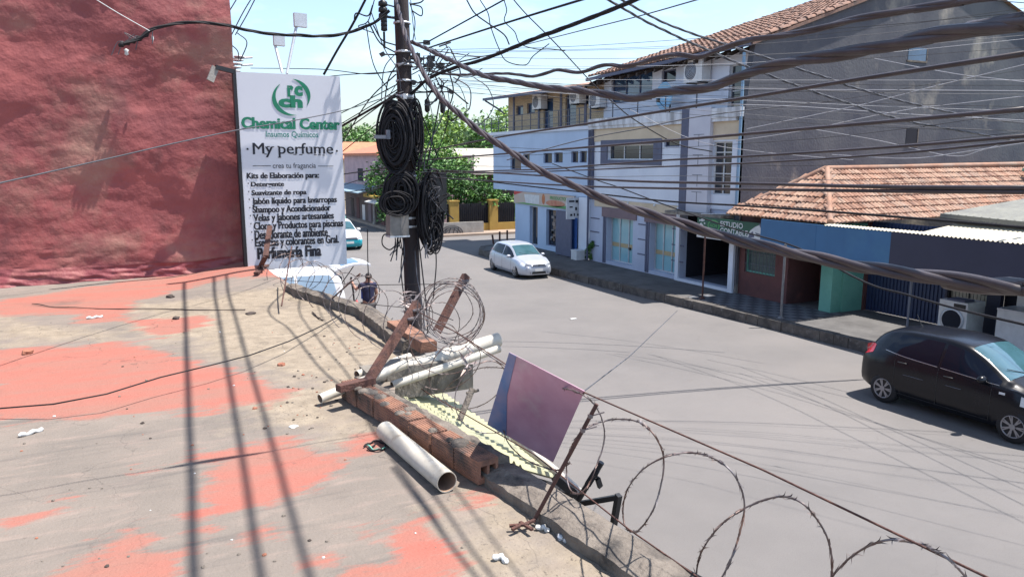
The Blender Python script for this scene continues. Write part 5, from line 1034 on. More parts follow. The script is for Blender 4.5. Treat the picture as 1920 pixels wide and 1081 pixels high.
# row of hollow clay bricks on the edge
A = P(898, 914, z=RZ0); Bf = P(641, 748, z=RZ0); d = (Bf - A); Lb = d.length; d.normalize(); nrm = V(d.y, -d.x, 0); nrm = nrm if nrm.x > 0 else -nrm
t = thing('hollow_brick_row', 'row of weathered hollow clay bricks bedded in mortar along the roof edge', 'brick row', A)
random.seed(12); nb = 7; bh, bw = .135, .135
for i in range(nb):
    l0 = Lb*i/nb + .006; l1 = Lb*(i+1)/nb - .006; jx = random.uniform(-.008, .008); jz = random.uniform(-.006, .006); m = MB()
    o = A + d*l0 + nrm*jx + V(0, 0, .012 + jz); L_ = l1-l0; wl = .014
    prof = []                                                   # grooved outline: (across, up)
    def side(p0, p1, n, out):
        r = []
        for k in range(n):
            for tt, q in ((0, 0), (.18, -.004), (.5, -.004), (.68, 0)): f = (k + tt)/n; r.append((p0[0]+(p1[0]-p0[0])*f + out[0]*q, p0[1]+(p1[1]-p0[1])*f + out[1]*q))
        return r
    prof = side((0, 0), (0, bh), 7, (-1, 0)) + side((0, bh), (bw, bh), 7, (0, 1)) + side((bw, bh), (bw, 0), 7, (1, 0)) + [(bw, 0)]
    prof = [(a, b) for a, b in prof]; n = len(prof)
    va = [o + nrm*a + V(0, 0, b) for a, b in prof]; vb = [p + d*L_ for p in va]
    m.add(va + vb, [(k, (k+1) % n, n+(k+1) % n, n+k) for k in range(n)])
    m.add(vb, [tuple(range(n))])
    # near end with two square holes
    def q2(a, b): return o + nrm*a + V(0, 0, b)
    hx = [(.018, .06), (.076, .118)]; hz0, hz1 = .035, .1
    xs_ = [0, .018, .06, .076, .118, bw]; zs_ = [0, hz0, hz1, bh]
    for ii in range(5):
        for kk in range(3):
            if kk == 1 and ii in (1, 3): continue
            m.add([q2(xs_[ii], zs_[kk]), q2(xs_[ii+1], zs_[kk]), q2(xs_[ii+1], zs_[kk+1]), q2(xs_[ii], zs_[kk+1])], [(0, 1, 2, 3)])
    for a0, a1 in hx:
        c4 = [q2(a0, hz0), q2(a1, hz0), q2(a1, hz1), q2(a0, hz1)]; b4 = [p + d*.18 for p in c4]
        m.add(c4 + b4, [(k, (k+1) % 4, 4+(k+1) % 4, 4+k) for k in range(4)] + [(4, 5, 6, 7)], 0)
    m.build('brick', M['hollow'], t)
m = MB(); rd = random.Random(3); rows = []
for i in range(41):
    p = A + d*(Lb*i/40*1.02 + .04) + nrm*bw; q = [rd.uniform(-.012, .012) for _ in range(4)]
    rows.append([p + nrm*.004 + V(0, 0, -.1), p + nrm*.004 + V(0, 0, .128+q[0]*.6), p + nrm*(.05+q[1]) + V(0, 0, .135+q[2]*.5), p + nrm*(.1+q[3]*.5) + V(0, 0, .115+q[1]*.6), p + nrm*(.115+q[3]) + V(0, 0, -.12)])
m.add([p for r in rows for p in r], [(i*5+j, i*5+j+1, (i+1)*5+j+1, (i+1)*5+j) for i in range(40) for j in range(4)]); m.add(rows[0], [(4, 3, 2, 1, 0)]); m.add(rows[-1], [(0, 1, 2, 3, 4)])
rd = random.Random(9)
for i in range(16):
    p = A + d*rd.uniform(.1, Lb) + nrm*rd.uniform(.02, .12) + V(0, 0, bh+.012); r_ = rd.uniform(.02, .06)
    m.lathe([(r_, -.004), (r_*.9, .008), (r_*.5, .014), (0.001, .016)], 9, 0, p, 'z')
m.build('mortar_bed', M['mortar'], t)
# a second short brick course past the pipes
p0 = P(735, 612, z=3.1); p1 = P(800, 655, z=3.1)
t = thing('broken_brick_course', 'short broken course of clay bricks between the two leaning rusty posts', 'brick row', p1)
for k in range(3):
    a = p1.lerp(p0, k/3); b = p1.lerp(p0, (k+.92)/3); m = MB(); m.bar(a + V(.02, 0, .02), b + V(.02, 0, .02), .16, .1); m.build('brick', M['hollow'], t)
# concrete beam sticking out, with plastic pipes on it
q = P(885, 670, x=2.42); zt = q.z
t_ = MB(); yb = q.y; t_.box((1.66, yb-.02, zt-.27), (2.42, yb+.26, zt)); t_.box((1.5, yb+.02, zt-.31), (1.659, yb+.24, zt-.02)); o = t_.build('concrete_beam', M['beam']); tag(o, 'stained concrete beam stub jutting from the roof edge under the white pipes', 'beam')
bz = zt
def pvc(a, b, r, lab, grp='white plastic pipes lying on the roof edge', name='plastic_pipe'):
    m = MB(); m.pipe(a, b, r, .005, 24, 0, 1); o = m.build(name, [M['pvc'], M['pvc_in']]); return tag(o, lab, 'pipe', grp)
a = P(935, 636, x=2.75); b = P(700, 708, x=1.56); pvc(a, b, .062, 'thickest white pipe resting across the beam stub, farther of the two')
a = P(936, 653, x=2.68); b = P(735, 722, x=1.66); pvc(a, V(b.x, b.y, b.z), .034, 'slim white pipe lying along the near side of the thick one')
a = P(600, 747, z=3.06); b = P(760, 682, z=3.17); pvc(a, b, .036, 'thin white pipe end poking over the roof at the far end of the brick row')
a = P(669, 702, z=3.05); b = P(768, 668, z=3.07); pvc(a, b, .034, 'thin white pipe half hidden behind the foot of the leaning angle post')
a = P(838, 903, z=3.062); b = P(722, 806, z=3.062); pvc(a, b, .06, 'stained white open pipe lying loose on the roof before the bricks', None, 'loose_pipe')
# yellow corrugated awning below the roof edge, tube posts, gutter
t = thing('yellow_awning', 'yellow corrugated sheet awning hanging below the brick row', 'awning', (2.1, 4.4, 2.6))
m = MB(); a = P(745, 742, x=1.75); b = P(985, 880, x=2.0); c = P(1075, 905, x=2.45); dd = P(830, 735, x=2.42)
nw = 26; m.grid(lambda u, v: (a.lerp(b, u)).lerp(dd.lerp(c, u), v) + V(0, 0, .018*sin(2*pi*nw*u)), nw*6, 3); m.build('sheet', M['corr_yellow'], t)
m = MB(); g0 = P(985, 838, x=2.2); g1 = P(1090, 925, x=2.3); pts = spline([g0 + V(0, .3, .03), g0, g0.lerp(g1, .5) + V(0, 0, .01), g1], 5); m.tube(pts, .026, 8); m.build('gutter_pipe', M['pvc'], t)
m = MB(); m.bar(P(1040, 895, x=2.15), P(1085, 930, x=2.3), .05, .05); m.bar(P(1005, 905, x=2.1), P(1075, 925, x=2.3), .1, .03); m.build('end_bracket', M['black_metal'], t)
a = P(862, 787, x=1.98); b = P(886, 728, x=2.12); m = MB(); m.pipe(a, b, .024, .004, 14); m.tube([b + V(-.05, 0, -.03), b + V(.05, .0, -.02)], .012, 8); o = m.build('steel_tube', M['mortar']); tag(o, 'short grey steel tube with a bolt standing up through the yellow awning', 'tube')
t = thing('lamp_arm', 'black clamp arm with a small paddle at the kerb beside the rod', 'bracket', P(1085, 935, x=2.2))
m = MB(); a = P(1083, 938, x=2.2); b = P(1128, 866, x=2.3); m.tube([a, b], .018, 8); m.bar(a.lerp(b, .45), a.lerp(b, .8), .045, .04); m.build('arm', M['black_metal'], t)
m = MB(); c = P(1123, 904, x=2.3); m.obox(c, (.012, .0, .008), (0, .012, 0), (-.01, 0, .028)); m.tube([c + V(0, 0, .02), a.lerp(b, .72)], .008, 5); m.build('paddle', M['black_metal'], t)
m = MB(); a = P(1090, 943, x=2.25); b = P(1160, 931, x=2.36); c = P(1150, 985, x=2.36); m.bar(a, b, .03, .03); m.bar(b + V(0, 0, .013), c, .036, .03, (1, 0, 0)); tag(m.build('square_tube_bracket', M['black_metal']), 'dark bent square tube bracket outside the low kerb', 'bracket')

# ------------------------------------------------------------------ red neighbour wall and its sign
WY = 12.36; WX1 = P(446, 250, y=WY).x
RB = thing('red_building', 'tall neighbouring building with rough red painted plaster wall', 'building', (-3, 15, 0))
def wallpt(u, v):
    x = -9 + (WX1+9)*u; z = 2.6 + 9.4*v; nb_ = noise.noise; y = WY
    f = 1.0 if x > -4 else .6
    y -= f*((.055*nb_(V(x*.9, z*1.1, 0)) + .028*nb_(V(x*2.2, z*2.6, 5)) + .011*nb_(V(x*5, z*8, 9))) + .007*nb_(V(x*13, z*16, 2)))
    if z < 3.75: k = (3.75-z)/.75; y -= k*(.045 + .05*abs(nb_(V(x*1.3, z*9, 1))) + .03*nb_(V(x*4, z*18, 7)))
    if u > .995: y = min(y, WY+.02)
    return V(x, y, z)
m = MB(); m.grid(wallpt, 300, 230); bpart(m, 'wall', M['red_wall'], RB)
def flash(u, v):
    x = -9 + (WX1+9)*u; z = 2.9 + (.36 + .05*noise.noise(V(x*1.3, 0, 4)))*v; w_ = wallpt(u, max(0, (z-2.6)/9.4)).y
    return V(x, w_ - .012 - .06*(1-v)**2.2 - (1-v)*.03*abs(noise.noise(V(x*2.2, z*14, 3))) - .03*noise.noise(V(x*5, z*22 + x*3, 8))*(1-v*v), z)
m = MB(); m.grid(flash, 420, 22); bpart(m, 'base_flashing', mat('crimson_membrane', (.24, .05, .055), (.18, .04, .045), 2.5, .6, .4, 25, c3=(.33, .12, .1), s3=3, l3=.5, h3=.7), RB)
m = MB(); m.box((-9, WY+.12, 0), (WX1-.005, 19, 11.9)); m.box((-9, WY+.05, 0), (WX1-.01, WY+.119, 2.6)); bpart(m, 'building_mass', M['red_wall'], RB)
m = MB()
for j in range(60):
    z = 2.7 + 9.2*j/60; e0 = wallpt(1, (z-2.6)/9.4); e1 = wallpt(1, (z+9.2/60-2.6)/9.4); m.quad(e0, V(WX1, WY+.3, e0.z), V(WX1, WY+.3, e1.z), e1)
bpart(m, 'wall_edge', M['red_wall'], RB)
SY = 12.0
s0, s1 = P(441, 137, y=SY), P(651, 496, y=SY); SXL, SXR = s0.x, P(644, 320, y=SY).x; SZT, SZB = 6.05, 3.1
sg = thing('shop_billboard', 'tall white sign panel with green and black lettering beside the red wall', 'sign', ((SXL+SXR)/2, SY, SZB))
m = MB(); m.box((SXL+.012, SY, SZB), (SXR, SY+.16, SZT)); m.build('panel', M['sign_white'], sg)
m = MB(); m.box((SXL-.035, SY-.012, SZB-.02), (SXL+.01, SY+.17, SZT+.03)); m.box((SXL-.03, SY+.162, SZB), (SXR, SY+.19, SZT)); m.box((SXL-.06, SY-.008, SZB-.1), (SXL+.3, SY+.15, SZB-.004)); m.build('frame', M['black_metal'], sg)
fl = MB(); a = V(SXL-.03, SY-.0, SZT-.0); b = P(404, 126, y=SY-.05); fl.bar(a, b, .07, .06); arm = fl.build('flood_arm', M['black_metal'], sg); m = MB(); e = P(394, 152, y=SY-.08); m.bar(b, e, .03, .1); m.build('flood_plate', M['old_white'], arm)
EX_, EZ_ = V(1, 0, 0), V(0, 0, 1)
def st(name, s, x0, y0, x1, y1, m_, bold=0., strike=0.):
    tl = P(x0, y0, y=SY); br = P(x1, y1, y=SY); xc = (x0+x1)/2
    return text(name, s, tl, br, EX_, EZ_, m_, sg, bold, V(0, -.005, 0), strike)
G = M['letter_green']; K_ = M['letter_black']
st('heading', 'Chemical Center', 451.5, 219, 636.5, 244, G, .03, .01)
st('subheading', 'Insumos Químicos', 498, 245.5, 597, 260, M['letter_teal'], .012)
# serif heading drawn with bold base letters plus serifs
hd = st('brand_heading', 'My perfume', 473, 267.5, 624.5, 295, K_, 0, .007)
m = MB()
def zz(px, py): return P(px, py, y=SY)
for px, py, w in ((476, 288.5, 4), (498, 289, 4), (503, 275, 5), (512, 275.5, 4), (524, 295, 6), (522, 274.5, 4), (553, 289.5, 6), (564, 290, 6), (591, 290.5, 5), (599, 290.5, 5), (607, 291, 5), (581, 276, 4), (589, 276, 4)):
    c = zz(px, py); m.box((c.x-w*.004, SY-.006, c.z-.006), (c.x+w*.004, SY-.003, c.z+.006))
for px, py in ((464, 279.5), (631.5, 283)): m.prism([zz(px, py) + V(.016*cos(2*pi*k/10), -.006, .016*sin(2*pi*k/10)) for k in range(10)], (0, .003, 0))
m.build('serifs_and_dots', K_, sg)
st('tagline', 'crea tu fragancia', 511, 305.5, 592.5, 318, K_, .0)
m = MB()
for x0, x1, py in ((474, 508, 311), (596, 625, 311.5)): a, b = zz(x0, py), zz(x1, py); m.box((a.x, SY-.006, a.z-.004), (b.x, SY-.003, a.z+.004))
m.build('tagline_rules', K_, sg)
lines = [('Kits de Elaboración para:', 462, 324, 597.5, 339), ('Detergente', 470, 341, 532, 354), ('Suavizante de ropa', 471, 356.5, 574, 369.5), ('Jabón líquido para lavarropas', 472, 371, 631, 385), ('Shampoo y Acondicionador', 473, 386.5, 619.5, 401), ('Velas y Jabones artesanales', 474, 401.5, 625.5, 416), ('Cloro y Productos para piscinas', 475, 416.5, 643, 431), ('Desodorante de ambiente', 476.5, 432, 614, 445), ('Esencias y colorantes en Gral.', 477.5, 447, 635, 462), ('Perfumería Fina', 481.5, 464, 601.5, 482)]
for i, (s, x0, y0, x1, y1) in enumerate(lines):
    y1 -= 2.3
    st('list_line', s, x0, y0, x1, y1, K_, .018 if i < 9 else .025, .008 if i < 9 else .012)
    if 0 < i < 9: st('asterisk', '*', x0-6, y0+1, x0-3, y0+4.5, K_, .02)
# round logo: two crescents and the letters
def zc(px, py): return P(px, py, y=SY) + V(0, -.006, 0)
def crescent(c, r0, r1, a0, a1, thick):
    pts = []; n = 18
    for k in range(n+1): a = radians(a0+(a1-a0)*k/n); pts.append((c[0]+r0*cos(a), c[1]-r1*sin(a)))
    for k in range(n, -1, -1):
        f = k/n; a = radians(a0+(a1-a0)*f); w = thick*sin(pi*f); pts.append((c[0]+(r0-w)*cos(a), c[1]-(r1-w)*sin(a)))
    q = MB(); q.prism([zc(*p) for p in pts], (0, .003, 0)); q.build('logo_crescent', G, sg)
crescent((547, 184), 37, 33, 125, 285, 8); crescent((545, 180), 37, 32, -35, 85, 8)
st('logo_letters', 'ch', 521, 178, 568, 203, G, .06); st('logo_letters', 'r', 538, 160, 551, 182, G, .06); st('logo_letters', 'c', 551, 161, 568, 181, G, .06)
# flood lamps on poles behind the sign
def flood(label, b, tpx, w):
    a = P(*b, y=SY+.1); e = P(*tpx, y=SY+.35); t = thing('flood_lamp', label, 'flood lamp', a, 0, 'flood lamps on poles over the sign')
    q = MB(); q.tube([a, e], .022, 8); q.build('pole', M['black_metal'] if w > .1 else M['alu'], t); q = MB(); q.obox(e + V(.06, 0, .08), (w, .02, 0), (0, .05, 0), (.0, 0, w*1.0)); q.build('head', M['alu'], t)
flood('flood lamp on a dark pole above the sign, higher and farther right', (538, 138), (556, 48), .1); flood('flood lamp on a pale pole above the sign, smaller and left', (529, 136), (516, 85), .085)
t = thing('line_insulator', 'cluster of pale insulators and fittings behind the top corner of the sign', 'insulator', P(440, 125, y=14))
m = MB(); c = P(440, 122, y=14)
for k in range(5): m.lathe([(.03, -.02), (.09, -.01), (.09, .01), (.03, .02)], 12, 0, c + V(.02*k, 0, -.1+.06*k), 'z')
m.tube([c + V(-.1, 0, .2), c + V(.05, 0, -.2)], .02, 6); m.tube([c + V(-.05, 0, .1), c + V(.3, 0, .14)], .015, 6); m.tube([c + V(.1, 0, 0), c + V(.3, 0, .02)], .015, 6); m.build('stack', M['plastic_white'], t)

# ------------------------------------------------------------------ utility pole
PY = 12.0; pb = P(776, 600, y=PY); pt_ = P(752, 0, y=PY)
pole_x = lambda z: pb.x + (pt_.x-pb.x)*(z-pb.z)/(pt_.z-pb.z)
UP = thing('utility_pole', 'dark leaning utility pole crowded with cable coils, clamps and wires', 'utility pole', (pole_x(0), PY, 0))
m = MB(); m.tube([V(pole_x(z), PY, z) for z in (0, 2, 4, 6, 7.5, 9.6)], [.145, .14, .132, .122, .115, .105], 18); m.build('shaft', M['pole'], UP)
def poleband(py, h=.05):
    c = P(757, py, y=PY); m = MB(); x = pole_x(c.z); m.lathe([(.13, -h/2), (.14, -h/2), (.14, h/2), (.13, h/2)], 18, 0, (x, PY, c.z)); m.obox((x-.05, PY-.145, c.z), (.03, 0, 0), (0, .015, 0), (0, 0, h*.6)); m.build('steel_band', M['alu'], UP)
for py in (44, 98, 122, 152, 182, 300, 330, 408, 424): poleband(py, .03 if py != 182 else .07)
m = MB()
m.bar((pole_x(8.75)-1.6, PY-1.0, 8.75), (pole_x(8.75)+.8, PY-1.0, 8.75), .08, .09)
for z in (8.66, 7.6): m.bar((pole_x(z), PY-.05, z), (pole_x(z), PY-1.04, z), .045, .05)
m.build('crossarm', M['rust'], UP)
# insulators on the left near the top
m = MB()
for px, py, s_ in ((718, 18, 1.), (720, 45, .7)):
    c = P(px, py, y=PY-.1)
    for k in range(3): m.lathe([(.03*s_, -.05), (.075*s_, -.035), (.07*s_, .02), (.03*s_, .05)], 12, 0, c + V(0, 0, -.09*s_ + .09*s_*k))
c = P(720, 60, y=PY-.1); m.tube([c, c + V(0, 0, -.25)], .018, 6); c = P(712, 30, y=PY-.1); m.tube([c, V(pole_x(c.z), PY, c.z)], .02, 6); m.build('insulator', M['black_metal'], UP)
rd = random.Random(5)
for px, py, s_ in ((717, 102, .07), (784, 113, .07), (806, 122, .09), (780, 105, .06), (808, 110, .06), (826, 124, .06), (775, 155, .08), (790, 155, .06), (800, 80, .05), (777, 285, .08), (788, 305, .06), (845, 172, .05), (715, 6, .05)):
    m = MB(); c = P(px, py, y=PY-.12); a = rd.uniform(0, 3); m.obox(c, (s_*cos(a), 0, s_*.4*sin(a)), (0, s_*.6, 0), (-s_*.4*sin(a), 0, s_*.7*cos(a)))
    m.tube([c, V(pole_x(c.z), PY, c.z + rd.uniform(-.05, .05))], .012, 5); m.build('cable_clamp', M['black_metal'], UP)
m = MB()
for px, py in ((801, 198), (830, 200)): c = P(px, py, y=PY-.1); m.lathe([(.02, -.11), (.045, -.08), (.045, .08), (.02, .11)], 10, 0, c); m.tube([c + V(0, 0, .1), c + V(-.02, 0, .45)], .008, 5)
m.build('splice_case', M['black_metal'], UP)
t = thing('junction_box', 'dented grey metal junction box on the left of the pole', 'junction box', P(748, 440, y=PY-.25))
a = P(729, 403, y=PY-.3); b = P(765, 440, y=PY-.3); m = MB(); m.box((a.x, PY-.36, b.z), (b.x, PY-.12, a.z)); m.box((a.x+.17, PY-.365, b.z+.01), (b.x-.01, PY-.361, a.z-.01)); m.build('box', mat('grey_box', (.21, .19, .17), (.13, .12, .11), 6, .6), t); m = MB(); m.box((a.x-.01, PY-.37, b.z-.03), (b.x+.01, PY-.11, b.z-.002)); m.build('rim', M['alu'], t)
t = thing('terminal_box', 'black ribbed terminal box on the right of the pole', 'junction box', P(818, 400, y=PY-.1))
a = P(801, 323, y=PY-.15); b = P(834, 396, y=PY-.15); m = MB(); m.box((a.x, PY-.24, b.z), (b.x, PY-.02, a.z)); 
for k in range(14): z = b.z + (a.z-b.z)*(k+.5)/14; m.box((b.x, PY-.22, z-.012), (b.x+.02, PY-.04, z+.012))
m.build('case', M['trim_black'], t); m = MB(); m.tube([V(b.x, PY-.13, b.z+.02), V(b.x+.02, PY-.13, b.z-.03), V(b.x-.07, PY-.13, b.z-.07)], .014, 6); m.build('latch', M['alu'], t)

# ------------------------------------------------------------------ coils of spare cable on the pole
def coil(label, c, rx, rz, turns, sp, tilt, r=.014, seed=1, mtl=None):
    rd = random.Random(seed); m = MB(); c = Vector(c); ax = V(cos(tilt), sin(tilt), 0); nn = V(-sin(tilt), cos(tilt), 0)
    for k in range(turns):
        a0 = rd.uniform(0, 6.28); q_ = rd.random(); kx = rx*(1 - q_*sp); kz = rz*(1 - min(1, q_*rd.uniform(.7, 1.1))*sp); off = nn*rd.uniform(-.1, .1); dz = rd.uniform(-.07, .07)*rz*2; ex = rd.uniform(-.16, .16)*rx; pts = []
        for i in range(27): a = a0 + 2*pi*i/26*1.0; pts.append(c + ax*(kx*cos(a) + ex) + V(0, 0, kz*sin(a) + dz + .012*sin(3*a + a0)) + off + V(0, rd.uniform(-.004, .004), 0))
        m.tube(pts, r*rd.uniform(.7, 1.25), 5, 0, False)
    o = m.build('cable_coil', mtl or M['wire']); return tag(o, label, 'cable coil', 'coils of spare cable on the pole')
c = P(740, 256, y=PY-.2); coil('largest black cable coil at the upper left of the pole, strapped with grey tape', c, .27, .55, 62, .93, -.5, .018, 1)
m = MB(); a = P(702, 258, y=PY-.42); b = P(731, 256, y=PY-.42); m.box((a.x, PY-.44, b.z-.035), (b.x, PY-.40, b.z+.02)); m.box((b.x-.06, PY-.445, b.z-.04), (b.x, PY-.395, b.z+.1)); o = m.build('tape_strap', M['rail']); tag(o, 'grey strap round the largest cable coil', 'strap')
c = P(775, 250, y=PY-.12); coil('black cable coil hugging the right side of the pole beside the largest coil', c, .17, .54, 30, .85, .5, .016, 2)
c = P(752, 358, y=PY-.25); coil('black cable coil lower left of the pole above the grey box', c, .28, .36, 46, .95, -.35, .017, 3)
c = P(742, 380, y=PY-.3); coil('black coil drooping lowest at the left, just over the grey box', c, .25, .2, 16, .6, -.2, .013, 5)
c = P(806, 395, y=PY-.2); coil('long hanging black coil under the terminal box', c, .25, .64, 34, .8, .35, .016, 4)
c = P(812, 440, y=PY-.22); coil('loose loops dangling below the hanging coil on the right', c, .18, .36, 9, .7, .2, .012, 6)

# ------------------------------------------------------------------ wires
def wpath(pts, d0, d1, n=6):
    L_ = [0]; 
    for (x0, y0), (x1, y1) in zip(pts[:-1], pts[1:]): L_.append(L_[-1] + hypot(x1-x0, y1-y0))
    out = [P(px, py, d=1/((1/d0) + (1/d1 - 1/d0)*l/L_[-1])) for (px, py), l in zip(pts, L_)]
    if pts[-1][0] > 1940: out.append(out[-1] + (out[-1]-out[-2]).normalized()*(9 if d1 < 6 else 16))       # run on past the edge of view
    return spline(out, n) if len(out) > 2 else out
def wire(label, pts, d0, d1, r=.008, m_='wire', group=None, name='overhead_cable', n=6, sides=6):
    mb = MB(); path = wpath(pts, d0, d1, n) if not isinstance(pts[0], Vector) else pts; mb.tube(path, r, sides); o = mb.build(name, M[m_]); return tag(o, label, 'cable', group)
def bundle(label, pts, d0, d1, R, r, k, pitch, m_='wire_brown', name='cable_bundle', rd=None, wob=0.):
    path = wpath(pts, d0, d1, 14); mb = MB(); dist = 0; strands = [[] for _ in range(k)]; rr = random.Random(len(label)); ph = [rr.uniform(.7, 1.3) for _ in range(k)]
    for i, p in enumerate(path):
        t = (path[min(i+1, len(path)-1)] - path[max(i-1, 0)]).normalized(); u = t.cross(V(0, 0, 1)).normalized(); w = t.cross(u)
        if i: dist += (p - path[i-1]).length
        for s in range(k):
            a = 2*pi*(s/k + dist/pitch); q = R*(1 + .25*sin(dist*2.1 + s*2)) * ph[s]; strands[s].append(p + (u*cos(a) + w*sin(a))*q)
    for s in strands: mb.tube(s, r, 7)
    return tag(mb.build(name, M[m_]), label, 'cable bundle')
dP = 12.7
bundle('thick twisted brown cable bundle falling from the pole top to the lower right corner', [(726, -40), (742, 0), (757, 55), (775, 100), (812, 165), (850, 205), (900, 245), (1000, 312), (1100, 358), (1200, 397), (1280, 420), (1363, 443), (1473, 472), (1580, 494), (1680, 509), (1780, 524), (1920, 541), (2150, 566)], dP, 2.5, .0135, .0155, 3, 1.05)
bundle('wavy brown cable bundle crossing in front of the white building eaves', [(772, 78), (800, 92), (850, 115), (900, 140), (950, 150), (1010, 162), (1080, 170), (1140, 176), (1185, 184), (1250, 172), (1300, 168), (1345, 160), (1400, 138), (1500, 112), (1650, 88), (1800, 60), (1920, 40), (2150, 5)], dP, 2.7, .015, .019, 3, 1.3)
bundle('dark bundle rising from the pole to the top edge above the tiled roof', [(768, 180), (800, 150), (850, 128), (905, 112), (965, 88), (1050, 55), (1130, 25), (1200, -4), (1330, -60)], dP, 7.0, .012, .014, 4, 1.3, 'wire')
bundle('wavy purple-brown cable along the tiled roof edge to the top right', [(800, 132), (850, 140), (945, 138), (1000, 143), (1045, 131), (1085, 136), (1135, 122), (1175, 124), (1256, 103), (1310, 106), (1345, 94), (1400, 76), (1500, 62), (1620, 33), (1800, 3), (1990, -28)], dP, 3.0, .008, .011, 3, 1.4)
bundle('twisted service cable slanting over the tiled verge down the grey gable, upper one', [(1130, -18), (1165, 0), (1250, 45), (1340, 77), (1463, 117), (1500, 130), (1577, 155), (1596, 163), (1700, 192), (1783, 211), (1826, 220), (1960, 236)], 14, 20, .012, .012, 3, .8, 'wire_thin')
bundle('twisted service cable slanting down the grey gable, lower one', [(1105, -18), (1140, 0), (1230, 50), (1347, 103), (1400, 125), (1506, 165), (1600, 197), (1673, 220), (1730, 233), (1840, 252), (1960, 275)], 14, 20, .012, .012, 3, .8, 'wire_thin')
bundle('black cable bundle hanging from the left wall hook to the pole over the sign', [(232, 82), (262, 72), (285, 56), (330, 45), (372, 42), (425, 48), (470, 58), (520, 65), (560, 67), (600, 68), (650, 62), (700, 44), (730, 20)], 11.6, 12.4, .012, .013, 3, 1.0, 'wire')
big = [('heavy black cable highest of the street group, crossing the grey gable to the right edge', [(783, 287), (930, 258), (1100, 232), (1250, 207), (1400, 183), (1600, 150), (1920, 101), (2100, 74)], 2.9, .0125, 'wire_brown'),
 ('heavy black cable crossing beneath the beige band to the right edge', [(785, 301), (1000, 284), (1200, 268), (1400, 251), (1650, 229), (1920, 205), (2100, 189)], 2.9, .0115, 'wire_brown'),
 ('medium black cable crossing the second storey windows to the right edge', [(790, 323), (1000, 318), (1100, 311), (1250, 300), (1400, 293), (1650, 277), (1920, 255), (2100, 240)], 3.2, .0095, 'wire_brown'),
 ('medium black cable just under the second storey windows to the right', [(800, 325), (1000, 322), (1200, 314), (1400, 306), (1650, 290), (1920, 264), (2100, 246)], 3.4, .008, 'wire_brown'),
 ('heavy black level cable across the white wall, upper of the close pair', [(795, 318), (930, 324), (1070, 333), (1200, 340), (1400, 344), (1650, 350), (1920, 352), (2100, 353)], 2.9, .0115, 'wire_brown'),
 ('heavy black level cable across the white wall, lower of the close pair', [(800, 332), (930, 340), (1070, 348), (1200, 352), (1400, 355), (1650, 358), (1920, 360), (2100, 361)], 2.9, .0105, 'wire_brown'),
 ('thin black cable sloping from the white wall over the tiled roof to the right edge', [(795, 322), (900, 338), (1000, 350), (1100, 361), (1250, 377), (1400, 386), (1600, 400), (1920, 426), (2100, 440)], 4.5, .009, 'wire'),
 ('straight black cable from the pole rising steeply to the top edge', [(800, 80), (945, 0), (1090, -80)], 9, .011, 'wire'),
 ('straight black cable from the pole rising gently to the top edge', [(803, 90), (940, 46), (1090, 0), (1300, -62)], 6, .012, 'wire'),
 ('thin cable rising from the pole across the open sky to the top right', [(930, 98), (1080, 60), (1200, 30), (1310, -1), (1450, -40)], 6, .006, 'wire_thin'),
 ('single black cable dropping from the top edge to the eaves and down the white wall', [(955, -10), (985, 25), (1040, 80), (1107, 152), (1155, 197), (1195, 228), (1270, 270), (1335, 284)], 19, .014, 'wire'),
 ('thin black cable from the corner shop wall diagonally to the thick twisted bundle', [(1036, 307), (1120, 338), (1160, 351), (1250, 385), (1380, 430), (1493, 463), (1620, 528), (1700, 552), (1800, 580), (1920, 608), (2100, 650)], 4.2, .008, 'wire'),
 ('thin cable crossing the lettered sign down to the left edge', [(768, 168), (700, 190), (640, 208), (540, 228), (450, 243), (330, 268), (200, 298), (0, 343), (-150, 375)], 6.5, .007, 'wire_thin'),
 ('thick black cable running from the pole behind the sign edge', [(752, 168), (728, 186), (690, 208), (640, 237), (600, 262)], 15, .02, 'wire'),
 ('dark stay cable from the sign top up to the pole top', [(607, 140), (632, 95), (660, 48), (685, 0), (700, -30)], 12.3, .018, 'wire'),
 ('dark cable sloping over the beige band of the white building', [(950, 300), (1090, 262), (1200, 241), (1290, 222), (1400, 207), (1560, 190)], 20, .014, 'wire_thin')]
for lb, pts, d1, r, m_ in big: wire(lb, pts, dP if d1 < 19 else 19.5, d1, r*(.85 if d1 < 4 else 1), m_)
random.seed(21)
GR = 'thin wires strung from the pole to the right'; LB = 'thin grey wire among many alike strung from the pole towards the right'
for y0, ym, y1, xm, d1 in [(94, 70, 17, 1340, 12), (97, 78, 6, 1400, 14), (100, 84, 24, 1400, 14), (105, 104, 60, 1400, 16), (118, 118, 66, 1400, 15), (128, 122, 84, 1400, 15), (134, 150, 150, 1300, 16), (150, 156, 160, 1400, 13), (140, 168, 170, 1300, 13), (146, 162, 178, 1350, 16), (152, 178, 202, 1300, 14), (158, 188, 210, 1400, 16), (150, 200, 232, 1400, 14), (160, 214, 250, 1400, 15), (166, 230, 246, 1500, 14), (172, 194, 120, 1500, 15), (270, 292, 240, 1400, 14), (300, 262, 200, 1500, 13), (310, 312, 300, 1300, 15), (318, 330, 340, 1300, 12)]:
    x0 = random.uniform(785, 850); wire(LB, [(x0, y0), ((x0+xm)/2, (y0+ym)/2 + random.uniform(2, 7)), (xm, ym), ((xm+1990)/2, (ym+y1)/2 + random.uniform(0, 5)), (1990, y1)], dP, d1, random.choice((.0028, .0034, .004)), random.choice(('wire_thin', 'wire', 'wire', 'wire_pale')), GR, 'thin_wire')
GR2 = 'thin house wires across the grey gable'
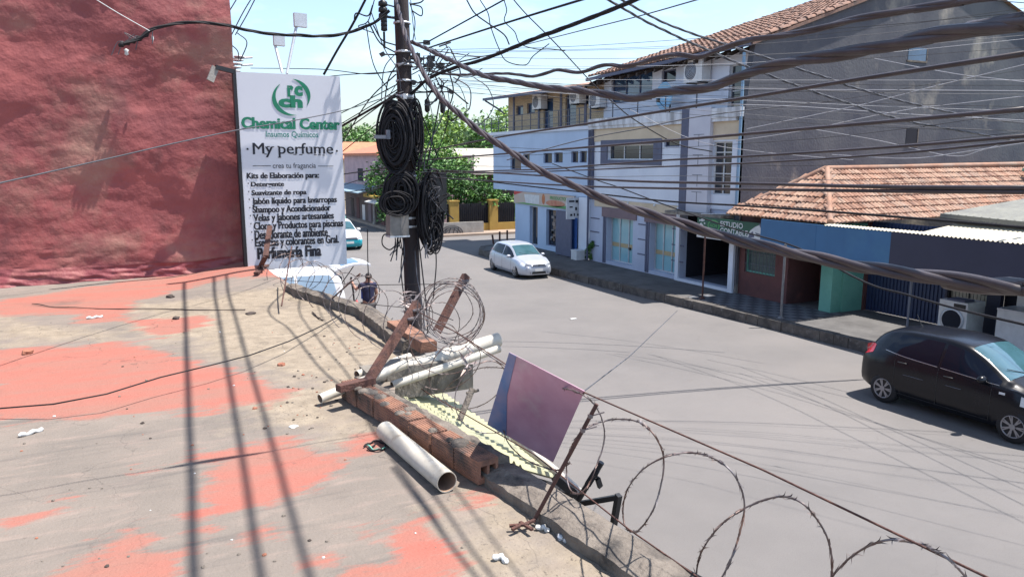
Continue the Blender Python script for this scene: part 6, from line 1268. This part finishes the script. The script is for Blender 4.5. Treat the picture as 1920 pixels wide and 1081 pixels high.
for (pts, d0, d1) in [([(1345, 195), (1500, 200), (1700, 214), (1960, 228)], 19, 17), ([(1400, 242), (1600, 200), (1760, 160), (1960, 112)], 19, 15), ([(1380, 264), (1500, 246), (1700, 206), (1960, 176)], 19, 16), ([(1510, 240), (1640, 262), (1780, 292), (1840, 282), (1900, 262)], 19, 17), ([(1340, 165), (1500, 168), (1700, 169), (1960, 171)], 19, 16), ([(1560, 290), (1700, 297), (1800, 286), (1960, 262)], 18, 15), ([(1640, 110), (1800, 140), (1960, 158)], 19, 16), ([(1180, 205), (1300, 262), (1420, 284), (1600, 300)], 21, 19)]:
    wire('thin pale house wire crossing the sooty grey gable', pts, d0, d1, .008, 'wire_pale', GR2, 'thin_wire')
GR3 = 'thin wires from the pole away behind the sign'; LB3 = 'thin wire from the pole passing left behind the sign edge'
for pts in [[(760, 150), (700, 182), (640, 212), (590, 236)], [(758, 160), (700, 196), (640, 232), (590, 262)], [(750, 170), (690, 214), (640, 250), (590, 282)], [(750, 200), (690, 246), (640, 286), (590, 326)], [(742, 140), (690, 190), (640, 270), (600, 330)], [(755, 130), (690, 139), (600, 130), (470, 128)], [(755, 134), (640, 141), (560, 150), (500, 150)], [(740, 320), (690, 332), (640, 348), (590, 364)], [(740, 312), (690, 320), (640, 327), (590, 334)], [(745, 330), (700, 352), (640, 362), (590, 372)], [(735, 345), (700, 356), (640, 377), (600, 392)]]:
    wire(LB3, pts, dP, 20, random.choice((.008, .01, .012)), 'wire', GR3, 'thin_wire')
# drops and slack loops round the pole
GR4 = 'slack loops and drops tangled round the pole'; LB4 = 'slack thin black wire looping in the tangle beside the pole'
def slack(pts, r=.007): wire(LB4, pts, 12.5, 12.4, r, random.choice(('wire', 'wire', 'wire_thin')), GR4, 'slack_wire')
for pts in [[(778, 470), (782, 520), (790, 560), (797, 620)], [(784, 440), (792, 510), (800, 580), (802, 625)], [(760, 440), (752, 500), (758, 560), (764, 600)], [(755, 445), (758, 480), (748, 530)], [(812, 430), (818, 490), (812, 560)], [(740, 440), (720, 440), (717, 458), (730, 468), (742, 460)], [(689, 430), (690, 500), (694, 560)],
   [(770, 0), (775, 50), (779, 75)], [(768, 5), (778, 40), (774, 78)], [(770, 8), (790, 4), (800, -10)], [(772, 20), (790, 30), (790, 14), (770, 8)], [(699, 10), (690, 30), (668, 25), (664, 40)], [(702, 0), (690, 40), (672, 50), (700, 62)], [(686, 45), (700, 120), (728, 170)], [(690, 40), (712, 80), (740, 98)], [(700, 48), (716, 75), (742, 85)], [(695, 20), (720, 90), (745, 130), (752, 170)], [(745, 120), (728, 150), (720, 200)], [(748, 150), (730, 180), (724, 200)], [(742, 100), (720, 130), (715, 190)],
   [(830, 150), (860, 160), (875, 200), (868, 220), (845, 228)], [(850, 145), (880, 165), (881, 200), (870, 212)], [(888, 145), (915, 165), (925, 200), (905, 230), (890, 232)], [(795, 150), (820, 185), (800, 190), (815, 160)], [(840, 128), (850, 170), (840, 210), (845, 226), (858, 218)], [(785, 140), (800, 170), (822, 166), (840, 150)], [(770, 168), (800, 172), (830, 160)], [(838, 160), (842, 200), (830, 260), (808, 310)], [(800, 170), (812, 230), (805, 300)], [(826, 180), (815, 240), (800, 310)], [(850, 190), (830, 260), (798, 330)], [(785, 200), (808, 260), (822, 300)], [(815, 140), (835, 200), (800, 280), (795, 320)], [(778, 180), (790, 240), (786, 320)],
   [(875, 0), (890, 25), (915, 44), (945, 65), (955, 84)], [(900, 0), (915, 25), (920, 50), (935, 90), (950, 115), (985, 122), (1000, 105), (1030, 82)], [(945, 0), (950, 20), (946, 40), (965, 60), (975, 82), (1005, 92), (1030, 92), (1060, 95)],
   [(810, 95), (850, 100), (900, 106), (940, 98)], [(800, 110), (850, 140), (890, 135), (905, 128)], [(790, 130), (840, 125), (880, 100)], [(795, 145), (850, 120), (900, 108)], [(805, 100), (830, 130), (870, 145), (905, 138)], [(780, 120), (810, 105), (850, 112)], [(772, 140), (800, 128), (830, 140), (860, 130)]]: slack(pts, random.choice((.006, .008, .01, .011)))
for i in range(34):
    x, y = (random.uniform(768, 850), random.uniform(85, 175)) if i % 2 else (random.uniform(772, 832), random.uniform(285, 420)); q = [(x, y)]
    for k in range(3): x += random.uniform(-26, 26); y += random.uniform(-14, 34); q.append((x, y))
    slack(q, random.choice((.006, .009, .012)))
for i in range(14):
    x = random.uniform(738, 752) if i % 2 else random.uniform(775, 812); y = random.uniform(430, 450); slack([(x, y), (x+random.uniform(-6, 6), y+20), (x+random.uniform(-12, 12), y+random.uniform(30, 50))], .009)
# added unseen shadow caster and high wires over the roof: their blurred shadows fall on the roof
GR5 = 'high line cables along the street above the roof'
hz = 8.82
for x0, sl_, r in ((2.54, .045, .022), (2.94, .059, .019), (3.1, .055, .017)):
    wire('high line cable running along the street from the pole crossarm over the roof', [V(x0 + sl_*(y - 11.84), y, z) for y, z in ((PY-1.0, hz), (4, hz-.1), (-6, hz-.12), (-22, hz))], 0, 0, r, 'wire', GR5, 'line_cable')
for k_, (pts_, r) in enumerate((([(505, 575), (545, 620), (600, 690), (660, 745), (715, 830), (790, 935), (840, 1010), (900, 1090)], .011), ([(560, 575), (600, 640), (650, 700), (700, 790), (760, 860), (830, 950), (930, 1090)], .009), ([(600, 585), (640, 640), (700, 715), (760, 790), (840, 890), (905, 985)], .007))):
    q_ = [P(a, b, z=RZ0) + V(.36*4.4, -.13*4.4, 4.4) for a, b in pts_]; q_ = [V(pole_x(7.6), PY-1.0, 7.64)] + q_ + [q_[-1] + (q_[-1]-q_[0])*2.5]
    wire('wavy cable running from the pole over the roof edge, above the frame of view', spline(q_, 6), 0, 0, r, 'wire', GR5, 'line_cable')
t = thing('shadow_caster_cable', 'added unseen cable with a slim shadow caster high over the roof', 'cable', (1.3, 4.25, 5.9))
m = MB(); m.tube([V(-7, 4.25, 6.15), V(1.3, 4.25, 5.9), V(8, 4.3, 6.2)], .004, 5); m.build('cable', M['wire'], t)  # added unseen cable that carries the shadow caster
m = MB(); m.tube([V(1.0, 4.25, 5.9), V(1.12, 4.25, 5.9), V(1.3, 4.25, 5.9), V(1.5, 4.25, 5.9), V(1.64, 4.25, 5.9)], [.004, .018, .026, .018, .004], 10); m.build('shadow_caster', M['trim_black'], t)  # added above the view to cast the dark streak on the roof
# string and cut cable end at the wall hook
wire('taut white string from the top left holding the cable end', [(165, -10), (220, 24), (280, 58)], 11.3, 11.6, .006, 'letter_white', None, 'white_string')
t = thing('cable_end', 'frayed taped cable end with loose strands against the red wall', 'cable', P(250, 76, y=WY-.2))
m = MB(); pth = [P(a, b, y=WY-.25) for a, b in ((222, 86), (240, 80), (258, 74), (278, 62))]; m.tube(spline(pth, 5), [.018 + .012*(i % 3) for i in range(16)], 8); m.build('taped_end', M['wire'], t)
m = MB(); rd = random.Random(4)
for k in range(8):
    a = pth[0].lerp(pth[3], rd.random()); m.tube(spline([a, a + V(rd.uniform(-.12, .12), 0, rd.uniform(-.06, .1)), a + V(rd.uniform(-.25, .15), .0, rd.uniform(-.2, .15))], 4), .006, 4)
m.build('loose_strands', M['wire_thin'], t)
m = MB(); c = P(237, 98, y=WY-.15); m.lathe([(0, -.05), (.03, -.03), (.02, 0), (.035, .03), (0, .05)], 9, 0, c); c = P(286, 72, y=WY-.2); m.lathe([(0, -.06), (.02, 0), (0, .06)], 7, 0, c); m.build('white_knot', M['letter_white'], t)
for i, pts in enumerate([[(427, 26), (443, 0)], [(433, 68), (455, 25), (473, -5)], [(441, 66), (462, 30), (480, -5)], [(428, 80), (445, 95), (448, 112)], [(445, 62), (463, 80), (450, 115)]]): wire('thin wire beside the red wall corner above the sign', pts, 14, 14, .009, 'wire_thin', 'thin wires at the red wall corner', 'thin_wire')

# ------------------------------------------------------------------ posts, tension wires, razor coils
def fpost(label, a, b, w, foot=None, grp='rusty posts of the razor wire fence', rnd=False):
    t = thing('fence_post', label, 'fence post', a, 0, grp); m = MB()
    if rnd: m.tube([a, b], w/2, 8)
    else:
        d = (b-a).normalized(); sd = d.cross(V(0, 1, .2)).normalized(); up = sd.cross(d); m.obox((a+b)/2, d*((b-a).length/2), sd*w/2, up*.004); m.obox((a+b)/2 + sd*(w/2-.004) + up*(w*.4), d*((b-a).length/2), sd*.004, up*w*.4)
    m.build('upright', M['rust'], t); m = MB()
    for k in (.78, .9): c = a.lerp(b, k); m.lathe([(w*.62, -.01), (w*.68, 0), (w*.62, .01)], 10, 0, c); m.tube([c, c + V(.06, -.03, .02)], .004, 4)
    m.build('tie_wire', M['razor'], t)
    if foot: m = MB(); m.bar(foot[0], foot[1], .07, .05); m.build('foot_plate', M['rust'], t)
    return t
p1a, p1b = P(696, 712, z=3.14), P(786, 568, x=2.02)
fpost('rusty angle post leaning outward beside the brick row end', p1a, p1b, .062, (P(634, 728, z=3.17), P(700, 712, z=3.17)))
q = P(822, 622, z=3.12); p2b = P(877, 516, x=q.x + .42); fpost('rusty angle post leaning outward past the white pipes', q, p2b, .07)
q3 = P(487, 503, z=3.16); m3 = P(498, 480, x=q3.x+.06); p3b = P(506, 424, x=q3.x + .22)
t3 = thing('fence_post', 'crooked rusty post standing in front of the lettered sign', 'fence post', q3, 0, 'rusty posts of the razor wire fence'); m = MB(); m.bar(q3, m3, .07, .03); m.bar(m3, p3b, .075, .03); m.bar(P(480, 512, z=3.15), P(500, 497, z=3.16), .07, .03); m.build('upright', M['rust'], t3)
ra, rb = P(1003, 972, z=3.03), P(1119, 757, x=1.86)
fpost('slim rusty rod leaning over the low kerb in the foreground', ra, rb, .02, None, 'rusty posts of the razor wire fence', True)
ra2, rb2 = P(528, 573, z=3.1), P(547, 462, x=1.75); fpost('thin dark rod standing in the far razor coil', ra2, rb2, .018, None, 'rusty posts of the razor wire fence', True)
ra3, rb3 = P(622, 560, z=3.1), P(675, 513, x=2.05); fpost('thin dark rod leaning right over the white wagon', ra3, rb3, .018, None, 'rusty posts of the razor wire fence', True)
def barbed(mb, path, step, ln, seed, r=.0022, mi=0):
    rd = random.Random(seed); mb.tube(path, r, 5, mi); acc = 0; nxt = step*.5
    for a, b in zip(path[:-1], path[1:]):
        l = (b-a).length; acc += l
        if acc >= nxt and l > 1e-6:
            nxt += step*rd.uniform(.8, 1.2); d = (b-a).normalized()
            for s in (-1, 1):
                for _ in range(2):
                    n_ = d.cross(V(rd.gauss(0, 1), rd.gauss(0, 1), rd.gauss(0, 1))).normalized(); w_ = d.cross(n_); c = a + d*s*ln*.1; tip = c + d*s*ln*rd.uniform(.7, 1.05) + n_*ln*rd.uniform(.2, .42)
                    mb.add([c + w_*ln*.1, c - w_*ln*.1, c - w_*ln*.04 + d*s*ln*.45 + n_*ln*.12, tip, c + w_*ln*.04 + d*s*ln*.45 + n_*ln*.12], [(0, 1, 2, 3, 4)], mi)
            for q_ in (-1, 1): mb.add([a + d*ln*.3 + d.orthogonal()*ln*.09*q_, a - d*ln*.3 + d.orthogonal()*ln*.09*q_, a - d*ln*.3, a + d*ln*.3], [(0, 1, 2, 3)], mi)
def helix(c0, c1, R, turns, ph, seed, lean=0., wob=.12, n=40):
    rd = random.Random(seed); c0, c1 = Vector(c0), Vector(c1); d = (c1-c0).normalized(); u = V(0, 0, 1); s_ = d.cross(u).normalized(); pts = []; ws = [rd.uniform(-wob, wob) for _ in range(int(turns)+3)]
    N = int(turns*n)
    for i in range(N+1):
        f = i/N; a = 2*pi*(turns*f) + ph; k = int(turns*f); g = turns*f-k; w = ws[k]*(1-g) + ws[k+1]*g
        pts.append(c0.lerp(c1, f) + (u*cos(a) + s_*sin(a))*R*(1+w) + d*(lean*R*cos(a)))
    return pts
GZ = 'coils of razor wire along the roof edge'
def razor(label, paths, step, ln, seed, r=.0024):
    m = MB()
    for i, p in enumerate(paths): barbed(m, p, step, ln, seed+i, r)
    return tag(m.build('razor_wire', M['razor']), label, 'razor wire', GZ)
def pxpath(pts, x0, x1, n=9):
    N = len(pts)-1; out = []
    for i, (px, py) in enumerate(pts): out.append(P(px, py, x=x0 + (x1-x0)*(.5-.5*cos(2*pi*i/max(1, N)))))
    return spline(out, n)
# foreground coil: one open loop after another, modelled from their true spacing along the edge
loops = [[(1068, 868), (1040, 880), (985, 860), (952, 828), (946, 795), (965, 757), (1000, 735), (1050, 727), (1095, 741), (1122, 770), (1133, 805), (1130, 840), (1120, 868)],
 [(1120, 868), (1105, 905), (1085, 925), (1068, 915), (1062, 880), (1070, 840), (1095, 805), (1140, 787), (1185, 787), (1215, 802), (1238, 835), (1245, 870), (1238, 915), (1222, 960), (1195, 995), (1175, 990), (1168, 960), (1175, 920), (1205, 880), (1250, 855), (1300, 848), (1345, 862), (1380, 895), (1396, 945), (1385, 1005), (1365, 1060), (1340, 1100), (1318, 1110), (1306, 1080), (1315, 1035), (1350, 985), (1400, 950), (1460, 930), (1500, 940), (1530, 970), (1552, 1010), (1560, 1060), (1550, 1110), (1500, 1140), (1550, 1090), (1600, 1040), (1660, 1012), (1720, 1018), (1775, 1045), (1820, 1090)]]
def looppath(pts):
    out = []
    for px, py in pts:
        # the coil is a cylinder along the edge: points high in a loop sit near its axis, sides swing in and out
        out.append(P(px, py, x=1.93 + .1*sin(px*.045)))
    return spline(out, 7)
razor('open foreground razor coil sweeping from the tilted sheet to the lower right corner', [looppath(loops[0] + loops[1][1:])], .085, .05, 31, .0036)
def ring(c, R, seed, tilt, yaw): 
    rd = random.Random(seed); c = Vector(c); ux = V(cos(yaw), sin(yaw), 0); uz = V(-sin(yaw)*sin(tilt), cos(yaw)*sin(tilt), cos(tilt)); ph = rd.uniform(0, 6); return [c + ux*R*(1+.06*sin(3*a+ph))*cos(a) + uz*R*(1+.05*cos(2*a+ph))*sin(a) + V(0, .03*sin(2*a+ph), 0) for a in [ph + 2*pi*i/44 for i in range(45)]]
c = P(850, 585, x=2.25); paths = [ring(c + V(random.uniform(-.06, .06), random.uniform(-.12, .12), random.uniform(-.04, .04)), random.uniform(.2, .29), 40+i, random.uniform(-.3, .3), random.uniform(-.7, .4)) for i in range(8)]
razor('dense clump of razor coil round the post past the white pipes', paths, .075, .04, 60, .003)
c0 = P(690, 620, x=1.9); c1 = P(800, 640, x=2.0); razor('loose razor coil strung between the two leaning angle posts', [helix(P(660, 575, x=1.95), P(850, 640, x=2.05), .26, 4.5, .6, 5, .2)], .075, .04, 70, .003)
razor('razor coil sagging over the white pipes to the tilted sheet', [helix(P(790, 640, x=2.1), P(930, 760, x=2.02), .25, 3.2, 2.2, 6, .3), pxpath([(775, 590), (800, 600), (850, 620), (900, 655), (960, 695)], 2.0, 2.05), pxpath([(955, 690), (900, 690), (850, 715), (830, 740), (850, 770)], 2.0, 2.1)], .085, .04, 80, .003)
razor('far razor coil in front of the sign base and the white wagon', [helix(P(500, 500, x=1.65), P(700, 575, x=2.1), .3, 7.5, 1.0, 7, .25), helix(P(490, 470, x=1.65), P(600, 540, x=1.9), .24, 3.5, 0, 8, .3)], .085, .05, 90, .0036)
rd = random.Random(3)
bl_ = ['spiky clump of bright razor barbs at the top of the near leaning angle post', 'spiky clump of bright razor barbs over the thick white pipe', 'spiky clump of razor barbs by the slim pipe and tilted sheet', 'spiky clump of razor barbs lying behind the broken bricks', 'loose spray of razor barbs right beside the leaning post top']
for bi_, (cpx, n_) in enumerate( (((765, 565), 26), ((793, 700), 24), ((880, 675), 12), ((760, 690), 14), ((770, 580), 14))):
    m = MB(); c = P(*cpx, x=2.02)
    for k in range(n_): a = c + V(rd.gauss(0, .03), rd.gauss(0, .05), rd.gauss(0, .05)); d = V(rd.gauss(0, 1), rd.gauss(0, 1), rd.gauss(0, 1)).normalized(); s_ = d.orthogonal(); l = rd.uniform(.04, .09); m.add([a - d*l, a + s_*.007, a + d*l, a - s_*.007], [(0, 1, 2, 3)])
    tag(m.build('razor_barbs', M['razor']), bl_[bi_], 'razor wire', GZ)
GT = 'straight tension wires of the roof edge fence and a wire shadow stand-in'
wire('taut rusty top wire running from the tilted sheet to the lower right corner', [P(1095, 735, x=1.96), P(1430, 880, x=1.96), P(1850, 1081, x=1.96), P(2100, 1200, x=1.96)], 0, 0, .004, 'rust', GT, 'tension_wire')
wire('taut rusty lower wire along the low kerb in the foreground', [P(690, 660, x=1.95), P(800, 735, x=1.95), P(1000, 850, x=1.95), P(1180, 992, x=1.95), P(1300, 1075, x=1.95), P(1420, 1160, x=1.95)], 0, 0, .004, 'rust', GT, 'tension_wire')
wire('taut wire from the leaning post to the tilted sheet', [P(786, 585, x=2.0), P(860, 625, x=2.0), P(960, 690, x=1.98), P(1095, 738, x=1.96)], 0, 0, .004, 'rust', GT, 'tension_wire')
wire('thin level wire from the sign base past the pole to the outer angle post', [P(480, 522, x=1.7), P(690, 534, x=2.2), P(860, 532, x=2.75)], 0, 0, .004, 'wire', GT, 'tension_wire')
wire('second thin level wire below, crossing the man and the pole', [P(560, 556, x=1.9), P(690, 570, x=2.2), P(800, 580, x=2.3), P(850, 600, x=2.5)], 0, 0, .004, 'wire', GT, 'tension_wire')
wire('thin strand standing in for an overhead wire shadow on the street', [P(1095, 733, x=2.0), P(1180, 668, x=3.2), P(1270, 582, x=6.5)], 0, 0, .004, 'wire_thin', GT, 'tension_wire')  # strand drawn in place of a wire's shadow across the road
# tilted square sheet: corners solved so that it is a true parallelogram
r1, r2, r3, r4 = ray(955, 660), ray(1096, 733), ray(1037, 866), ray(914, 795)
Mx = Matrix((r2, r4, -r3)).transposed(); sol = Mx.inverted() @ r1; k = 1.96 / (r2*sol.x).x
TL, TR, BL, BR = [V(0, 0, CAMH) + v*k for v in (r1, r2*sol.x, r4*sol.y, r3*sol.z)]
nn = (TR-TL).cross(BL-TL).normalized(); t = thing('metal_sheet', 'square metal sheet with painted wall and sky reflections hanging tilted on the fence wire', 'metal sheet', BR)
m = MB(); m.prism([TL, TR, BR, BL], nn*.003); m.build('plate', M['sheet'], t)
m = MB(); m.prism([TL.lerp(TR, .0)+nn*-.0015, TL.lerp(TR, .1)+nn*-.0015, TL.lerp(TR, .12).lerp(BL.lerp(BR, .16), .5)+nn*-.0015, BL.lerp(BR, .3)+nn*-.0015, BL+nn*-.0015], -nn*.001); m.build('painted_sky_reflection', M['sheet_reflection'], t)

# ------------------------------------------------------------------ litter on the roof
def rock(px, py, s, lab, m_, name='stone', seed=0, flatten=.6):
    c = P(px, py, z=RZ0+.01); c.z = roof_z(c.x, c.y) + s*flatten*.4; rd = random.Random(seed + int(px)); mb = MB()
    mb.grid(lambda u, v: c + V(cos(2*pi*u)*sin(pi*v), sin(2*pi*u)*sin(pi*v), cos(pi*v)*flatten)*s*(1+.5*noise.noise(V(cos(2*pi*u)*sin(pi*v), sin(2*pi*u)*sin(pi*v), cos(pi*v))*1.7 + V(px, py, 0))), 9, 6, 0, False)
    return tag(mb.build(name, m_), lab, 'debris', 'crumbs and stones scattered on the roof')
rock(51, 660, .05, 'brown chipped stone on the salmon paint near the left edge', M['brick_bit']); rock(319, 555, .05, 'dark clod on the roof before the red wall', M['stone_dark']); rock(330, 597, .04, 'dark round clod mid roof beside the cable shadow', M['stone_dark']); rock(527, 683, .035, 'small brick chunk on the sandy roof patch', M['brick_bit'], 'brick_chunk'); rock(470, 588, .06, 'heap of dark leaf litter by the far coil', M['stone_dark'], 'leaf_litter', 0, .3)
rock(267, 790, .014, 'small dark pebble alone on the grey screed', M['stone_dark']); rock(478, 764, .018, 'small brown pebble near the white pipe end', M['brick_bit']); rock(550, 797, .03, 'pale dry leaf on the sandy roof', M['paper'], 'dry_leaf', 0, .25)
LBc = 'tiny dark crumb scattered on the roof among many alike'; rd = random.Random(17)
for i in range(70):
    for _ in range(20):
        px, py = rd.uniform(20, 1000), rd.uniform(560, 1060)
        if px < 640 - (py-560)*.1 + max(0, py-820)*1.4 and (py > 560 + (500-px)*.03): break
    rock(px, py, rd.uniform(.003, .011), LBc, rd.choice((M['stone_dark'], M['mortar'], M['mortar'], M['brick_bit'], M['paper'])), 'crumb', i)
rd = random.Random(18)
for i in range(60): f = rd.random(); a = P(690, 630, z=3).lerp(P(590, 790, z=3), f); px, py = 690 - 130*f + rd.uniform(-90, 30), 620 + 180*f + rd.uniform(-30, 40); rock(px, py, rd.uniform(.004, .014), 'small crumb of mortar in the sandy drift beside the bricks', rd.choice((M['stone_dark'], M['mortar'], M['brick_bit'])), 'crumb', i)
def strip(lab, pts, w, m_, name, cat='litter'):
    mb = MB(); path = []
    for a, b in pts: p = P(a, b, z=RZ0+.01); p.z = roof_z(p.x, p.y) + .012; path.append(p)
    path = spline(path, 5); mb.tube([p + V(0, 0, .006*sin(i*1.3)) for i, p in enumerate(path)], [w*(.7+.5*abs(sin(i*.9))) for i in range(len(path))], 6); return tag(mb.build(name, m_), lab, cat)
strip('twisted white plastic strip lying on grey screed at the left', [(35, 817), (58, 811), (80, 804)], .014, M['paper'], 'plastic_strip'); strip('flat white paper strip farther back at the left', [(162, 597), (178, 595), (193, 593)], .014, M['paper'], 'paper_strip')
strip('crumpled pale wrapper on the roof at the bottom', [(925, 1046), (938, 1042), (950, 1050)], .014, M['paper'], 'wrapper'); strip('small scrunched white bag near the kerb at the bottom', [(1048, 1008), (1056, 1006), (1064, 1012)], .016, M['alu'], 'scrunched_bag'); strip('white shard by the rod foot', [(1005, 990), (1018, 988), (1028, 993)], .012, M['paper'], 'shard')
strip('long thin dark stick lying across the roof near the red wall', [(60, 570), (120, 577), (250, 579), (460, 582)], .006, M['stone_dark'], 'dry_stick', 'stick'); strip('dry twig on the roof below the far coil', [(585, 585), (598, 596), (606, 600)], .008, M['stone_dark'], 'twig', 'stick')
strip('black cable scrap beside the open white pipe', [(682, 838), (700, 828), (722, 832), (715, 845), (690, 842), (705, 834)], .006, M['wire'], 'cable_scrap', 'cable'); strip('green cable scrap beside the open white pipe', [(688, 835), (705, 845), (722, 840)], .005, M['mint'], 'cable_scrap', 'cable')
t = thing('iron_offcut', 'rusty iron offcut lying at the foot of the rod', 'iron offcut', P(980, 985, z=3.01)); m = MB()
for a, b in (((955, 985), (992, 982)), ((975, 978), (998, 992)), ((960, 992), (975, 984)), ((985, 982), (1003, 974))): m.bar(P(*a, z=3.03), P(*b, z=3.035), .016, .012)
m.build('pieces', M['rust'], t)
# slack black wire hanging just above the roof
pa_ = [(-60, 772), (0, 765), (100, 757), (200, 738), (300, 707), (400, 683), (470, 665), (540, 640), (600, 612), (640, 590)]
wire('slack black wire swooping just over the painted roof from the left edge', [P(a, b, z=3.0 + .13*sin(pi*i/9)+.03) for i, (a, b) in enumerate(pa_)], 0, 0, .006, 'wire', None, 'slack_wire')
# street litter
m = MB()
for (a, b) in (((1270, 582), (1100, 725)),): pass
p = P(1075, 598, z=0); m.obox(p + V(0, 0, .012), (.1, 0, 0), (0, .05, 0), (0, 0, .01)); tag(m.build('road_litter', M['paper']), 'scrap of white paper lying on the road', 'litter')
